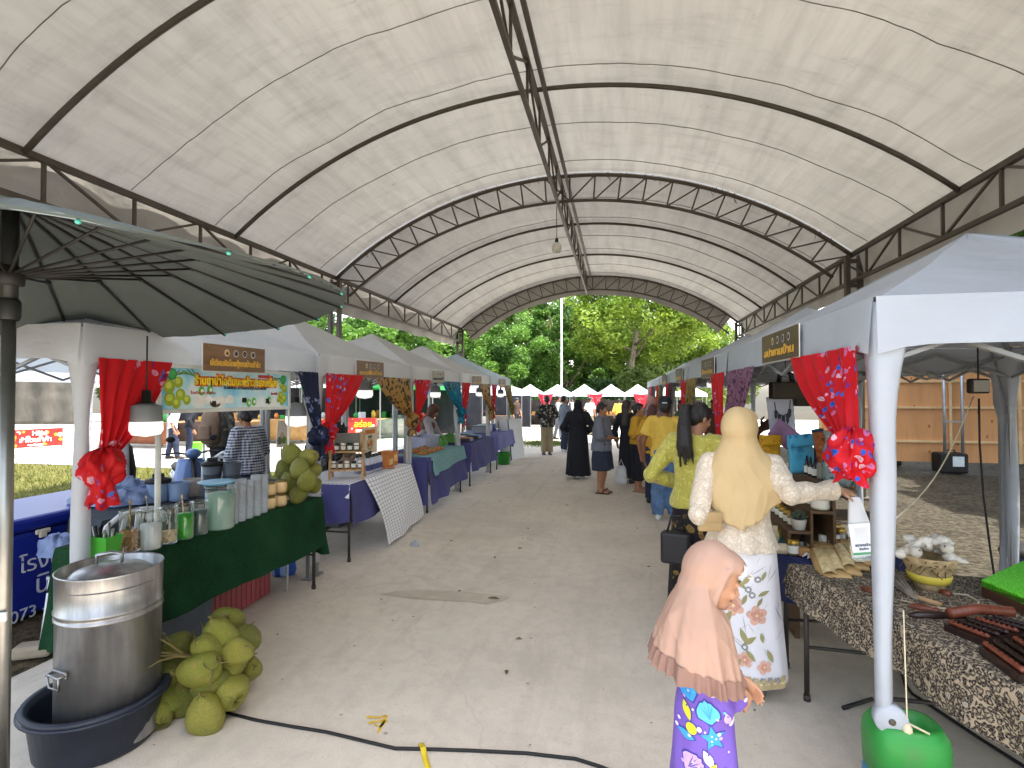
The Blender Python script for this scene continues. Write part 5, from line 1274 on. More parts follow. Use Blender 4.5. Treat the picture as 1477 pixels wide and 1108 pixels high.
def turf():
    k = NT('green_turf_cloth'); v = k.coord(); f = k.noise(v, 120, 3); g = k.noise(v, 3, 4)
    c = k.ramp(k.math('ADD', k.math('MULTIPLY', f, .5), k.math('MULTIPLY', g, .5)), [(.35, lin((16, 40, 26))), (.65, lin((34, 74, 46)))]); k.base(c); k.set(Roughness=.95); k.b.inputs['Specular IOR Level'].default_value = .1; k.bump(f, .8, .008); return k.m
drape('tablecloth', 'dark green turf-like cloth hanging down the front of the coconut stall table', q1, TZ, [(.42, .40), (.50, .46), .25, (.55, .48)], turf(), seed=1, wave=.03)
qb = [V(-3.55, 3.15, 0), V(-3.35, 5.0, 0), V(-3.95, 5.05, 0), V(-4.0, 3.3, 0)]
table('second folding table behind the coconut stall with jugs and buckets on it', *qb, .72)
drape('tablecloth', 'dark cloth on the table of jugs behind the coconut stall', qb, .72, [.3, .3, .2, .3], mat('dark_slate_cloth', (52, 58, 66), .9), seed=2)

# ---- steam pot standing in a tub
pc = PW(158, 1000, 2.52); p0 = V(pc.x, pc.y, 0); TS = .88; tub = T('wash_tub', 'round black plastic tub with the steam pot standing in it', 'tub', p0 + V(-.02, -.02, 0)); c = p0 + V(-.04, -.02, 0)
M_TUB = mat('black_plastic', (34, 40, 54), .45, var=.2, vs=8, bump=.1)
b = MB(); b.lathe([(r_ * TS, z_) for r_, z_ in [(0, .004), (.255, .004), (.268, .02), (.295, .205), (.315, .21), (.322, .222), (.318, .234), (.29, .232), (.278, .2), (.25, .025), (0, .022)]], c, 40); b.build('basin', M_TUB, tub)
b = MB(); b.lathe([(.322 * TS, .205), (.331 * TS, .207), (.331 * TS, .216), (.322 * TS, .218)], c, 40); b.build('rim', M_TUB, tub)
pot = T('steam_pot', 'tall dull aluminium steam pot with a domed lid, standing in the black tub', 'pot', p0 + V(0, 0, .03))
def alu():
    k = NT('worn_aluminium'); v = k.coord(); f = k.noise(k.n('Mapping', {'Vector': v, 'Scale': (6, 6, 1)}).outputs[0], 2.2, 7, .6); h = k.noise(v, 9, 6, .7)
    c = k.ramp(f, [(.3, (.20, .20, .21)), (.65, (.46, .46, .46))]); c = k.mix(k.ramp(h, [(.55, (0, 0, 0)), (.75, (.5, .5, .5))]), c, (.20, .17, .14)); k.base(c)
    k.set(Metallic=.9, Roughness=k.ramp(f, [(.3, (.46,) * 3), (.7, (.28,) * 3)])); k.bump(k.noise(v, 4, 3), .12, .02); return k.m
M_ALU = alu()
b = MB(); b.lathe([(0, .03), (.198, .03), (.204, .04), (.204, .60), (.210, .604), (.210, .612), (.204, .616), (.204, .63), (.211, .634), (.211, .642), (.206, .646), (.208, .80), (.212, .806), (.208, .812), (.203, .806), (.20, .66), (.0, .64)], p0, 48); b.build('body', M_ALU, pot)
b = MB(); b.lathe([(.200, .745), (.19, .75), (.185, .765), (.14, .80), (.06, .822), (0, .826)], p0 + V(.012, -.01, 0), 40); lid = b.build('lid', M_ALU, pot)
b = MB(); b.tube([p0 + V(-.05, -.03, .81), p0 + V(-.05, -.03, .862), p0 + V(.0, -.0, .872), p0 + V(.04, .02, .862), p0 + V(.04, .02, .81)], .009, 8, flat=.6); b.build('lid_handle', M_ALU, lid)
def pothandle(ang):
    d = V(cos(ang), sin(ang), 0); x = V(-sin(ang), cos(ang), 0); o = p0 + d * .206 + V(0, 0, .40); b = MB()
    b.tube([o - x * .045, o - x * .04 + d * .026, o + x * .04 + d * .026, o + x * .045], .0065, 8); b.tube([o - x * .04 + d * .026, o - x * .035 + d * .02 + V(0, 0, -.055), o + x * .035 + d * .02 + V(0, 0, -.055), o + x * .04 + d * .026], .005, 6); b.box(o + V(0, 0, .0), (.012, .10, .03), ang, ch=.004); b.build('side_handle', mat('bright_steel', (150, 150, 152), .35, .9), pot)
va = math.atan2(-p0.y, -p0.x); pothandle(va - 1.02); pothandle(va + 2.1)

# ---- coconuts
M_COCO = []
for i, (c1, dk) in enumerate((((134, 140, 46), .5), ((154, 152, 58), .4), ((112, 120, 38), .55))):
    k = NT('green_coconut_husk_%s' % 'abc'[i]); k.m.name = ['green_coconut_husk', 'pale_coconut_husk', 'dull_coconut_husk'][i]; v = k.coord()
    f = k.noise(v, 9, 5); g = k.noise(v, 22, 7, .7); c = k.ramp(f, [(.3, tuple(x * .72 for x in lin(c1))), (.7, lin(c1))]); c = k.mix(k.ramp(g, [(.50, (0, 0, 0)), (.62, (.85, .85, .85))]), c, lin((92, 74, 40))); c = k.mix(k.ramp(k.noise(v, 2.2, 5, .6), [(.55, (0, 0, 0)), (.66, (.6, .6, .6))]), c, lin((150, 128, 70)))
    k.base(c); k.set(Roughness=.42); k.bump(k.math('ADD', k.noise(v, 14, 4), k.math('MULTIPLY', g, .8)), .7, .012); M_COCO.append(k.m)
M_STALK = mat('coconut_stalk', (104, 92, 52), .8, var=.3, bump=.4); M_CUT = mat('cut_husk', (196, 158, 96), .7, var=.2)
def coco_mesh(s, cut=False):
    r = random.Random(s); b = MB(); n = 22; rr = []
    for i in range(15):
        t = i / 14; z = -1 + 2 * t; rad = sqrt(max(0, 1 - z * z)) ** .92 * (1 - .16 * z) ; ring = []
        for k in range(n):
            a = 2 * pi * k / n; w = 1 + .10 * cos(3 * a + s) * sin(pi * t) ** .7 + .05 * mnoise.noise(V(cos(a) * 2 + s, sin(a) * 2, z * 2)); zz = z * 1.30 * (1 + .05 * sin(a * 2 + s))
            if cut and z > .6: zz = .6 * 1.30 + (z - .6) * .5
            ring.append((rad * w * cos(a), rad * w * sin(a), zz))
        rr.append(ring)
    b.rings(rr)
    if cut: b.mat(1); b.lathe([(.34, .93), (.26, .955), (0, .965)], (0, 0, 0), 14)
    else:
        b.mat(2)
        for k in range(3): a = 2 * pi * k / 3; b.grid(lambda u, w: ((.06 + .30 * u) * cos(a + (w - .5) * 1.7), (.06 + .30 * u) * sin(a + (w - .5) * 1.7), 1.235 - .32 * u * u + .03 * sin(w * pi)), 4, 5, th=.03)
        b.tube([(0, 0, 1.2), (.03, .02, 1.36), (.12, .05, 1.5)], [.09, .06, .045], 7)
    return b
COCOM = [coco_mesh(s, s == 4).mesh('coconut', [M_COCO[s % 3], M_CUT, M_STALK]) for s in range(6)]
def coconut(p, r, rot, i, label, group):
    o = link('coconut', COCOM[i % 6], None, label, 'coconut', group); o.location = p; o.scale = (r, r, r); o.rotation_euler = rot; return o
G1 = 'green coconuts heaped on the concrete'
pile = [  # photo x, y, distance along the camera axis, radius px, label
 (228, 1037, 2.62, 25, 'green coconut at the far left foot of the heap, touching the black tub'), (297, 1030, 2.58, 31, 'upright green coconut with a tan scar, lowest and nearest of the heap'), (262, 1008, 2.74, 32, 'green coconut lying between the lowest coconut and the tub'),
 (333, 995, 2.70, 28, 'green coconut with an orange cut spot at the right foot of the heap'), (246, 972, 2.74, 29, 'green coconut with a dark crease at the left of the heap'), (287, 965, 2.62, 30, 'blunt green coconut at the middle of the heap'),
 (331, 958, 2.78, 29, 'wrinkled green coconut right of the middle of the heap'), (252, 936, 2.80, 28, 'yellowish green coconut with a cream cut at the upper left of the heap'), (318, 920, 2.78, 31, 'brown-stained green coconut standing high on the heap'),
 (352, 922, 2.86, 24, 'green coconut with a brown rotten end at the upper right of the heap'), (326, 900, 2.92, 30, 'topmost green coconut at the back of the heap'), (357, 965, 2.92, 24, 'small green coconut half hidden at the right of the heap'),
 (280, 940, 2.92, 24, 'green coconut sunk in the middle of the heap behind the stalks'), (244, 1012, 2.66, 24, 'green coconut resting on the tub rim side of the heap'), (305, 985, 2.66, 25, 'green coconut just above the lowest one of the heap'), (300, 935, 2.70, 25, 'green coconut in the front of the upper heap beside the stalks'), (343, 940, 2.74, 22, 'green coconut at the right shoulder of the heap'), (268, 1040, 2.74, 20, 'green coconut wedged low between the two nearest of the heap')]
rr_ = random.Random(12)
for i, (x, y, w, r, lb) in enumerate(pile):
    p = PW(x, y, w); R = r * w / F * .80; p.z = max(p.z, R * 1.0)
    up = i in (1, 8); rot = (rr_.uniform(-.3, .3), rr_.uniform(-.3, .3), rr_.uniform(0, 6)) if up else (rr_.uniform(.8, 1.9), rr_.uniform(-.6, .6), rr_.uniform(0, 6))
    coconut(p, R, rot, 4 if i in (3,) else [0, 1, 2, 3, 5][i % 5], lb, G1)
b = MB(); c = PW(290, 948, 2.72)
for k in range(20):
    a = rr_.uniform(0, 6.28); pts = [c]; d = V(cos(a), .6 * sin(a), .3).normalized(); q = c
    for j in range(4): q = q + d * rr_.uniform(.045, .10); d = (d + V(rr_.uniform(-.4, .4), rr_.uniform(-.4, .4), rr_.uniform(-.4, .25))).normalized(); pts.append(q)
    b.tube(pts, [.011, .009, .006, .004, .002], 5)
b.build('coconut_stalks', M_STALK, label='dry brown fruit stalks sticking out of the coconut heap', cat='stalks')
G2 = 'green coconuts heaped on the stall table'
for i, (x, y, w, r) in enumerate(((422, 655, 4.45, 16), (446, 660, 4.38, 14.5), (409, 676, 4.42, 14), (433, 676, 4.25, 15), (452, 679, 4.42, 13), (418, 696, 4.3, 15), (443, 692, 4.2, 15), (409, 706, 4.42, 12), (432, 713, 4.22, 13.5), (453, 700, 4.4, 12), (425, 684, 4.55, 15))):
    lb = ['topmost green coconut of the heap on the green-cloth table', 'yellow-green coconut at the upper right of the heap on the table', 'coconut at the left shoulder of the heap on the table', 'coconut in the centre of the heap on the green-cloth table', 'coconut at the right shoulder of the heap on the table', 'big coconut low on the left of the heap on the table', 'big coconut low on the right of the heap on the table', 'coconut lowest on the left beside the stacked peeled ones', 'coconut standing lowest in front of the heap on the table', 'small coconut at the right foot of the heap on the table', 'coconut at the back of the heap on the table'][i]
    p = PW(x, y, w); R = r * w / F * .88; p.z = max(p.z, TZ + R * 1.02); coconut(p, R, (rr_.uniform(-1, 1.6), rr_.uniform(-.8, .8), rr_.uniform(0, 6)), i, lb, G2)
M_PEEL = mat('peeled_husk', (214, 184, 136), .6, var=.15, vs=10); M_RIND = mat('rind_band', (112, 96, 50), .6, var=.3, vs=8)
for i, (x, y, lb) in enumerate(((389, 735, 'lower'), (389, 712, 'upper'), (405, 731, 'lower'), (405, 709, 'upper'))):
    base = on(x, 735 if i < 2 else 731); k = 0 if lb == 'lower' else .105; t = T('peeled_coconut', '%s peeled coconut of the %s stack beside the cups' % (lb, 'left' if i < 2 else 'right'), 'coconut', base + V(0, 0, k), 'peeled coconuts stacked beside the cups')
    b = MB(); b.lathe([(0, .008), (.04, .008), (.046, .03), (.047, .07), (.042, .088)], base + V(0, 0, k), 14); b.build('flesh', M_PEEL, t)
    b = MB(); b.lathe([(.042, .088), (.034, .102), (0, .104)], base + V(0, 0, k), 14); b.lathe([(.035, .0), (.042, .009)], base + V(0, 0, k), 14); b.build('rind', M_RIND, t)

# ---- jars and cups on the green cloth
def jar(label, p, r, h, fill, cm, lid=None, name='jar', cat='jar', content='contents', neck=.8, group=None, lump=0, flat=1.0, extra=None):
    t = T(name, label, cat, p + V(0, 0, .008), group); p = p + V(0, 0, .008)
    b = MB(); b.lathe([(0, .002), (r * .92, .002), (r, .012), (r, h * .84), (r * neck, h * .92), (r * neck, h), (r * neck * 1.06, h), (r * neck * 1.06, h * .985)], p, 24, sy=flat); b.build('glass', GL, t)
    b = MB()
    if lump:
        q = random.Random(int(r * 9999)); n = lump
        for i in range(n):
            a = q.uniform(0, 6.28); d = r * .82 * sqrt(q.uniform(.25, 1)); z = .012 + (h * fill - .02) * q.uniform(0, 1); b.ell(p + V(d * cos(a), d * sin(a), z), (.011, .0075, .0065), Matrix.Rotation(q.uniform(0, 6), 3, 'Z') @ Matrix.Rotation(q.uniform(0, 6), 3, 'X'), 6, 4)
        b.lathe([(0, .012), (r * .7, .012), (r * .74, h * fill * .9), (0, h * fill * .92)], p, 14)
    else: b.lathe([(0, .006), (r * .93, .006), (r * .955, .02), (r * .955, h * fill), (r * .5, h * fill + .006), (0, h * fill)], p, 24, sy=flat)
    b.build(content, cm, t)
    if lid: b = MB(); b.lathe([(r * neck * 1.08, h * .94), (r * neck * 1.14, h * .95), (r * neck * 1.14, h * 1.04), (0, h * 1.05)], p, 22, sy=flat); b.build('lid', lid, t)
    if extra: extra(t, p)
    return t
M_PNUT = mat('peanut', (184, 136, 84), .6, var=.35, vs=60); M_SUG = mat('coconut_milk', (216, 214, 210), .4, var=.05); M_CASH = mat('cashew', (206, 178, 138), .6, var=.2, vs=30); M_JEL = mat('green_jelly', (42, 172, 26), .3, var=.25, vs=30, trans=.3); M_GREYJ = mat('grass_jelly', (74, 88, 86), .35, var=.2)
def spoon(d, m=None):
    def f(t, p):
        b = MB(); b.tube([p + V(0, 0, .06), p + V(*d)], [.0042, .0036], 6); b.ell(p + V(*d), (.007, .006, .014), None, 8, 6); b.build('spoon', m or M_METAL, t)
    return f
M_BRASS = mat('brass', (160, 130, 60), .3, .8)
jar('square glass jar of peanuts with a brass spoon', on(187, 798), .052, .225, .56, M_PNUT, lump=240, neck=.94, extra=spoon((.0, .0, .27), M_BRASS))
jar('glass jar of white coconut milk with a ladle', on(217, 794), .054, .225, .62, M_SUG, neck=.9, extra=spoon((-.05, .02, .28)))
jar('glass jar of pale cashews', on(243, 786), .046, .215, .38, M_CASH, lump=70, neck=.92, extra=spoon((.03, -.02, .18)))
jar('glass jar of bright green jelly', on(266, 779), .050, .215, .70, M_JEL, neck=.92, extra=spoon((-.02, .0, .25), mat('pale_wood_spoon', (206, 170, 130), .6)))
jar('glass jar of grey grass jelly', on(288, 772), .048, .205, .72, M_GREYJ, neck=.92)
jar('big clear canister of cloudy coconut water', on(317, 764), .088, .275, .82, mat('coconut_water', (190, 216, 200), .3, var=.06, trans=.55), neck=.97, name='drink_canister', cat='canister')
c = on(311, 764) + V(-.01, .02, .29); b = MB(); b.lathe([(0, .0), (.085, .0), (.11, .012), (.112, .018), (.08, .012), (0, .010)], c, 28); b.build('lid_dish', mat('sky_blue_plastic', (120, 178, 216), .35), label='pale blue dish lying on the big drink canister', cat='lid')
M_CUP = mat('clear_cup_plastic', (206, 212, 218), .2, var=.03, bump=0, trans=.55)
for i, (x, y, s) in enumerate(((336, 757, 1.0), (347, 753, 1.08), (358, 749, 1.0), (369, 745, 1.1), (379, 741, 1.05))):
    p = on(x, y) + V(0, 0, .008); b = MB(); pr = [(0, .001), (.032, .001)]
    for j in range(16): z = .014 + j * .0145 * s; pr += [(.0335 if j < 6 else .035, z), (.0365 if j < 6 else .038, z + .003), (.034 if j < 6 else .0355, z + .006)]
    pr += [(.036, .262 * s), (.03, .262 * s), (.026, .1)]; b.lathe(pr, p, 16); o = b.build('cup_stack', M_CUP, label=['leftmost stack of clear plastic cups, beside the drink canister', 'second stack of clear plastic cups from the drink canister', 'middle stack of clear plastic cups', 'second stack of clear plastic cups from the peeled coconuts', 'stack of clear plastic cups next to the peeled coconuts'][i], cat='cups', group='stacks of clear plastic cups')
M_LIME = mat('lime_plastic', (76, 176, 56), .45)
p = on(150, 812) + V(0, 0, .008); t = T('utensil_cup', 'square green plastic box of spoons and tongs at the near end of the green cloth', 'utensil box', p)
b = MB(); b.rings([[p + V(x * s, y * s, z) for x, y in ((-1, -.75), (1, -.75), (1, .75), (-1, .75))] for s, z in ((.05, .0), (.064, .135), (.060, .135), (.047, .012))], smooth=False); b.build('box', M_LIME, t)
for k in range(7): a = k * .9; b = MB(); b.tube([p + V(.03 * cos(a), .025 * sin(a), .03), p + V(.055 * cos(a), .04 * sin(a), .17 + .012 * (k % 3))], [.005, .007], 6); b.build('utensil', M_BLK if k % 2 else M_METAL, t)

# ---- goods behind: jugs, buckets, chairs, plastic heap
M_JUGB = mat('pale_blue_plastic', (146, 170, 206), .3, var=.08, trans=.35); M_GREYB = mat('grey_blender_plastic', (88, 96, 106), .4, var=.1)
def jug(label, p, r, h, m, lid=True, handle=True, name='jug', taper=.85):
    t = T(name, label, name, p); b = MB(); b.lathe([(0, .003), (r * taper, .003), (r * (taper + .04), .02), (r, h), (r * .95, h), (r * .8, .03)], p, 20); b.build('body', m, t)
    if lid: b = MB(); b.lathe([(r * 1.02, h - .01), (r * 1.1, h), (r * 1.1, h + .02), (r * .5, h + .035), (0, h + .04)], p, 20); b.box(p + V(.0, 0, h + .05), (r * 1.0, .03, .035), .5, ch=.008); b.build('lid', M_BLK, t)
    if handle: d = V(-.8, -.5, 0).normalized(); b = MB(); b.tube([p + d * r + V(0, 0, h * .85), p + d * (r + .045) + V(0, 0, h * .8), p + d * (r + .04) + V(0, 0, h * .35), p + d * r * .9 + V(0, 0, h * .25)], .009, 8); b.build('handle', m, t)
jug('pale blue measuring jug with a black lid behind the jars', PZ(228, 724, .73), .085, .165, M_JUGB)
jug('clear blue tub without lid beside the black-lidded jug', PZ(258, 722, .73), .08, .15, M_JUGB, False, False, 'tub')
jug('milky tub with a tan stain behind the drink canister', PZ(276, 716, .73), .07, .15, mat('milky_plastic', (196, 186, 180), .4, trans=.3), False, True, 'tub')
jug('dark grey blender jug with a square black lid, left of the pair', PZ(306, 700, .73), .09, .20, M_GREYB, True, False, 'blender_jug', .7)
jug('grey fluted blender jug, right of the pair', PZ(334, 698, .73), .09, .21, M_GREYB, False, False, 'blender_jug', .72)
def chair(label, p, rz, m):
    t = T('plastic_chair', label, 'chair', (0, 0, 0), 'white plastic chairs behind the coconut stall'); b = MB()
    b.grid(lambda u, w: (-.21 + .42 * u, -.2 + .42 * w, .43 - .02 * sin(pi * u) + .015 * w), 8, 8, th=.012); b.build('seat', m, t)
    b = MB()
    for s in (-1, 1): b.tube([(s * .2, -.19, .43), (s * .215, -.25, .62), (s * .19, -.285, .80), (s * .12, -.295, .85), (0, -.298, .865)], .018, 8, flat=.7)
    for x in (-.10, 0, .10): b.tube([(x, -.20, .44), (x * 1.05, -.255, .62), (x * .8, -.296, .85)], .018, 6, flat=.5)
    b.tube([(-.2, -.255, .63), (0, -.275, .64), (.2, -.255, .63)], .014, 6); b.build('backrest', m, t)
    for x in (-.19, .19):
        for y in (-.19, .19): b = MB(); b.tube([(x, y, .43), (x * 1.18, y * 1.2, 0)], [.024, .018], 8); b.build('leg', m, t)
    t.location = p; t.rotation_euler = (0, 0, rz); return t
M_CHAIR = mat('white_chair_plastic', (216, 218, 222), .4, var=.04)
ch = chair('white plastic chair between the blue cooler and the green cloth', V(-3.34, 2.98, 0), 1.45, M_CHAIR)
dup(ch, V(-4.35, 5.45, 0), -1.9, 'white plastic chair behind the blender jugs')
dup(ch, V(-5.1, 6.4, 0), .6, 'white plastic chair in front of the man in checked shirt')

# ---- blue cooler with handwriting
X0, Xb, Y0, Y1, ZT = -4.12, -4.95, 2.35, 4.35, .72
t = T('cooler_box', 'large royal blue ice chest with white handwriting on its side, left of the coconut stall', 'cooler', V((X0 + Xb) / 2, (Y0 + Y1) / 2, 0)); M_BLUE = mat('royal_blue_plastic', (24, 40, 138), .35, var=.15, vs=2, bump=.08)
b = MB(); b.box(((X0 + Xb) / 2, (Y0 + Y1) / 2, .33), (X0 - Xb - .03, Y1 - Y0 - .03, .60), ch=.03); b.mat(1)
Mx = facing((X0 - .012, 3.05, .5), (1, 0, 0))
put_text(b, 'โรงน้ำแข็ง', Matrix.Translation(PX(92, 800, X0 - .0135)) @ facing((0, 0, 0), (1, 0, 0)), .155, 1); put_text(b, 'นิ', Matrix.Translation(PX(62, 842, X0 - .0135)) @ facing((0, 0, 0), (1, 0, 0)), .19, 1)
put_text(b, '073 -', Matrix.Translation(PX(42, 884, X0 - .0135)) @ facing((0, 0, 0), (1, 0, 0)), .12, 1); b.build('body', [M_BLUE, mat('chalk_white', (196, 200, 214), .8, bump=0)], t)
b = MB(); b.box(((X0 + Xb) / 2, (Y0 + Y1) / 2, .685), (X0 - Xb + .02, Y1 - Y0 + .02, .10), ch=.03); ld = b.build('lid', M_BLUE, t)
b = MB(); b.box(PX(62, 766, X0 + .012), (.02, .10, .035), ch=.008); b.box(PX(62, 770, X0 + .018), (.02, .05, .05), ch=.006); b.build('latch', mat('latch_cream', (204, 198, 180), .4), t)
b = MB(); 
def heap(c, rx, ry, h, seed, cr=1.0):
    def fn(u, w):
        a = 2 * pi * u; r = (1 - w); n = mnoise.noise(V(cos(a) * 2.2 + seed, sin(a) * 2.2, w * 3)) + .5 * mnoise.noise(V(cos(a) * 6 + seed, sin(a) * 6, w * 8))
        return c + V(rx * cos(a) * r ** .6 * (1 + .25 * n * cr), ry * sin(a) * r ** .6 * (1 + .25 * n * cr), h * (1 - r ** 2) * (1 + .35 * n * cr))
    return fn
b.grid(heap(PZ(168, 722, .74), .36, .26, .17, 3), 60, 16); b.build('plastic_bag', mat('blue_plastic_film', (146, 164, 206), .25, var=.15, vs=6, bump=.7, bs=14, bd=.03, trans=.35), label='crumpled pale blue plastic bags heaped on the blue ice chest', cat='plastic bags')
b = MB(); b.grid(heap(PZ(102, 800, .55) + V(-.1, 0, 0), .13, .10, .12, 8), 40, 12); b.build('plastic_bag', MATS['blue_plastic_film'], label='small crumpled clear bag beside the white tent leg', cat='plastic bag')
# crate and boxes under the table
t = T('storage_bin', 'grey-blue plastic bin under the green-cloth table', 'bin', PG(270, 915)); c = PG(272, 905)
b = MB(); c = V(-2.90, 3.0, 0); b.rings([[c + V(x * s, y * s, z) for x, y in ((-.2, -.22), (.2, -.22), (.2, .22), (-.2, .22))] for s, z in ((.86, .0), (1, .36), (1.04, .36), (1.04, .385), (.95, .385), (.82, .03))], smooth=False); b.build('body', mat('grey_blue_plastic', (84, 96, 112), .5, var=.1), t)
A, B = PG(306, 907), PG(391, 856); t = T('cool_box', 'faded red plastic box under the middle of the green-cloth table', 'box', (A + B) / 2); d = (B - A).normalized(); c = (A + B) / 2 + V(-d.y, d.x, 0) * .2
b = MB(); b.box(c + V(0, 0, .165), ((B - A).length, .40, .33), math.atan2(d.y, d.x), ch=.02)
for k in range(12): q = A + (B - A) * (k + .5) / 12; b.box(q + V(d.y, -d.x, 0) * .003 + V(0, 0, .16), (.012, .012, .28), math.atan2(d.y, d.x), ch=.003)
M_RED = mat('faded_red_plastic', (164, 80, 88), .5, var=.12, vs=4, dirt=(120, 90, 84)); b.build('body', M_RED, t); b = MB(); b.box(c + V(0, 0, .345), ((B - A).length + .03, .43, .04), math.atan2(d.y, d.x), ch=.012); b.build('lid', M_RED, t)
c = PG(406, 832); k = NT('blue_stripe_bag'); v = k.coord(rand=False); w_ = k.n('TexWave', {'Vector': v, 'Scale': 3.2, 'Distortion': 3.0, 'Detail': 1.0}); k.base(k.ramp(w_.outputs['Color'], [(.45, lin((38, 84, 180))), (.55, lin((150, 184, 232)))])); k.set(Roughness=.4)
b = MB(); b.rings([[c + V(-.02 + rx * cos(a) * (1 + .1 * sin(3 * a)), .05 + ry * sin(a), z) for a in [2 * pi * q / 20 for q in range(20)]] for z, rx, ry in ((.004, .10, .07), (.05, .115, .085), (.2, .105, .075), (.28, .08, .04), (.30, .09, .02))]); b.build('striped_bag', k.m, label='blue and white striped plastic bag under the far end of the green-cloth table', cat='bag')
b = MB(); c = PG(50, 945); b.box(c + V(0, 0, .035), (.20, .12, .075), .5, ch=.02); b.build('concrete_block', mat('block_concrete', (150, 138, 120), .95, bump=.5, bs=30), label='small broken concrete block on the soil below the blue ice chest', cat='block')

# ---- motor scooter parked behind the stall
def scooter(label, loc, rz):
    t = T('motor_scooter', label, 'scooter', (0, 0, 0)); M_S = mat('slate_blue_paint', (84, 110, 158), .25, .2, .08, coat=.5); M_TY = mat('tyre', (26, 26, 28), .8)
    for y in (.62, -.62):
        b = MB(); b.tube([V(0, y + .23 * cos(a), .27 + .23 * sin(a)) for a in [2 * pi * k / 24 for k in range(25)]], .045, 8); w = b.build('wheel', M_TY, t)
        b = MB(); X = Matrix.Translation((0, y, .27)) @ Matrix.Rotation(pi / 2, 4, 'Y'); b.lathe([(.19, -.03), (.17, -.015), (.05, -.03), (.05, .03), (.17, .015), (.19, .03)], (0, 0, 0), 18, X=X, caps=True); b.build('rim', M_METAL, w)
    b = MB(); b.grid(lambda u, w: ((u - .5) * (.44 - .16 * w + .06 * sin(w * 3)), .36 - .12 * w + .10 * (2 * u - 1) ** 2 * -1 + .08, .32 + .62 * w), 10, 10, th=.03); b.build('leg_shield', M_S, t)
    b = MB(); b.rings([oval(z, rx, ry, 0, cy, 14) for z, rx, ry, cy in ((.30, .10, .40, -.42), (.45, .14, .46, -.42), (.62, .13, .44, -.40), (.70, .10, .38, -.38))]); b.build('tail_body', M_S, t)
    b = MB(); b.rings([oval(z, rx, ry, 0, cy, 14) for z, rx, ry, cy in ((.70, .11, .38, -.36), (.76, .13, .40, -.36), (.80, .09, .34, -.36))]); b.build('seat', M_BLK, t)
    b = MB(); b.box((0, 0, .30), (.30, .50, .05), ch=.015); b.build('footboard', M_BLK, t)
    b = MB(); b.tube([(-.36, .22, 1.02), (-.2, .30, 1.04), (0, .33, 1.0), (.2, .30, 1.04), (.36, .22, 1.02)], .014, 8); b.tube([(0, .33, 1.0), (0, .62, .27)], .03, 8); b.build('handlebar', M_BLK, t)
    for s in (-1, 1): b = MB(); b.tube([(s * .22, .30, 1.04), (s * .26, .30, 1.2)], .006, 6); b.ell((s * .27, .30, 1.24), (.06, .015, .045), None, 10, 8); b.build('mirror', M_BLK, t)
    b = MB(); b.ell((0, .37, 1.02), (.10, .07, .08), None, 14, 10); b.build('headlight', M_S, t)
    b = MB(); b.ell((0, .66, .48), (.07, .17, .09), None, 12, 8); b.build('mudguard', M_S, t)
    t.location = loc; t.rotation_euler = (0, 0, rz); t.scale = (.88, .88, .84); return t
sp = spot(272, 6.9); scooter('slate blue motor scooter parked behind the coconut stall', sp + V(-.1, .1, 0), -2.2)
b = MB(); c = spot(172, 5.4); b.rings([[c + V(rx * cos(a), ry * sin(a), z) for a in [2 * pi * k / 16 for k in range(16)]] for z, rx, ry in ((.55, .12, .10), (.6, .15, .12), (.85, .17, .13), (1.08, .13, .10), (1.15, .06, .05))]); b.build('main', M_BLK)
o = COL.objects[-1]; o.name = 'rucksack'; o['label'] = 'black rucksack hung behind the red curtain of the coconut stall'; o['category'] = 'rucksack'

# ---- curtains
def curtain(label, x, ya, yb, m, side, tie=1.30, top=1.80, knot=.075, nfold=5, seed=0, sgn=1, tail=.16, cat='curtain', group='tied curtains of the stalls', yt=None):
    """hung from ya (leg end) to yb, gathered to a knot at the leg; sgn = which way the aisle lies in x"""
    t = T('curtain', label, cat, V(x, ya, top), group); yt = ya if yt is None else yt; b = MB()
    d = 1 if yb > ya else -1
    def fn(u, w):
        e = w ** 1.15; y = (ya + (yb - ya) * u) * (1 - e) + (yt + d * .035 * (u - .2)) * e
        am = .006 + .026 * w * (1 - .5 * w); f = sin(u * nfold * 2 * pi + seed + w * 1.2) * am + .018 * mnoise.noise(V(u * 3 + seed, w * 2, 1)) * (1 - w)
        sagz = -.05 * sin(pi * w) * u + .0
        return V(x + sgn * (.012 + f + .02 * w), y, top - (top - tie) * w + sagz)
    b.grid(fn, 60, 26); b.build('drop', m, t)
    b = MB(); r = random.Random(seed); c = V(x + sgn * .035, yt + d * .012, tie)
    def kf(u, w):
        a = 2 * pi * u; p = pi * w; rad = knot * (1 + .22 * sin(a * 5 + seed + 2 * sin(p * 2)) * sin(p) + .12 * sin(a * 11 + p * 3))
        return c + V(rad * .85 * sin(p) * cos(a), rad * 1.05 * sin(p) * sin(a), -knot * .2 + rad * cos(p) * 1.0)
    b.grid(kf, 56, 14)
    def tf(u, w):
        a = 2 * pi * u; rad = knot * (.45 + .35 * w + .18 * w * sin(a * 6 + seed)); return c + V(rad * .75 * cos(a), rad * sin(a), -knot * .5 - tail * w + .02 * w * sin(a * 3 + seed))
    b.grid(tf, 56, 6); b.build('knot', m, t); return t
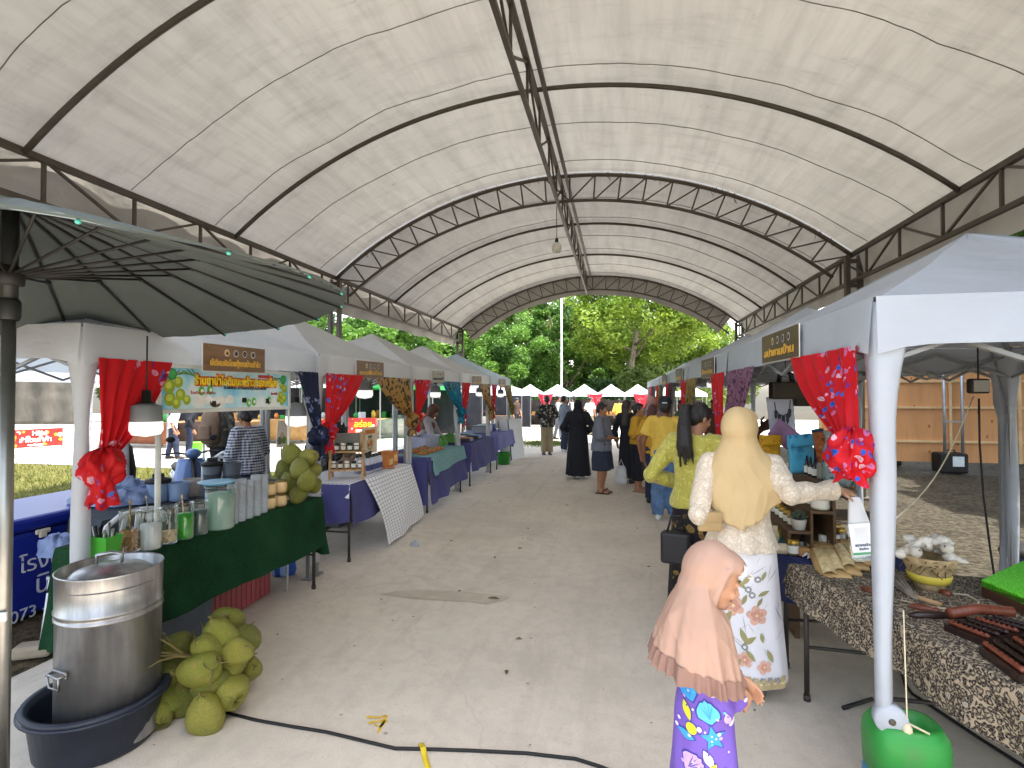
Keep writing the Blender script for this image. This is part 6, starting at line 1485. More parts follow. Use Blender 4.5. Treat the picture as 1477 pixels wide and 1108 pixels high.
CUR = dict(red=floral('red_floral_cotton', (206, 26, 34), [(96, 110, 196), (222, 150, 180), (120, 40, 110), (226, 170, 190), (70, 110, 200)], 20, -.05, vine=False, patch=3.2), 
           redf=floral('red_blue_floral_cotton', (208, 22, 36), [(52, 104, 206), (224, 150, 190), (130, 40, 120), (40, 90, 190), (200, 110, 160), (230, 180, 200)], 27, .30, patch=3.4, vine=False),
           leo=spots('spotted_cotton', (168, 128, 62), (46, 34, 22), (120, 84, 36), 17), teal=floral('teal_floral_cotton', (14, 128, 164), [(40, 100, 110), (20, 160, 190), (60, 120, 70)], 12, .4),
           navy=floral('navy_star_cotton', (32, 40, 66), [(120, 130, 170), (60, 70, 120), (150, 150, 180)], 16, .5, vine=False), mauve=floral('mauve_floral_cotton', (150, 108, 132), [(92, 46, 84), (70, 34, 66), (110, 60, 100)], 20, 1.4, trans=.3, dark=(80, 40, 74)),
           gold=floral('olive_gold_cotton', (150, 132, 70), [(120, 96, 44), (176, 152, 84), (96, 80, 40)], 14, .9), maroon=floral('maroon_cotton', (108, 52, 66), [(60, 30, 50), (150, 96, 110), (84, 40, 60)], 16, .9))
LXf = LX + .02
cl = [(0, 0, .46, 'red', 'red floral curtain tied to the near leg of the coconut stall', .09), (0, 1, -.30, 'navy', 'dark navy flowered curtain at the far end of the coconut stall', .085), (1, 0, .74, 'red', 'bright red curtain over the checked-cloth table', .08), (1, 1, -1.0, 'leo', 'brown animal-spot curtain over the checked-cloth table', .085),
      (2, 0, .62, 'red', 'red curtain above the teal-cloth table', .07), (2, 1, -.95, 'teal', 'bright teal curtain right of the teal-cloth table', .08), (3, 0, .5, 'red', 'small red curtain just past the teal one', .06), (3, 1, -.9, 'leo', 'spotted curtain at the fourth left tent', .07), (4, 0, .5, 'red', 'narrow red curtain beside the spotted one at the far left tent', .06), (4, 1, -.9, 'gold', 'dull gold curtain at the last leg of the left row', .07)]
for i, e, wd, c, lb, kn in cl:
    ya = LY[i] + (S_T if e else 0) + (-.02 if e else .06); curtain(lb, LXf, ya, ya + wd, CUR[c], 1, tie=1.29 + .03 * ((i * 7 + e * 3) % 3 - 1), knot=kn, seed=i * 3 + e, sgn=1)
RXf = RX - .02
cr = [(0, 0, .80, 'redf', 'red curtain with blue flowers tied in a big knot to the nearest right tent leg', .088), (0, 1, -.95, 'mauve', 'mauve flowered curtain in the nearest right tent', .08), (1, 0, .72, 'red', 'red flowered curtain behind the ponytailed woman', .08), (1, 1, -.95, 'gold', 'olive and gold curtain in the second right tent', .07), (2, 0, .6, 'red', 'plain red curtain in the third right tent', .08), (2, 1, -.6, 'maroon', 'dull maroon curtain in the third right tent', .07), (3, 0, .55, 'red', 'red curtain in the fourth right tent', .08), (3, 1, -.6, 'gold', 'olive curtain in the fourth right tent', .07), (4, 0, .55, 'red', 'red curtain in the fifth right tent', .08), (4, 1, -.6, 'maroon', 'brownish curtain in the fifth right tent', .07), (5, 0, .6, 'red', 'red curtain in the last right tent', .08)]
for i, e, wd, c, lb, kn in cr:
    ya = RY[i] + (RD if e else 0) + (-.02 if e else .06); curtain(lb, RXf, ya, ya + wd, CUR[c], 1, tie=(1.41 if i == 0 and e == 0 else 1.16 if e and i == 0 else 1.12), knot=kn, seed=40 + i * 3 + e, sgn=-1, tail=.07 if not (i or e) else .12)

# ---- name boards on the valances
M_BOARD = mat('brown_print', (112, 84, 58), .5, var=.35, vs=3, st=(1, 1, 6), bump=0); M_BOARDD = mat('dark_brown_print', (84, 70, 44), .5, var=.3, vs=4, bump=0)
M_EDGE = mat('board_edge', (222, 220, 214), .6, bump=0); M_GOLD = mat('gold_letter', (206, 160, 62), .5, bump=0); M_INK = mat('black_ink', (24, 22, 22), .6, bump=0); M_PALE = mat('pale_print', (214, 208, 196), .6, bump=0)
def board(label, corners, X, txt, m, tm=None, circles=True, size=.3, group='brown name boards on the stall valances'):
    M_, w, h = quadX(*[PX(x, y, X) for x, y in corners]); t = T('name_board', label, 'sign', M_.translation, group)
    b = MB(); b.box((0, 0, -.003), (w, h, .006), X=M_); b.mat(1); b.box((0, 0, -.006), (w * 1.015, h * 1.03, .004), X=M_)
    if circles:
        for k, cm in enumerate((4, 3, 2, 1)):
            x = (-.155 + .145 * k) * w; y = h * .21; b.mat(5); b.lathe([(h * .135, .0012), (0, .0014)], (0, 0, 0), 18, X=M_ @ Matrix.Translation((x, y, 0))); b.mat(cm if cm != 1 else 3); b.lathe([(h * .11, .0018), (0, .002)], (0, 0, 0), 18, X=M_ @ Matrix.Translation((x, y, 0))); b.mat(2 if k != 2 else 3); b.lathe([(h * .06, .0024), (0, .0026)], (0, 0, 0), 12, X=M_ @ Matrix.Translation((x + h * .01, y - h * .02, 0)))
    b.mat(4)
    if txt: put_text(b, txt, M_ @ Matrix.Translation((0, -h * .20, .003)), h * size, 2 if tm else 4, fit=w * .82, bold=.002)
    for q in (.43, -.43): b.mat(6); b.lathe([(.004, .002), (0, .004)], (0, 0, 0), 8, X=M_ @ Matrix.Translation((w * q, h * .42, 0)))
    b.build('panel', [m, M_EDGE, M_INK, mat('print_grey_dark', (90, 90, 92), .6, bump=0), M_GOLD, M_PALE, M_METAL], t); return t
XS = LX + .035
board('wide brown board with four emblems and gold Thai lettering on the coconut stall', [(290, 496), (379, 503.5), (385, 538.5), (297, 533)], XS, 'เจ๊เรียมผัดไทยกุ้งสดบ้านน้ำใส', M_BOARD)
board('brown board with gold lettering above the checked-cloth table', [(513, 520), (552, 523.5), (555, 546), (516, 544.5)], XS, 'ขนมพื้นบ้าน', M_BOARD)
board('faded grey board above the teal-cloth table', [(622, 535), (640, 536), (642, 551), (624, 551)], XS, 'ของดี', mat('faded_grey_print', (160, 156, 142), .6, bump=0), True)
board('small brown board on the fourth left tent', [(681, 543), (694, 543), (695, 556), (682, 556)], XS, 'อาหาร', M_BOARD)
board('tiny brown board on the last left tent', [(720, 547), (729, 547.5), (730, 559), (721, 559)], XS, 'ขนม', M_BOARD)
XS2 = RX - .035
board('dark brown board with four emblems and gold Thai lettering on the nearest right tent', [(1100, 486), (1152, 468), (1150, 513), (1098, 525)], XS2, 'สปาขานบ้าน', M_BOARDD, size=.36)
board('dark board on the second right tent', [(1012, 520), (1030, 516), (1029, 543), (1011, 546)], XS2, 'ผ้าบาติก', M_BOARDD)
board('dark board on the third right tent', [(975, 534), (984, 532), (983, 550), (974, 551)], XS2, 'หัตถกรรม', M_BOARDD)
board('small dark board on the fourth right tent', [(955, 541.5), (961, 540), (960.5, 556), (954.5, 556.5)], XS2, 'สมุนไพร', M_BOARDD)

# ---- the coconut ice-cream banner
XB = LX - .04
M_, w, h = quadX(PX(232, 529, XB), PX(415, 541, XB), PX(417, 586, XB), PX(233, 591, XB)); t = T('banner', 'wide coconut ice-cream banner with yellow Thai lettering, green nuts and prices 40, 80, 35', 'banner', M_.translation)
k = NT('banner_sky'); v = k.coord(rand=False); f = k.noise(v, 3.2, 6); k.base(k.ramp(f, [(.35, lin((84, 176, 214))), (.5, lin((168, 214, 226))), (.64, lin((226, 234, 232)))])); k.set(Roughness=.45)
b = MB(); b.box((0, 0, -.004), (w, h, .008), X=M_); r = random.Random(2)
def flat(mi, x, y, sx, sy, z, n=18, rot=0): b.mat(mi); b.lathe([(1, 0), (0, .0001)], (0, 0, 0), n, X=M_ @ Matrix.Translation((x * w, y * h, z)) @ Matrix.Rotation(rot, 4, 'Z') @ Matrix.Diagonal((sx * h, sy * h, 1, 1)))
for sd in (-1, 1):
    for kx, ky, s in ((.455, .05, .17), (.40, .15, .14), (.45, -.25, .17), (.385, -.15, .15), (.345, -.28, .12), (.41, -.36, .13)):
        if sd > 0: kx = kx * .55 + .205; s *= .8
        flat(1, sd * kx, ky, s, s, .001 + .0004 * r.random()); flat(2, sd * kx - .004, ky + .03, s * .55, s * .5, .0018)
    for q in range(9): flat(3, sd * (.30 + .02 * q), .40 - .01 * q, .20, .02, .0008, 8, 2.3 + .25 * q)
    flat(4, sd * .44, .34, .14, .14, .0022); flat(5, sd * .44, .34, .105, .105, .0024)
for q in range(5): flat(6, -.26 + .055 * q, -.30 + .03 * sin(q * 2), .15, .12, .0012 + .0002 * q)
flat(7, -.15, -.36, .20, .12, .0016); flat(8, -.15, -.30, .17, .10, .002); flat(8, -.20, -.24, .1, .08, .0022)
for x, y in ((-.25, -.05), (-.19, -.02), (.115, -.37), (.16, -.34), (.30, -.31)): flat(9, x, y, .10, .12, .0015); flat(8, x + .005, y, .05, .05, .0019)
b.mat(10); b.box((.265 * w, .40 * h, .001), (w * .14, h * .085, .002), X=M_)
put_text(b, 'ร้านยาน่าไอติมมะพร้าวทรงเครื่อง', M_ @ Matrix.Translation((.04 * w, .205 * h, .0028)), h * .30, 11, fit=w * .68, bold=.012)
put_text(b, 'ร้านยาน่าไอติมมะพร้าวทรงเครื่อง', M_ @ Matrix.Translation((.04 * w, .205 * h, .0048)), h * .30, 12, fit=w * .68, bold=.002)
put_text(b, 'รับจัดงาน สร้างสรรค์ทุกวันด้วยใจดี', M_ @ Matrix.Translation((.09 * w, .04 * h, .003)), h * .11, 13, fit=w * .36); put_text(b, 'ไอติมกะทิสด', M_ @ Matrix.Translation((-.24 * w, -.10 * h, .003)), h * .10, 10, fit=w * .17); put_text(b, 'โทรสั่งได้', M_ @ Matrix.Translation((.35 * w, -.11 * h, .003)), h * .09, 10)
for s, x, y in (('40', -.165, -.38), ('80', .075, -.30), ('35', .285, -.33)): put_text(b, s, M_ @ Matrix.Translation((x * w, y * h, .0034)), h * .17, 13, bold=.003)
pm = lambda n, c: mat('banner_' + n, c, .5, bump=0, var=.2, vs=20)
b.build('print', [k.m, pm('nut_green', (150, 172, 40)), pm('nut_light', (196, 206, 80)), pm('palm', (92, 132, 60)), pm('seal_green', (30, 130, 60)), pm('seal_light', (70, 170, 90)), pm('flesh', (222, 222, 214)), pm('shell', (112, 84, 58)), pm('white', (236, 236, 230)), pm('leaf', (96, 178, 54)), pm('red', (178, 44, 40)), pm('outline', (206, 96, 20)), pm('yellow', (244, 214, 40)), M_INK], t)
b = MB()
for y in (-1, 1): b.box((0, y * (h / 2 + .012), -.004), (w + .05, .024, .02), X=M_, ch=.003)
for x in (-1, 1): b.box((x * (w / 2 + .012), 0, -.004), (.024, h, .02), X=M_, ch=.003)
b.build('frame', mat('banner_frame', (206, 208, 202), .4), t)
b = MB(); q = M_ @ V(-w / 2 - .012, -h / 2, -.004); b.tube([V(q.x, q.y, 0), q], .016, 8); b.build('stand_pole', mat('banner_frame', (206, 208, 202), .4), t); b = MB(); q = M_ @ V(w / 2 + .012, -h / 2, -.004); b.tube([V(q.x, q.y, 0), q], .008, 8); b.build('stand_pole', mat('banner_frame', (206, 208, 202), .4), t)

# ---- lamps under the tents
M_LAMPG = mat('lamp_grey', (128, 132, 134), .5); M_LAMPW = mat('lamp_white', (232, 234, 234), .3, var=.02, bump=0); _p = M_LAMPW.node_tree.nodes['Principled BSDF']; _p.inputs['Emission Color'].default_value = (1, .98, .95, 1); _p.inputs['Emission Strength'].default_value = .16
def lamp(label, px, py, x, k=1.0):
    p = PX(px, py, x); t = T('stall_lamp', label, 'lamp', p, 'white lamps hung under the stall tents'); b = MB(); b.tube([p + V(0, 0, .15 * k), V(p.x, p.y, EAVE - .04)], .004, 6); b.build('cord', M_BLK, t)
    b = MB(); b.lathe([(0, .17), (.022, .17), (.024, .11), (.05, .10)], p, 14, X=None); b.build('socket', M_BLK, t)
    b = MB(); pr = [(.05, .10)]
    b.lathe([(.03, .105 * k), (.075 * k, .09 * k), (.082 * k, .0)], p, 24); b.build('heat_sink', M_LAMPG, t)
    b = MB(); b.lathe([(.082 * k, .0), (.084 * k, -.05 * k), (.07 * k, -.075 * k), (0, -.088 * k)], p, 24); b.build('diffuser', M_LAMPW, t); return t
lamp('big white LED lamp hanging in front of the red curtain of the coconut stall', 211, 608, -2.52, .95)
lamp('white LED lamp under the far end of the coconut stall banner', 428, 600, -2.85, 1.15)
lamp('white LED lamp over the checked-cloth table', 526, 563, -2.95, 1.15); lamp('white LED lamp over the teal-cloth table', 628, 566, -2.85); lamp('white LED lamp in the fourth left tent', 692, 566, -2.85); lamp('white LED lamp in the last left tent', 722, 568, -2.85)
lamp('white LED lamp behind the board of the nearest right tent', 1131, 527, 1.45); lamp('white LED lamp in the second right tent', 1027, 552, 1.5)
# ================================================================== RIGHT SIDE
# ---- plywood screen behind the right row
M_PLY = mat('plywood', (210, 154, 104), .6, var=.22, vs=1.1, st=(3, 3, .35), bump=.1, dirt=(150, 112, 74), da=.6, ds=2.2); M_BATT = mat('pine_batten', (214, 184, 140), .6, var=.2, vs=4)
YW = 12.6; t = T('plywood_screen', 'tall bare plywood screen with pine battens and steel props behind the right stalls', 'screen', V(7.5, YW, 0))
for k in range(5):
    x0 = 4.2 + 1.22 * k; b = MB(); b.box((x0 + .61, YW, 1.42), (1.214, .018, 2.44)); b.mat(1); rk = random.Random(k)
    for q in range(9): x_, z_ = x0 + rk.uniform(.1, 1.1), rk.uniform(.4, 2.5); b.lathe([(.022, 0), (0, .001)], (0, 0, 0), 10, sx=1, sy=1.6, X=facing((x_, YW - .0095, z_), (0, -1, 0)))
    b.build('panel', [M_PLY, mat('ply_knot', (150, 104, 64), .7, bump=0)], t)
for z in (.62, 1.32, 1.86, 2.5): b = MB(); b.box((7.25, YW - .03, z), (6.1, .04, .045)); b.build('rail', M_BATT, t)
for k in range(6): b = MB(); b.box((4.2 + 1.22 * k, YW - .065, 1.4), (.05, .03, 2.4)); b.build('stud', M_BATT, t)
M_STL = mat('prop_steel', (160, 166, 176), .4, .6)
for px in (1362, 1388):
    p = PY(px, 600, YW - .35); b = MB(); b.tube([V(p.x, p.y, 0), V(p.x, p.y, 2.45)], .028, 8); b.build('prop', M_STL, t)
p = PY(1375, 600, YW - .35); b = MB(); b.bar((p.x - .2, p.y, 1.05), (p.x + .2, p.y, 1.05), .03); b.build('prop_rung', M_STL, t)
for px, py, s, lb in ((1370, 683, .5, 'black power case with a white label at the foot of the steel props'), (1283, 672, .36, 'black case at the foot of the plywood screen beside the white tent leg'), (1470, 668, .5, 'black case at the right edge by the plywood screen')):
    p = PG(px, py); q = T('equipment_case', lb, 'case', p); b = MB(); b.box(p + V(0, 0, .22), (s, .35, .40), ch=.04); b.build('body', M_BLK, q)
    if s > .45: b = MB(); b.box(p + V(.06, -.182, .26), (.2, .008, .2), ch=.002); b.build('label_sheet', mat('label_paper', (206, 216, 222), .6), q)
    b = MB(); b.tube([p + V(-.1, 0, .42), p + V(-.08, 0, .47), p + V(.08, 0, .47), p + V(.1, 0, .42)], .012, 6); b.build('handle', M_BLK, q)

# ---- tables of the nearest right stall
TR = .68
def onr(px, py, z=TR): return PZ(px, py, z)
A = onr(1122, 793); Bf = onr(1228, 846); q2 = [Bf, A, A + V(.80, .10, 0), Bf + V(.88, .05, 0)]
q2 = [V(RX + .18, 2.62, 0), A, A + V(.72, .05, 0), V(RX + .80, 2.62, 0)]
table('navy-cloth folding table of the spa stall, nearest right tent', *q2, TR)
NAVYC = mat('navy_table_cloth', (44, 52, 104), .85, var=.12, bs=200)
drape('tablecloth', 'navy cloth showing at the far corner of the batik table', q2, TR, [(.05, .30), (.30, .26), .2, 0], NAVYC, seed=5, wave=.03)
E1 = onr(1142, 817, TR + .01); E2 = onr(1500, 1012, TR + .01)
q3 = [V(E2.x, E2.y, 0), V(E1.x, E1.y + .02, 0), V(E1.x + 1.25, E1.y - .05, 0), V(E2.x + 1.1, E2.y + .1, 0)]
table('long folding table under the black and cream batik cloth, nearest right', *q3, TR)
def batik():
    k = NT('batik_black_cream'); v = k.coord(rand=False)
    wv = k.n('VectorMath', {0: v, 1: k.n('VectorMath', {0: k.n('TexNoise', {'Vector': v, 'Scale': 22.0, 'Detail': 3.0}).outputs['Color'], 1: (.035, .035, .035)}, operation='MULTIPLY').outputs[0]}, operation='ADD').outputs[0]
    a = k.n('TexVoronoi', {'Vector': wv, 'Scale': 62.0}).outputs['Distance']; e = k.n('TexVoronoi', {'Vector': wv, 'Scale': 100.0}, feature='DISTANCE_TO_EDGE').outputs['Distance']; c2 = k.n('TexVoronoi', {'Vector': wv, 'Scale': 17.0}).outputs['Distance']
    c = k.ramp(a, [(.26, lin((150, 136, 116))), (.34, lin((34, 30, 32))), (.62, lin((34, 30, 32))), (.68, lin((160, 146, 124)))])
    c = k.mix(k.ramp(e, [(.02, (.8,) * 3), (.06, (0, 0, 0))]), c, lin((150, 138, 118))); c = k.mix(k.ramp(c2, [(.14, (1, 1, 1)), (.18, (0, 0, 0))]), c, lin((172, 154, 132))); c = k.mix(k.ramp(c2, [(.07, (1, 1, 1)), (.09, (0, 0, 0))]), c, lin((112, 140, 158)))
    k.base(c); k.set(Roughness=.8); k.b.inputs['Specular IOR Level'].default_value = .2; k.bump(k.noise(v, 12, 4), .4, .015); return k.m
drape('tablecloth', 'black and cream batik cloth with a hanging lace-like border, nearest right table', q3, TR + .012, [(.20, .17), (.12, .10), 0, .2], batik(), seed=7, wave=.025, nx=60, scallop=.012)

# ---- tiered wooden riser and the spa goods
ZR = TR + .012
M_BOX = mat('riser_wood', (92, 70, 50), .6, var=.3, vs=5, st=(2, 8, 8))
def box(label, p, size, m, rz=0, name='box', cat='box', ch=.006, group=None): b = MB(); b.box(p + V(0, 0, size[2] / 2), size, rz, ch=ch); return b.build(name, m, label=label, cat=cat, group=group)
rp = onr(1215, 765); t = T('display_riser', 'stepped wooden display riser carrying jars and bottles', 'riser', rp)
y0_, y1_ = 3.38, 4.12; xr = 1.02
for k, (dx, z) in enumerate(((0, .13), (.12, .25), (.24, .38))):
    b = MB(); b.box((xr + dx, (y0_ + y1_) / 2, ZR + z - .008), (.125, y1_ - y0_, .016)); b.box((xr + dx - .055, (y0_ + y1_) / 2, ZR + z / 2 - .01), (.014, y1_ - y0_ - .004, z - .018)); b.build('shelf', M_BOX, t)
M_LBL = mat('jar_label', (226, 224, 214), .6, bump=0); M_GLID = mat('gold_lid', (186, 150, 64), .3, .7); M_AMB = mat('balm_glass', (104, 96, 52), .15, var=.2, coat=.4); M_DROP = mat('dropper_black', (26, 26, 28), .35); M_GRNL = mat('green_lid', (46, 140, 62), .4)
def pot_(label, p, r, h, body=None, lid=None, group=None, name='balm_jar', cat='jar', text=None):
    t = T(name, label, cat, p, group); b = MB(); b.lathe([(0, .001), (r * .95, .001), (r, .006), (r, h * .74), (r * .85, h * .8), (0, h * .8)], p, 16); b.build('body', body or M_AMB, t)
    b = MB(); b.lathe([(r * 1.006, h * .14), (r * 1.008, h * .64)], p, 16); b.build('label', M_LBL, t); b = MB(); b.lathe([(r * 1.0, h * .76), (r * 1.02, h * .78), (r * 1.02, h), (0, h)], p, 16); b.build('lid', lid or M_GLID, t); return t
def bottle(label, p, r, h, group=None, tint=None):
    t = T('dropper_bottle', label, 'bottle', p, group); b = MB(); b.lathe([(0, .001), (r, .001), (r, h * .52), (r * .5, h * .62), (r * .45, h * .66), (0, h * .66)], p, 14); b.build('body', tint or mat('dark_bottle_glass', (40, 34, 30), .1, var=.05, coat=.5), t)
    b = MB(); b.lathe([(r * 1.01, h * .10), (r * 1.01, h * .46)], p, 14); b.build('label', M_LBL, t); b = MB(); b.lathe([(r * .6, h * .64), (r * .6, h * .8), (r * .35, h * .82), (r * .3, h), (0, h)], p, 12); b.build('dropper', M_DROP, t)
for i in range(4): p = V(xr + .225, 4.04 - .075 * i, ZR + .38); bottle('dark dropper bottle on the top step of the riser, %s from the far end' % ['first', 'second', 'third', 'fourth'][i], p, .0185, .125, 'dropper bottles on the riser')
for i in range(7): pot_('gold-lidded balm jar on the lower step of the riser, %s from the far end' % ['first', 'second', 'third', 'fourth', 'fifth', 'sixth', 'seventh'][i], V(xr + .0, 4.05 - .09 * i, ZR + .13), .027, .075, group='balm jars on the lower step')
for i in range(6): pot_('white-labelled balm jar on the middle step, %s from the far end' % ['first', 'second', 'third', 'fourth', 'fifth', 'sixth'][i], V(xr + .12, 4.03 - .095 * i, ZR + .25), .026, .07, lid=M_DROP if i % 2 else M_GLID, group='balm jars on the middle step')
for i, (px, py, h, lb) in enumerate(((1188, 792, .085, 'front left'), (1204, 793, .085, 'front right'), (1212, 786, .105, 'tall green-glass'), (1196, 782, .10, 'back left'), (1206, 779, .105, 'back right'))):
    pot_('%s balm jar of the cluster beside the kraft packets' % lb, onr(px, py, ZR), .027, h, M_AMB if i > 1 else M_LBL, M_GLID if i > 1 else M_LBL, group='cluster of balm jars beside the kraft packets')
pot_('amber balm jar with a gold lid at the navy corner of the table', onr(1144, 800, ZR), .030, .085); p = onr(1158, 801, ZR)
box('tiny kraft box with a bottle in front of the balm jar', p, (.06, .05, .045), mat('kraft', (178, 136, 86), .8, var=.15), .2); bottle('small dark bottle standing behind the tiny kraft box', onr(1157, 790, ZR), .016, .08)
pot_('squat green plastic jar at the far corner of the navy cloth', onr(1132, 788, ZR), .032, .065, mat('green_jar', (42, 120, 56), .35), M_GRNL)
for k in range(2): pot_('small green-capped vial on the navy cloth, %s one' % ['nearer', 'farther'][k], onr(1146 - 8 * k, 776 - 4 * k, ZR), .014, .05, M_LBL, M_GRNL, group='green-capped vials')
box('shallow kraft tray of vials at the far end of the navy table', onr(1130, 772, ZR), (.22, .16, .04), MATS['kraft'], .15, 'tray', 'tray')
box('stack of dark woven pouches at the far end of the riser', onr(1128, 752, ZR), (.24, .22, .09), mat('woven_navy', (40, 46, 62), .9, var=.5, vs=40), .1, 'pouch_stack', 'pouches', .03)
p = V(xr + .01, 3.43, ZR + .13); t = T('succulent_pot', 'grey-green succulent in a small white pot on the riser', 'plant', p); b = MB(); b.lathe([(0, .001), (.034, .001), (.045, .06), (.048, .062), (.04, .055), (0, .05)], p, 18); b.build('pot', mat('white_glaze', (224, 224, 222), .25), t)
b = MB()
for k in range(26): a = k * 2.4; e = .3 + .045 * k; d = V(cos(a) * cos(e), sin(a) * cos(e), sin(e)); b.tube([p + V(0, 0, .055), p + V(0, 0, .055) + d * .045, p + V(0, 0, .055) + d * .06], [.006, .008, .002], 5)
b.build('leaves', mat('succulent', (78, 92, 76), .5), t)
p = V(xr + .24, 3.72, ZR + .38); box('upright silver tin with a folded end on the top step', p, (.06, .05, .11), mat('silver_tin', (150, 154, 156), .35, .7), .3, 'tin', 'tin', .012)
p = V(xr + .26, 3.52, ZR + .38); b = MB(); b.rings([[p + V(rx * cos(a), ry * sin(a), z) for a in [2 * pi * k / 22 for k in range(22)]] for z, rx, ry in ((0, .07, .06), (.05, .09, .075), (.2, .085, .07), (.28, .07, .05), (.32, .085, .03))]); b.build('clear_bag', floral('teal_print_film', (150, 166, 168), [(52, 118, 124), (40, 86, 96), (190, 200, 190)], 26, .8, rough=.25, trans=.3, vine=False), label='clear bag with teal leaf print standing on the riser', cat='bag')
p = V(xr + .13, 3.44, ZR + .25); pot_('yellow-capped tub at the near end of the riser', p, .05, .09, mat('clear_tub', (196, 196, 170), .2, trans=.3), mat('yellow_lid', (214, 196, 60), .4), name='tub', cat='tub')
b = MB(); p = onr(1172, 803, ZR)
for k in range(14): a = k * .45; b.tube([p, p + V(.045 * cos(a), .045 * sin(a), .012 + .004 * (k % 3)), p + V(.07 * cos(a), .07 * sin(a), .004)], [.010, .009, .003], 5)
b.build('starfish', mat('bleached_coral', (206, 200, 192), .8, bump=.4), label='bleached starfish lying in front of the balm jars', cat='starfish')
# kraft packets fanned on the batik cloth
M_KR = [mat('kraft_packet', (186, 152, 100), .6, var=.2, vs=9, bump=.3, bs=30), mat('window_packet', (222, 200, 150), .3, var=.3, vs=30, bump=.3, bs=40)]
for k, (px, py, lb) in enumerate(((1192, 806, 'leftmost'), (1205, 808, 'second from the left'), (1217, 806, 'third from the left'), (1229, 806, 'fourth from the left'), (1240, 802, 'fifth from the left'), (1254, 802, 'rightmost'))):
    a_, e_ = onr(1176 + 15 * k, 793 + (k % 2) * 4, ZR), onr(1200 + 14 * k, 838 - 3 * k, ZR); p = (a_ + e_) / 2; ln_ = (e_ - a_).length; X = Matrix.Translation(p + V(0, 0, .014 + .011 * k)) @ Matrix.Rotation(math.atan2((a_ - e_).y, (a_ - e_).x) + pi, 4, 'Z') @ Matrix.Rotation(.06, 4, 'Y') @ Matrix.Scale(ln_ / .30, 4); tt = T('kraft_packet', '%s of the long kraft packets fanned on the batik cloth' % lb, 'packet', p, 'long kraft packets fanned on the batik cloth')
    b = MB(); b.grid(lambda u, w: ((u - .5) * .30, (w - .5) * .058, .020 * sin(pi * u) * sin(pi * w) + .004 * mnoise.noise(V(u * 8 + k, w * 4, 1))), 14, 6, X=X, th=.012); b.build('pouch', M_KR[0], tt)
    b = MB(); b.grid(lambda u, w: ((u - .38) * .20, (w - .5) * .034, .024 * sin(pi * (u * .6 + .2)) * sin(pi * (w * .7 + .15)) + .003), 10, 5, X=X); b.build('window', M_KR[1], tt)
    b = MB(); b.box((-.125, 0, .009), (.045, .056, .007), X=X, ch=.002); b.build('folded_top', M_KR[0], tt)
# payment card in a clear stand (its code left out)
M_, w, h = quadX(PY(1226, 756, 2.42), PY(1258, 754, 2.42), PY(1262, 800, 2.42), PY(1228, 803, 2.42)); t = T('payment_card', 'white payment card in a clear stand beside the white tent leg', 'card', M_.translation)
b = MB(); b.box((0, 0, 0), (w, h, .003), X=M_); b.mat(1)
put_text(b, 'สปาขานบ้าน', M_ @ Matrix.Translation((0, -.17 * h, .003)), h * .12, 1, fit=w * .7); put_text(b, 'บัตรร้าน', M_ @ Matrix.Translation((0, -.29 * h, .003)), h * .09, 1, fit=w * .4); b.mat(2); b.box((0, -.43 * h, .0022), (w * .98, h * .07, .0012), X=M_); b.mat(3); b.box((0, .15 * h, .0022), (w * .56, h * .44, .0008), X=M_)
b.build('card', [mat('card_white', (226, 230, 236), .4, bump=0, var=.02), mat('card_ink', (70, 84, 116), .6, bump=0), mat('card_green', (90, 160, 110), .5, bump=0), mat('card_pale', (212, 216, 222), .5, bump=0)], t); b = MB(); b.box((0, -.02 * h, -.004), (w * 1.12, h * 1.1, .002), X=M_); b.box((0, -.56 * h, .015), (w * 1.1, .003, .05), X=M_); b.build('stand', GL, t)

rs = random.Random(77); CL = [mat('pouch_yellow', (196, 160, 40), .5), mat('pouch_navy', (34, 44, 84), .6), mat('pouch_teal', (40, 110, 120), .5), mat('pouch_black', (30, 30, 32), .5), mat('pouch_cream', (206, 192, 160), .6)]
for k in range(22):
    px, py = rs.uniform(1098, 1158), rs.uniform(700, 772); p = V(.86 + .3 * rs.random(), 3.35 + .9 * rs.random(), ZR); 
    if p.x > .98 and p.y < 4.0: p.x = .88 + .09 * rs.random()
    b = MB(); h_ = rs.uniform(.05, .16); w_ = rs.uniform(.05, .09); b.rings([[p + V(w_ * s * sx, w_ * .6 * s * sy, z) for sx, sy in ((-.5, -.5), (.5, -.5), (.6, 0), (.5, .5), (-.5, .5), (-.6, 0))] for z, s in ((0, 1), (h_ * .6, 1.02), (h_ * .85, .7), (h_, .8))]); b.build('herb_pouch', CL[k % 5], label='%s herb pouch, %s in the jumble on the navy table' % (['yellow', 'navy', 'teal', 'black', 'cream'][k % 5], ['nearest', 'second', 'third', 'fourth', 'farthest'][k // 5]), cat='pouch', group='herb pouches jumbled on the navy table')
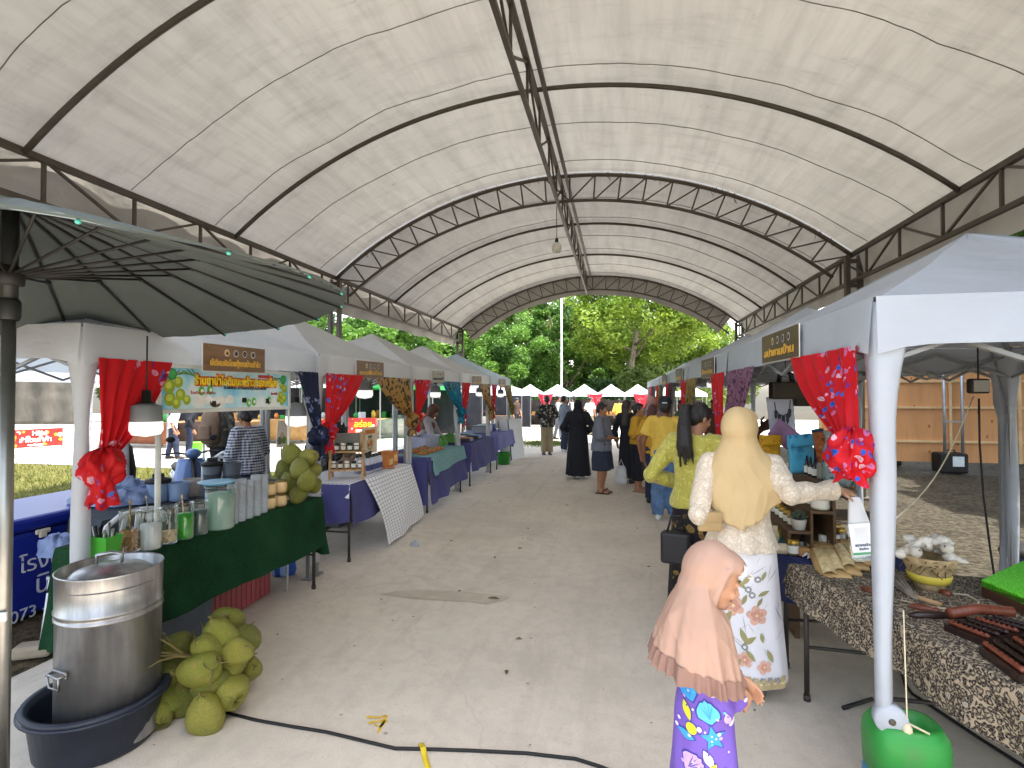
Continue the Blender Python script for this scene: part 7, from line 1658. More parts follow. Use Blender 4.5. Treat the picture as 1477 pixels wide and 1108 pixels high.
# ---- fabrics and bags displayed at the back
def hang(label, quad, m, name='folded_fabric', cat='fabric', th=.03, fold=True, group='folded fabrics shown at the back of the spa stall'):
    M_, w, h = quadX(*quad); t = T(name, label, cat, M_.translation, group); b = MB()
    b.grid(lambda u, v: ((u - .5) * w, (v - .5) * h, .012 * sin(pi * u) + .006 * mnoise.noise(V(u * 4, v * 5, w * 99))), 10, 12, X=M_, th=th); b.build('body', m, t)
    if fold: b = MB(); b.grid(lambda u, v: ((u - .5) * w * .99, h * (.5 - .30 * v + .0 * u), .020 + .008 * sin(pi * u)), 8, 5, X=M_, th=.008); b.build('folded_flap', m, t)
    return t
Pw = lambda x, y, d=3.9: PW(x, y, d)
hang('ochre folded fabric standing left of the blue one', [Pw(1094, 628), Pw(1127, 627), Pw(1124, 676), Pw(1098, 676)], floral('ochre_batik', (196, 146, 30), [(176, 124, 24), (214, 166, 50)], 24, .8, trans=0, vine=False))
hang('sky blue batik folded fabric at the back of the spa stall', [Pw(1136, 628, 3.7), Pw(1170, 626, 3.7), Pw(1176, 680, 3.7), Pw(1141, 684, 3.7)], floral('sky_batik', (84, 176, 214), [(40, 110, 170), (120, 200, 226), (50, 130, 180)], 13, .3, trans=0, vine=False))
hang('rust orange batik folded fabric behind the reaching hand', [Pw(1178, 624, 3.5), Pw(1216, 618, 3.5), Pw(1232, 708, 3.5), Pw(1186, 718, 3.5)], floral('rust_batik', (170, 92, 48), [(196, 120, 66), (120, 60, 36), (150, 70, 40)], 34, 1.2, trans=0, vine=False))
hang('dark petrol folded fabric between the blue and the rust one', [Pw(1172, 620, 3.85), Pw(1188, 618, 3.85), Pw(1196, 690, 3.85), Pw(1178, 692, 3.85)], mat('petrol_fabric', (24, 60, 84), .7), fold=False)
hang('purple and pink silk scarf hanging behind the folded fabrics', [Pw(1120, 606, 4.05), Pw(1148, 602, 4.05), Pw(1146, 640, 4.05), Pw(1138, 682, 4.05)], mat('purple_silk', (150, 110, 150), .35, var=.4, vs=8), 'silk_scarf', 'scarf', .006, False, None)
t = hang('white display card with a fringed dark necklace on it', [Pw(1112, 572, 4.15), Pw(1146, 570, 4.15), Pw(1146, 634, 4.15), Pw(1106, 640, 4.15)], mat('display_white', (206, 212, 230), .5), 'necklace_display', 'display', .012, False, None)
b = MB(); c0 = [(1117, 580), (1119, 592), (1124, 598), (1130, 600), (1136, 597), (1139, 590), (1140, 577)]; b.tube([Pw(x, y, 4.10) for x, y in c0], .004, 6)
for i, (x, y) in enumerate(c0[1:6]): p = Pw(x, y, 4.10); L = [.05, .06, .08, .06, .05][i]; b.add([p + V(-.012, 0, 0), p + V(.012, 0, 0), p + V(.010, 0, -L), p + V(0, 0, -L - .02), p + V(-.010, 0, -L)], [(0, 1, 2, 3, 4)])
b.build('necklace', mat('pewter', (52, 54, 62), .5, .3), t)
def tote(label, x0, y0, x1, y1, d):
    c = Pw((x0 + x1) / 2, (y0 + y1) / 2, d); w = (Pw(x1, y0, d) - Pw(x0, y0, d)).length; h = (Pw(x0, y0, d) - Pw(x0, y1, d)).length; t = T('tote_bag', label, 'bag', c, 'handbags hung in the spa stall'); b = MB(); b.box(c, (w, .09, h), .1, ch=.012); b.build('body', mat('olive_black_leather', (50, 44, 32), .55, var=.2, bump=.3, bs=120), t)
    for s in (-1, 1):
        b = MB(); b.tube([c + V(-w * .22, s * .03, h / 2 - .01), c + V(-w * .17, s * .03, h / 2 + h * .45), c + V(0, s * .03, h / 2 + h * .62), c + V(w * .17, s * .03, h / 2 + h * .45), c + V(w * .22, s * .03, h / 2 - .01)], .009, 6); b.build('handle', M_BLK, t)
    b = MB(); b.tube([c + V(0, 0, h / 2 + h * .6), V(c.x, c.y, EAVE - .1)], .003, 5); b.build('hook_wire', M_BLK, t)
tote('dark olive tote bag hung under the brown board of the nearest right tent', 1112, 551, 1154, 576, 3.9); tote('second dark bag hung lower behind the olive tote', 1146, 562, 1178, 586, 4.2)
# carved wooden hand on the back shelf
c = Pw(1092, 640, 4.3); t = T('carved_hand', 'dark carved hand with open fingers standing among the fabrics', 'sculpture', c); b = MB(); d = (Pw(1118, 606, 4.3) - Pw(1094, 622, 4.3)).normalized(); w0 = Pw(1098, 619, 4.3)
b.tube([c + V(0, 0, -.16), c, w0 - d * .05, w0 + d * .02], [.035, .036, .034, .026], 10); hand(b, w0, d, (0, -1, .2), 1.0, .25, 1, True); to_obj(fuse(b, .006, 2), 'carving', M_WOODD, t)
b = MB(); b.lathe([(0, 0), (.07, 0), (.06, .03), (0, .03)], V(c.x, c.y, c.z - .18), 16, caps=True); b.build('base', M_WOODD, t)
b = MB(); bt = V(c.x - .15, c.y + .02, ZR - .0); 
for k in range(3): b.box((RX + .95, 4.05, .66 + .0), (.9, .3, .02)) if k == 0 else None
t = T('back_rack', 'low wooden rack at the back of the spa stall holding the folded fabrics', 'rack', V(1.40, 4.0, 0)); b = MB(); b.box((1.40, 4.0, .80), (.54, .28, .02)); b.build('shelf', M_BOX, t)
for x in (-.25, .25): b = MB(); b.box((1.40 + x, 4.0, .395), (.03, .26, .79)); b.build('side', M_BOX, t)

# ---- basket of shells, tools and carved trays on the batik cloth
c = onr(1340, 850, ZR); t = T('shell_basket', 'yellow-banded basket heaped with white twisted seashells', 'basket', c); b = MB(); b.lathe([(0, .0), (.055, .0), (.062, .02), (.075, .06), (.10, .12), (.115, .165), (.108, .165), (.07, .06), (0, .03)], c, 24); b.build('bowl', mat('basket_tan', (168, 144, 104), .8, var=.35, vs=30, bump=.5, bs=90), t)
b = MB(); b.lathe([(.071, .04), (.083, .045), (.090, .075), (.085, .08)], c, 24); b.build('band', mat('yellow_band', (196, 176, 66), .5, var=.2), t)
rs = random.Random(9); M_SHL = mat('white_shell', (214, 208, 194), .4, var=.25, vs=20, dirt=(120, 108, 88), ds=30)
for k in range(16):
    a = rs.uniform(0, 6.28); r_ = .10 * sqrt(rs.random()); p = c + V(r_ * cos(a) * 1.1, r_ * sin(a), .165 + .05 * (1 - (r_ / .1) ** 2) + rs.uniform(-.01, .03)); X = Matrix.Translation(p) @ Matrix.Rotation(rs.uniform(0, 6.3), 4, 'Z') @ Matrix.Rotation(rs.uniform(1.0, 2.0), 4, 'Y'); b = MB()
    b.lathe([(.002, -.05), (.012, -.035), (.011, -.03), (.019, -.012), (.018, -.006), (.027, .012), (.026, .02), (.018, .036), (.004, .05)], (0, 0, 0), 12, X=X); b.build('shell', M_SHL, t)
b = MB()
for k in range(26): a = rs.uniform(2.0, 5.5); p = c + V(.09 * cos(a), .09 * sin(a), .13); b.tube([p, p + V(rs.uniform(-.05, .05), rs.uniform(-.06, 0), rs.uniform(-.06, .03))], [.004, .002], 4)
b.build('dry_twigs', M_STALK, t)
t = T('fibre_brush', 'grey bundle of dry fibres tied to a stick, left of the shell basket', 'brush', onr(1300, 860, ZR)); c = onr(1303, 862, ZR); b = MB()
for k in range(60): a = rs.uniform(-.35, .35); b.tube([c + V(.02 + rs.uniform(0, .02), -.05, .012), c + V(.02 + .22 * sin(a) * .5, .18 + rs.uniform(-.03, .05), .03 + rs.uniform(0, .06))], [.003, .0015], 4)
b.build('fibres', mat('grey_fibre', (128, 118, 104), .9, var=.4, vs=30), t); b = MB(); b.tube([c + V(.02, .0, .015), c + V(.10, -.10, .012)], [.010, .012], 8); b.build('stick', M_WOOD, t)
def bar_(label, pts, r, m, name, cat, flat=1.0): b = MB(); b.tube(pts, r, 10, flat=flat); return b.build(name, m, label=label, cat=cat)
M_ROSE = mat('rosewood', (112, 58, 40), .35, var=.3, vs=6, st=(12, 2, 2)); M_EBO = mat('dark_polished_wood', (44, 30, 26), .3, var=.3, vs=6)
o3 = lambda x, y, dz=.012: onr(x, y, ZR) + V(0, 0, dz)
bar_('short red-brown wooden roller beside the white tent leg', [o3(1246, 853), o3(1266, 860)], .016, M_ROSE, 'wooden_roller', 'roller'); bar_('reddish wooden peg right of the shell basket', [o3(1358, 858), o3(1372, 862)], .015, M_ROSE, 'wooden_peg', 'peg')
bar_('thin pale rattan loop on the batik cloth', [o3(1300, 868, .006), o3(1340, 878, .006), o3(1385, 884, .01), o3(1408, 882, .012), o3(1412, 872, .012), o3(1396, 862, .01), o3(1370, 858, .008)], .0045, mat('rattan', (190, 178, 150), .6), 'rattan_loop', 'loop')
for k, (a, e, m, lb) in enumerate((((1312, 878), (1350, 886), M_ROSE, 'brown'), ((1312, 892), (1388, 893), M_EBO, 'black'))):
    pa, pb = o3(*a), o3(*e); t = T('massage_stick', '%s polished massage stick lying on the batik cloth' % lb, 'massage tool', (pa + pb) / 2, 'polished massage sticks'); b = MB(); b.tube([pa, pa * .9 + pb * .1, pa * .5 + pb * .5, pa * .1 + pb * .9, pb], [.006, .016, .019, .014, .005], 12); b.build('shaft', m, t); b = MB(); b.ell(pb, (.017,) * 3, None, 10, 8); b.build('tip', m, t)
def carved(label, corners, h, rows):
    P_ = [o3(x, y, 0) for x, y in corners]; t = T('massage_board', label, 'massage tool', sum(P_, V(0, 0, 0)) / 4, 'carved dark massage boards'); b = MB(); b.prism(P_, (0, 0, h)); b.build('board', M_EBO, t)
    for k in range(rows):
        f = (k + .5) / rows; a, e = P_[0] * (1 - f) + P_[1] * f, P_[3] * (1 - f) + P_[2] * f; b = MB(); n = 16; pts = [a * (1 - i / n) + e * (i / n) + V(0, 0, h + .006 + (.005 if i % 2 else 0)) for i in range(n + 1)]; b.tube(pts, [.010 if i % 2 else .007 for i in range(n + 1)], 8); b.build('roller', M_EBO if k % 3 else M_ROSE, t)
carved('farther dark carved massage board with bead rollers', [(1362, 912), (1440, 902), (1500, 918), (1420, 936)], .030, 6); carved('nearest dark carved massage board with bead rollers, cut by the right edge', [(1412, 946), (1510, 928), (1560, 960), (1470, 990)], .034, 7)
bar_('brown polished roller lying on the farther carved board', [o3(1370, 905, .055), o3(1410, 900, .06), o3(1462, 905, .06)], .020, M_ROSE, 'wooden_roller', 'roller')
cs = [o3(1416, 862, 0), o3(1500, 900, 0), o3(1560, 862, 0), o3(1476, 832, 0)]; t = T('seed_tray', 'dark wooden tray lined with bright green mesh at the right edge of the table', 'tray', cs[0]); b = MB()
for a, e in zip(cs, cs[1:] + cs[:1]): d = (e - a).normalized(); n = V(-d.y, d.x, 0) * .018; b.prism([a, e, e + n, a + n], (0, 0, .075))
b.build('frame', M_WOODD, t); k = NT('lime_mesh'); v = k.coord(rand=False); vd = k.n('TexVoronoi', {'Vector': v, 'Scale': 90.0}).outputs['Distance']; k.base(k.ramp(vd, [(.3, lin((70, 190, 20))), (.6, lin((110, 226, 50)))])); k.bump(vd, .5, .004)
b = MB(); b.prism([p + V(0, 0, .05) for p in cs], (0, 0, .03)); b.build('mesh', k.m, t)
# ---- floodlight, ropes, weight, cables
p = PW(1411, 557, 3.05); t = T('floodlight', 'small black floodlight hanging from the frame of the nearest right tent', 'lamp', p); b = MB(); b.box(p, (.12, .04, .085), .3, ch=.012); b.build('housing', M_BLK, t); b = MB(); b.box(p + V(.004, -.022, .0), (.10, .006, .065), .3); b.build('pane', mat('lamp_pane', (120, 116, 108), .15), t)
b = MB(); b.tube([p + V(0, 0, .04), p + V(0, 0, .08), V(p.x, p.y, EAVE - .05)], .005, 6); b.build('hanger', M_BLK, t)
q = [PW(1412, 575, 3.08), PW(1413, 640, 3.1), PW(1419, 720, 3.1), PW(1428, 790, 3.1), PW(1434, 830, 3.1)]; b = MB(); b.tube(q + [V(q[-1].x + .02, q[-1].y, .02)], .0055, 8); b.build('power_cord', M_BLK, label='black power cord hanging down from the floodlight', cat='cord')
b = MB(); a0, a1 = PW(1404, 572, 3.1), PW(1292, 748, 2.4); b.tube([a0 * (1 - f) + a1 * f + V(0, 0, -.10 * sin(pi * f)) for f in [i / 12 for i in range(13)]], .0035, 6); b.build('rope', mat('cream_rope', (204, 192, 164), .9), label='cream rope running slack from the floodlight to the tent leg', cat='rope')
legx, legy = RX + .035, RY[0] + .035; c = V(legx + .07, legy + .02, 0); WK = .76; t = T('leg_weight', 'green and blue plastic water weight round the foot of the nearest right tent leg', 'weight', c); M_GRN = mat('grass_green_plastic', (42, 134, 56), .45, var=.2, vs=5, bump=.15, dirt=(90, 110, 80), da=.5, ds=6); M_TEAL = mat('teal_plastic', (56, 130, 170), .4, var=.3, vs=4)
def orng(z, rx, ry): return [c + V(WK * rx * cos(a) * (abs(cos(a)) ** -.35 if abs(cos(a)) > .05 else 2), WK * ry * sin(a) * (abs(sin(a)) ** -.35 if abs(sin(a)) > .05 else 2), z) for a in [2 * pi * k / 32 + .01 for k in range(32)]]
b = MB(); b.rings([orng(.25, .165, .135), orng(.36, .17, .14), orng(.40, .165, .135), orng(.43, .14, .112), orng(.435, .115, .09), orng(.40, .10, .075), orng(.37, .06, .05)], caps=True); b.build('upper_half', M_GRN, t)
b = MB(); b.rings([orng(.004, .15, .125), orng(.03, .165, .135), orng(.22, .168, .138), orng(.25, .16, .13)], caps=True); b.build('lower_half', M_TEAL, t)
b = MB(); b.lathe([(.02, .425), (.024, .43), (.024, .455), (0, .457)], c + V(-.055, -.045, -.01), 12); b.build('cap', M_GRN, t)
b = MB(); p0_ = V(legx + .045, legy - .05, .46); b.tube([V(legx + .040, legy - .045, .85), p0_, p0_ + V(.02, -.01, -.06)], .0025, 6); b.tube([p0_, p0_ + V(.06, -.02, -.02)], .0035, 6); b.ell(p0_ + V(0, 0, -.03), (.018, .016, .03), None, 8, 6); b.build('rope', MATS['cream_rope'], label='short cream rope tying the tent leg to its green weight', cat='rope')
b = MB(); b.lathe([(.010, 0), (.018, .004), (0, .012)], (0, 0, 0), 12, X=facing((legx - .045, legy - .045, .49), (-.3, -1, 0))); 
def cable(label, pts, r, m=M_BLK): b = MB(); b.tube([PG(x, y) + V(0, 0, r) for x, y in pts], r, 8); return b.build('cable', m, label=label, cat='cable')
cable('black power cable running back along the floor under the batik table', [(1290, 940), (1298, 965), (1306, 990), (1316, 1003), (1360, 1032), (1420, 1072), (1477, 1108), (1530, 1140)], .008)
cable('thin black cable lying across the aisle from the coconut heap', [(318, 1028), (370, 1041), (420, 1050), (470, 1058), (520, 1070), (570, 1082), (620, 1083), (680, 1085), (760, 1089), (830, 1097), (865, 1108), (900, 1122)], .0075)
cable('short black rod lying beside the green leg weight', [(1216, 1024), (1258, 1011)], .010); 
p = PG(1222, 1022)
b = MB(); a, e = PG(607, 1073), PG(618, 1112); d = (e - a); n = V(-d.y, d.x, 0).normalized() * .013; b.grid(lambda u, w: a + d * u + n * (2 * w - 1) + V(0, 0, .004 + .016 * math.exp(-((u - .3) / .12) ** 2)), 24, 2, th=.001); b.build('tape_strip', mat('yellow_tape', (214, 188, 50), .5, bump=0), label='strip of yellow tape holding the cable to the concrete', cat='tape')
M_CHK = mat('yellow_chalk', (216, 178, 62), .95, var=.25, vs=60, bump=0)
for pts in ([(529, 1035), (545, 1036), (557, 1033)], [(557, 1033), (551, 1046), (545, 1058)], [(531, 1044), (542, 1042), (552, 1040)], [(557, 1040), (548, 1050), (540, 1046)]):
    b = MB(); q = [PG(x, y) + V(0, 0, .0036) for x, y in pts]; b.tube(q, .009, 6, flat=.0); 
    b = MB(); n = [(q[min(i + 1, 2)] - q[max(i - 1, 0)]).normalized() for i in range(3)]; vs = []
    for i in range(3): s = V(-n[i].y, n[i].x, 0) * (.010 - .002 * i); vs += [q[i] - s, q[i] + s]
    b.add(vs, [(0, 2, 3, 1), (2, 4, 5, 3)]); b.build('chalk_mark', M_CHK, kind='structure')
b = MB(); c = PG(712, 864) + V(0, 0, .005); b.grid(lambda u, w: c + V((u - .5) * .10, (w - .5) * .04 * sin(pi * u) , .008 * sin(pi * u)), 8, 3, th=.002); b.build('dry_leaf', mat('dead_leaf', (92, 78, 58), .9), label='curled brown leaf lying at the end of the damp stain', cat='leaf')
p = PG(598, 787); b = MB(); b.grid(heap(p, .05, .045, .05, 5), 30, 8); b.build('crumpled_cup', M_CUP, label='crumpled clear plastic cup on the concrete near the checked cloth', cat='cup')
# blue bin at the right edge
p = PG(1492, 868); t = T('waste_bin', 'dark blue bin with a black lid at the right edge by the back tent leg', 'bin', p); b = MB(); b.lathe([(0, .01), (.16, .01), (.2, .34), (.205, .36), (.19, .36), (0, .3)], p, 24); b.build('body', mat('navy_bin', (34, 46, 88), .4), t); b = MB(); b.lathe([(.205, .36), (.21, .37), (.18, .42), (0, .44)], p, 24); b.build('lid', M_BLK, t)
# ================================================================== MORE STALLS, LEFT ROW
M_PURP = mat('violet_table_cloth', (70, 70, 122), .85, var=.12, bs=200); M_PURPL = mat('lilac_table_cloth', (106, 108, 162), .85, var=.1, bs=200)
XF = -2.52                                   # front edge of the left tables
def tquad(y0, y1, x=XF, d=.75): return [V(x, y0, 0), V(x, y1, 0), V(x - d, y1, 0), V(x - d, y0, 0)]
# stall two: checked cloth sliding off the front
q = tquad(4.72, 6.30); table('folding table under the violet and checked cloths', *q, TZ, 'cloth-covered tables of the left row')
drape('tablecloth', 'violet cloth hanging below the checked cloth of the second stall', q, TZ, [(.40, .34), .3, 0, (.44, .34)], M_PURP, seed=11, wave=.05)
def checkcloth():
    k = NT('checked_cloth'); v = k.coord(rand=False); m_ = k.n('Mapping', {'Vector': v, 'Rotation': (0, 0, 0), 'Scale': (1, 1, 1)}).outputs[0]; s = k.n('UVMap'); u = k.n('SeparateXYZ', {0: s.outputs[0]})
    ls = [k.ramp(k.math('FRACT', u.outputs[i]), [(0, (1, 1, 1)), (.88, (1, 1, 1)), (.90, (0, 0, 0))], 'CONSTANT') for i in (0, 1)]
    c = k.mix(k.mix(1.0, ls[0], ls[1], 'MULTIPLY'), lin((72, 78, 100)), lin((232, 233, 238))); k.base(c); k.set(Roughness=.8); k.b.inputs['Specular IOR Level'].default_value = .15; return k.m
def uvgrid(name, fn, nu, nv, su, sv, m, parent=None, **kw):
    b = MB(); b.grid(fn, nu, nv); me = b.mesh(name, m); uv = me.uv_layers.new(name='UVMap')
    for p in me.polygons:
        for li, vi in zip(p.loop_indices, p.vertices): i, j = divmod(vi, nv + 1); uv.data[li].uv = (i / nu * su, j / nv * sv)
    return link(name, me, parent, **kw)
MC = checkcloth(); t = T('checked_cloth', 'white cloth with a dark grid sliding off the second table down to the floor', 'tablecloth', V(XF, 5.6, TZ))
Et = [PX(468, 702, XF + .012), PX(583, 682, XF + .012)]; ya, yb = 4.74, 6.22
uvgrid('top', lambda u, w: (XF - .70 * w + .012, ya + (yb - ya) * u, TZ + .013 + .003 * mnoise.noise(V(u * 6, w * 5, 2))), 24, 12, 24, 12, MC, t)
tip, tip2 = PZ(562, 787, .03), PZ(611, 744, .05); s0_, s1_ = V(XF + .014, 5.02, TZ + .012), V(XF + .014, yb, TZ + .012)
def slide(u, w):
    a = s0_ * (1 - u) + s1_ * u; e = tip * (1 - u) + tip2 * u; p = a * (1 - w) + e * w
    return p + V(.05 * sin(pi * w) * (1 - .2 * u) + .008 * sin(u * 9 + w * 5), 0, -.03 * sin(pi * w) + .01 * sin(u * 14) * w)
uvgrid('hanging_flap', slide, 24, 26, 18, 20, MC, t)
uvgrid('end_flap', lambda u, w: (XF + .014 - .42 * (1 - u), ya - .012 - .03 * w, TZ + .012 - (.07 + .07 * u) * w), 14, 4, 9, 2, MC, t)
# folding wooden stand with jars
c = PX(508, 694, XF - .14); c = V(XF - .18, 5.02, TZ + .02); t = T('folding_shelf', 'folding wooden stand of small jars on the checked cloth', 'stand', c); X = Matrix.Translation(c) @ Matrix.Rotation(.35, 4, 'Z')
for x in (-.16, .16):
    b = MB(); b.bar((x, -.10, 0), (x, .06, .46), .022, X); b.build('leg', M_WOOD, t); b = MB(); b.bar((x, .12, 0), (x, -.10, .30), .022, X); b.build('leg', M_WOOD, t)
for z, y, d in ((.09, .0, .20), (.27, .0, .16)): b = MB(); b.box((0, y, z), (.34, d, .014), X=X); b.build('shelf', M_WOOD, t)
b = MB(); b.box((0, .02, .36), (.26, .014, .20), Matrix.Rotation(.35, 3, 'X'), X=X); b.build('slate', mat('slate_face', (120, 118, 112), .7), t); b = MB()
for s in (-1, 1): b.box((s * .135, .02, .36), (.02, .022, .23), Matrix.Rotation(.35, 3, 'X'), X=X)
b.build('slate_frame', M_WOOD, t)
rs = random.Random(21); JC = [mat('jam_red', (92, 34, 28), .2), mat('jam_dark', (50, 40, 34), .2), mat('jam_gold', (176, 120, 50), .2), mat('herb_green', (60, 84, 40), .3)]
for i in range(9):
    z = .10 if i < 5 else .28; p = X @ V(-.13 + .065 * (i if i < 5 else i - 4.6), -.02, z); pot_('%s small jar from the left on the %s shelf of the folding stand' % (['first', 'second', 'third', 'fourth', 'fifth', 'first', 'second', 'third', 'fourth'][i], 'lower' if i < 5 else 'upper'), p, .024, .075, JC[i % 4], M_DROP if i % 2 else M_LBL, group='small jars on the folding stand', name='small_jar')
o = COL.objects
# food poster
M_, w, h = quadX(PX(521, 620, XF - .30), PX(541, 615, XF - .30), PX(547, 651, XF - .30), PX(524, 655, XF - .30)); t = T('food_poster', 'cream food poster with a round dish picture and an orange title', 'poster', M_.translation); b = MB(); b.box((0, 0, -.003), (w, h, .005), X=M_)
def fl2(mi, x, y, r, z): b.mat(mi); b.lathe([(r, 0), (0, .0001)], (0, 0, 0), 20, X=M_ @ Matrix.Translation((x * w, y * h, z)))
fl2(1, 0, -.12, h * .24, .001); fl2(2, 0, -.12, h * .20, .0015); fl2(3, .05, -.10, h * .12, .002); fl2(4, -.1, -.16, h * .07, .0025)
b.mat(3); b.box((0, .33 * h, .0008), (w * .7, h * .16, .001), X=M_); put_text(b, 'อร่อยดี', M_ @ Matrix.Translation((0, .15 * h, .002)), h * .12, 5); put_text(b, 'ขนมไทย', M_ @ Matrix.Translation((0, -.43 * h, .002)), h * .09, 5)
b.build('sheet', [mat('poster_cream', (226, 220, 200), .6, bump=0), mat('poster_green', (120, 150, 80), .6, bump=0), mat('poster_dish', (214, 196, 160), .6, bump=0), mat('poster_orange', (216, 130, 50), .6, bump=0), mat('poster_red', (190, 80, 50), .6, bump=0), M_INK], t); b = MB(); b.box((0, -.05 * h, -.03), (.02, h * .9, .02), X=M_); b.build('prop', M_WOOD, t)
# rows of blue-labelled packets and boxes
M_PKB = mat('blue_white_packet', (188, 190, 206), .4, var=.1); M_PKL = mat('packet_blue', (58, 66, 120), .5, bump=0); M_OR = mat('orange_box', (198, 122, 58), .6, var=.2, vs=10); M_ORL = mat('orange_label', (226, 190, 130), .6, bump=0)
for r_ in range(2):
    for k in range(5):
        p = V(XF - .12 - .12 * r_, 5.34 + .075 * k, TZ + .02 + .0 * r_); t = T('snack_bottle', 'white bottle with a blue band, %s of the %s row beside the folding stand' % (['nearest', 'second nearest', 'middle', 'second farthest', 'farthest'][k], ['front', 'back'][r_]), 'bottle', p, 'white bottles with blue bands'); b = MB(); b.lathe([(0, 0), (.030, 0), (.031, .13), (.018, .16), (.018, .175), (0, .176)], p, 12); b.build('body', M_PKB, t); b = MB(); b.lathe([(.0318, .03), (.0318, .09)], p, 12); b.build('label', M_PKL, t); b = MB(); b.lathe([(.02, .165), (.02, .195), (0, .196)], p, 10); b.build('cap', M_DROP, t)
for k, (y, x, s, rz, lb) in enumerate(((5.86, .16, (.16, .20, .13), .1, 'open orange carton in front on the checked cloth'), (6.08, .22, (.18, .18, .16), -.1, 'orange carton next to the white tent leg'), (5.80, .44, (.20, .24, .10), .2, 'flat orange carton at the back of the checked cloth'))):
    p = V(XF - x, y, TZ + .018); t = T('carton', lb, 'carton', p, 'orange cartons on the checked cloth'); b = MB(); b.box(p + V(0, 0, s[2] / 2), s, rz, ch=.004); b.build('box', M_OR, t); b = MB(); b.box(p + V(s[0] / 2 * cos(rz) + .001, 0, s[2] / 2), (.002, s[1] * .6, s[2] * .5), rz); b.build('label', M_ORL, t)
for k in range(6): p = V(XF - .10 - .03 * k, 5.74 + .012 * k, TZ + .02 + .004 * k); b = MB(); b.box(p + V(0, 0, .01), (.05, .22, .018), -.9, ch=.006); b.build('snack_packet', [mat('snack_orange', (200, 120, 70), .4, var=.3, vs=20), mat('snack_brown', (130, 80, 60), .4, var=.3, vs=20)][k % 2], label='%s snack packet, %s of the fan before the orange cartons' % (['orange', 'brown'][k % 2], ['front', 'second', 'third', 'fourth', 'fifth', 'rear'][k]), cat='packet', group='snack packets fanned on the checked cloth')
c = V(-3.55, 6.15, .60); b = MB(); b.grid(heap(c, .36, .34, .55, 15, 1.2), 70, 22); b.build('refuse_sack', mat('black_film', (24, 24, 28), .2, var=.1, bump=.8, bs=9, bd=.05, coat=.2), label='heap of shiny black plastic sacks behind the second stall', cat='sacks')
b = MB(); b.grid(heap(V(-3.05, 5.8, TZ + .02), .17, .20, .15, 17), 40, 12); b.build('cloth_bag', mat('taupe_cloth', (128, 108, 90), .9, bump=.5, bs=20, bd=.02), label='slumped brown cloth bag on the second table', cat='bag')
t = T('crate_stand', 'grey plastic crate stack that the black sacks rest on', 'crate', V(-3.55, 6.15, 0)); b = MB(); b.box((-3.55, 6.15, .31), (.5, .45, .62), ch=.02); b.build('body', mat('grey_crate', (96, 98, 104), .6), t)
# stall three: teal cloth over violet
q = tquad(6.86, 8.55, XF, .8); table('folding table under the teal and violet cloths', *q, TZ, 'cloth-covered tables of the left row'); drape('tablecloth', 'long violet cloth under the teal one', q, TZ, [(.62, .50), .3, 0, (.5, .62)], M_PURP, seed=21, wave=.06)
qt = tquad(7.0, 8.50, XF + .012, .55); TEAL = mat('teal_check_cloth', (112, 156, 160), .8, var=.25, vs=60, bump=.3, bs=160); drape('tablecloth', 'sea-green woven cloth over the violet one, third left stall', qt, TZ + .010, [(.26, .20), .1, 0, (.26, .05)], TEAL, seed=23, wave=.03)
for k in range(10):
    y = 7.15 + .17 * (k % 5); x = XF - .18 - .22 * (k // 5); p = V(x, y, TZ + .02); t = T('food_tray', 'orange foam tray of snacks on the sea-green cloth, %s of the %s row' % (['nearest', 'second nearest', 'middle', 'second farthest', 'farthest'][k % 5], 'front' if k < 5 else 'back'), 'tray', p, 'snack trays on the sea-green cloth'); b = MB(); b.rings([[p + V(sx * s * .07, sy * s * .06, z) for sx, sy in ((-1, -1), (1, -1), (1, 1), (-1, 1))] for s, z in ((.8, 0), (1, .03), (.95, .03), (.75, .008))], smooth=False); b.build('tray', M_OR, t); b = MB(); b.grid(heap(p + V(0, 0, .01), .05, .045, .045, k), 16, 6); b.build('food', mat('food_brown', (150, 116, 80), .6, var=.5, vs=40), t)
t = T('plastic_crate', 'white and lilac plastic crate at the back of the sea-green table', 'crate', V(XF - .62, 8.2, TZ)); b = MB(); c = V(XF - .55, 8.15, TZ + .02)
for s in (-1, 1): b.box(c + V(s * .16, 0, .09), (.015, .62, .18), ch=.004); b.box(c + V(0, s * .31, .09), (.32, .015, .18), ch=.004)
b.box(c + V(0, 0, .006), (.32, .62, .01)); b.build('body', mat('lilac_plastic', (170, 172, 200), .4), t)
for k in range(3): p = V(XF - .40 - .2 * (k % 2), 8.55 + .25 * k, TZ + .02); b = MB(); b.grid(heap(p + V(0, 0, 0), .13, .14, .14, 30 + k), 40, 12); b.build('produce_bag', mat('green_film', (96, 160, 70), .3, var=.3, vs=12, trans=.3), label='clear bag of green leaves beside the headscarfed vendor, %s one' % ['nearest', 'middle', 'farthest'][k], cat='bag', group='bags of green leaves')
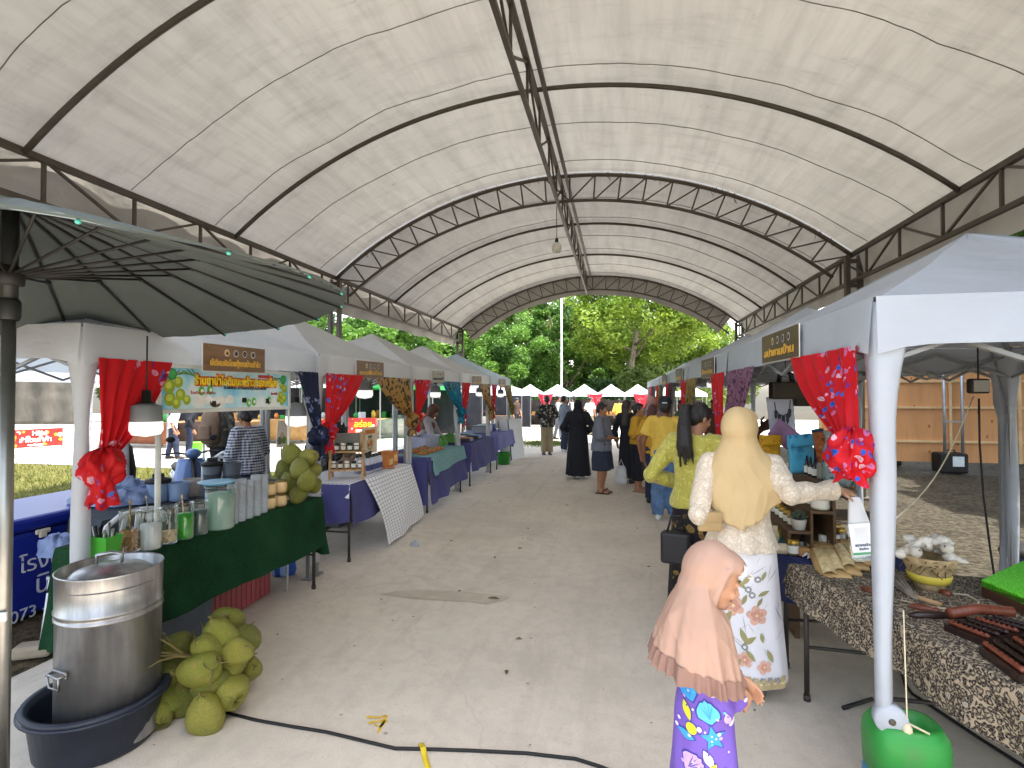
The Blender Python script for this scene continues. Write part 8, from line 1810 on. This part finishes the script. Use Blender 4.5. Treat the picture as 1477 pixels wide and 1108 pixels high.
# stalls four and five
q = tquad(8.98, 10.65, XF, .8); table('folding table under the plain violet cloth', *q, TZ, 'cloth-covered tables of the left row'); drape('tablecloth', 'violet cloth with deep folds on the fourth left table', q, TZ, [.48, .4, 0, .48], M_PURP, seed=31, wave=.05)
for k in range(4): p = V(XF - .2 - .2 * (k % 2), 9.3 + .3 * k, TZ + .015); t = T('display_case', 'flat dark display case on the violet cloth, %s' % ['nearest', 'second', 'third', 'farthest'][k], 'case', p, 'flat display cases on the fourth left table'); b = MB(); b.box(p + V(0, 0, .03), (.26, .24, .06), ch=.008); b.build('box', mat('case_dark', (60, 62, 76), .4), t); b = MB(); b.box(p + V(0, 0, .064), (.22, .2, .008), ch=.002); b.build('goods', [M_OR, M_LBL, mat('goods_blue', (70, 96, 160), .5), mat('goods_green', (96, 140, 90), .5)][k], t)
q = tquad(11.1, 12.7, XF, .9); table('folding table under the lilac cloth at the end of the left row', *q, TZ, 'cloth-covered tables of the left row'); drape('tablecloth', 'lilac cloth with a flared corner on the last left table', q, TZ, [.34, (.42, .36), 0, .4], M_PURPL, seed=33, wave=.05)
for k in range(3): p = V(XF - .45, 11.35 + .4 * k, TZ + .015); t = T('goods_box', 'low grey box on the lilac cloth, %s' % ['nearest', 'middle', 'farthest'][k], 'box', p, 'low boxes on the lilac cloth'); b = MB(); b.box(p + V(0, 0, .07), (.3, .26, .14), ch=.01); b.build('body', [mat('grey_carton', (140, 144, 156), .6), M_PKB, mat('goods_blue', (70, 96, 160), .5)][k], t); b = MB(); b.box(p + V(0, 0, .148), (.31, .27, .014), ch=.004); b.build('lid', M_GREYB, t)
M_WB = mat('white_board', (206, 210, 216), .5, var=.05)
for k, (a, e, lb) in enumerate((((724, 668), (737, 668), 'nearer white panel leaning at the end of the left row'), ((738, 664), (757, 660), 'farther white panel leaning at the end of the left row'))):
    A_, B_ = PG(*a), PG(*e); d = (B_ - A_); t = T('white_panel', lb, 'panel', (A_ + B_) / 2, 'white panels at the end of the left row'); b = MB(); up = V(-.10, .04, .98); b.prism([A_, B_, B_ + up, A_ + up], V(-.01, .03, 0)); b.build('sheet', M_WB, t); b = MB(); b.bar(A_ + V(0, -.004, 0), A_ + up + V(0, -.004, 0), .022); b.build('edge_strip', M_GREYB, t)
p = PG(737, 668); p = V(p.x - .12, p.y - .25, 0); b = MB(); b.lathe([(0, .004), (.13, .004), (.16, .26), (.168, .27), (.15, .26), (0, .2)], p, 20); b.build('bucket', mat('leaf_green_plastic', (44, 130, 44), .4), label='green plastic bucket under the lilac cloth beside the white panels', cat='bucket')
# ================================================================== STALLS ACROSS THE LEFT YARD
DKW = mat('dark_backing', (38, 40, 48), .9, var=.3, vs=2); M_GTENT = tentmat('green_tent_canvas', (62, 168, 96), .3)
bs = [(240, 17.0, M_TENTG, 'white'), (340, 17.6, M_TENTG, 'white'), (430, 18.4, M_TENTG, 'white'), (520, 19.2, M_GTENT, 'green'), (592, 21.0, M_GTENT, 'green'), (640, 24.0, M_TENT, 'white'), (683, 27.0, M_TENT, 'white'), (722, 29.0, M_TENT, 'white')]
nth = ['first', 'second', 'third', 'fourth', 'fifth', 'sixth', 'seventh', 'last']
COLT = [(120, 74, 50), (90, 70, 60), (150, 116, 70), (196, 50, 44), (210, 206, 200), (206, 206, 210), (200, 196, 190), (90, 86, 84)]
for i, (px, w_, cm, cn) in enumerate(bs):
    c = spot(px, w_); c.z = gz(c.y); make_tent('%s tent with a %s roof in the row across the left yard' % (nth[i], cn), 'tents across the left yard', cm, c, False, 2.9, False)
    t = T('tent_backing', 'dark cloth backing of the %s tent across the left yard' % nth[i], 'backing', c + V(0, 1.4, 0), 'dark backings across the left yard'); b = MB(); b.grid(lambda u, w: c + V(-1.4 + 2.8 * u, 1.38 + .02 * sin(u * 30), 1.85 * w + .02), 30, 4, th=.01); b.build('cloth', DKW, t)
    t = T('stall_counter', 'counter of goods at the %s tent across the left yard' % nth[i], 'counter', c + V(0, -.6, 0), 'counters across the left yard'); b = MB(); b.box(c + V(0, -.7, .74), (2.3, .7, .03), ch=.004); b.build('top', M_WOOD, t); b = MB(); b.grid(lambda u, w: c + V(-1.15 + 2.3 * u, -1.06 + .015 * sin(u * 40) * w, .735 - .62 * w), 40, 4, th=.006); b.build('front_cloth', mat('counter_cloth_%s' % nth[i], COLT[i], .8, var=.2), t)
    rs = random.Random(60 + i)
    for k in range(7):
        p = c + V(-1.0 + .3 * k, -.75 + rs.uniform(-.15, .15), .757); s = (rs.uniform(.12, .24), rs.uniform(.12, .24), rs.uniform(.10, .30)); m = [M_OR, M_PKB, mat('crate_red', (170, 52, 44), .6), M_GRNL, MATS['kraft'], M_DROP, M_BOX, mat('crate_yellow', (206, 170, 60), .6)][rs.randrange(8)]
        b = MB(); (b.box(p + V(0, 0, s[2] / 2), s, rs.uniform(-.3, .3), ch=.012) if k % 2 else b.lathe([(0, 0), (s[0] * .45, 0), (s[0] * .5, s[2] * .7), (s[0] * .3, s[2] * .85), (s[0] * .32, s[2]), (0, s[2])], p, 14)); b.build('goods_box' if k % 2 else 'goods_jar', m, label='%s on the counter of the %s tent across the left yard, place %s' % ('box' if k % 2 else 'jar', nth[i], ['one', 'two', 'three', 'four', 'five', 'six', 'seven'][k]), cat='box' if k % 2 else 'jar', group='goods on the far counters')
def farbanner(label, quad, base, words_, blobs, seed, cat='banner'):
    M_, w, h = quadX(*quad); t = T('banner', label, cat, M_.translation); b = MB(); b.box((0, 0, -.01), (w, h, .02), X=M_); r = random.Random(seed)
    for k in range(blobs): b.mat(r.choice([1, 2, 3])); b.lathe([(h * r.uniform(.06, .14), 0), (0, .0002)], (0, 0, 0), 12, X=M_ @ Matrix.Translation((r.uniform(-.46, .46) * w, r.uniform(-.38, .38) * h, .002 + .0003 * k)))
    for s, x, y, sz, mi in words_: put_text(b, s, M_ @ Matrix.Translation((x * w, y * h, .012)), h * sz, mi, .004, bold=h * .012)
    b.build('print', [base, mat('banner_cream', (228, 212, 190), .6, bump=0), mat('banner_orange', (220, 140, 50), .6, bump=0), mat('banner_dark_red', (140, 36, 36), .6, bump=0), M_INK, mat('banner_white', (236, 234, 230), .6, bump=0), mat('banner_yellow', (240, 206, 60), .6, bump=0)], t)
    for s in (-1, 1): b = MB(); b.bar(M_ @ V(s * w / 2, h / 2, -.02), M_ @ V(s * w / 2, -h * .62, -.02), .03); b.build('stand_pole', M_METAL, t)
    return t
M_RB = mat('banner_red', (206, 52, 56), .6, var=.25, vs=2, bump=0)
Q = lambda x0, y0, x1, y1, w: [PW(x0, y0, w), PW(x1, y0, w), PW(x1, y1, w), PW(x0, y1, w)]
farbanner('red and white halal food banner with Thai lettering at the far left', [PW(13, 622, 13.8), PW(90, 616, 14.8), PW(90, 643, 14.8), PW(13, 646.5, 13.8)], M_RB, [('Halal', .05, .26, .34, 5), ('ลำโตะยาก้า', -.02, -.10, .34, 5), ('ขนมพื้นเมือง', -.02, -.38, .14, 5)], 24, 3)
farbanner('red snack banner with yellow lettering behind the checked-cloth stall', Q(497, 603, 542, 626, 17.5), M_RB, [('อร่อย', .1, .1, .5, 6), ('ของทอด', .1, -.3, .26, 5)], 16, 5); farbanner('orange and white banner left of the red snack banner', Q(468, 612, 494, 626, 17.4), mat('banner_orange_cloth', (226, 180, 130), .6, var=.3, vs=3, bump=0), [('ยำ', 0, 0, .5, 4)], 14, 6)
farbanner('brown hanging banner above the third left stall', Q(614, 566, 634, 574, 20), mat('banner_brown', (168, 108, 80), .6, bump=0), [('ปลาเผา', 0, 0, .6, 4)], 4, 8)
# dark tarp stall at the far left, beyond the grass
t = T('tarp_wall', 'grey-brown tarpaulin wall hanging at the far left behind the tent legs', 'tarpaulin', PG(58, 660)); b = MB(); a, e = PW(-40, 560, 13.4), PW(112, 560, 13.4); z0_, z1_ = .84, 2.02
b.grid(lambda u, w: V(a.x + (e.x - a.x) * u, a.y + (e.y - a.y) * u + .03 * sin(u * 25) + .02 * mnoise.noise(V(u * 9, w * 5, 1)), z0_ + (z1_ - z0_) * w), 40, 14, th=.01); b.build('sheet', mat('grey_tarp', (104, 98, 90), .7, var=.25, vs=1.2, st=(1, 1, .4), bump=.5, bs=6, bd=.04, dirt=(70, 66, 60)), t)
for s in (a, e): b = MB(); b.tube([V(s.x, s.y + .05, 0), V(s.x, s.y + .05, 2.05)], .03, 8); b.build('post', M_POLE, t)
b = MB(); b.tube([V(a.x, a.y + .05, 2.03), V(e.x, e.y + .05, 2.03)], .025, 8); b.build('rail', M_POLE, t)
b = MB(); c = spot(320, 16.2); p = PG(318, 668); b.lathe([(0, .0), (.16, .0), (.2, .3), (.205, .31), (.18, .3), (0, .2)], PG(281, 655), 16); b.build('bucket', mat('lime_bucket', (110, 210, 50), .4), label='lime green bucket on the far ground left of the backpack', cat='bucket')
p = PX(405, 640, LX - .55); M_, w, h = quadX(PX(399, 607, LX - .5), PX(414, 607, LX - .5), PX(413, 645, LX - .5), PX(400, 645, LX - .5)); t = T('menu_card', 'white menu card with pictures of coconut dishes behind the coconut heap', 'card', M_.translation); b = MB(); b.box((0, 0, 0), (w, h, .004), X=M_)
for k, (x, y, r_, mi) in enumerate(((-.2, -.25, .16, 1), (.2, -.22, .15, 2), (0, -.05, .12, 3))): b.mat(mi); b.lathe([(r_ * h, 0), (0, .0002)], (0, 0, 0), 14, X=M_ @ Matrix.Translation((x * w, y * h, .0025 + .0004 * k)))
b.build('sheet', [M_LBL, mat('dish_grey', (120, 116, 108), .6, bump=0), mat('dish_green', (110, 160, 60), .6, bump=0), mat('dish_cream', (206, 196, 170), .6, bump=0)], t); b = MB(); q_ = M_ @ V(0, -h / 2, 0); b.tube([V(q_.x, q_.y, .72), q_], .006, 6); b.build('stem', M_METAL, t)
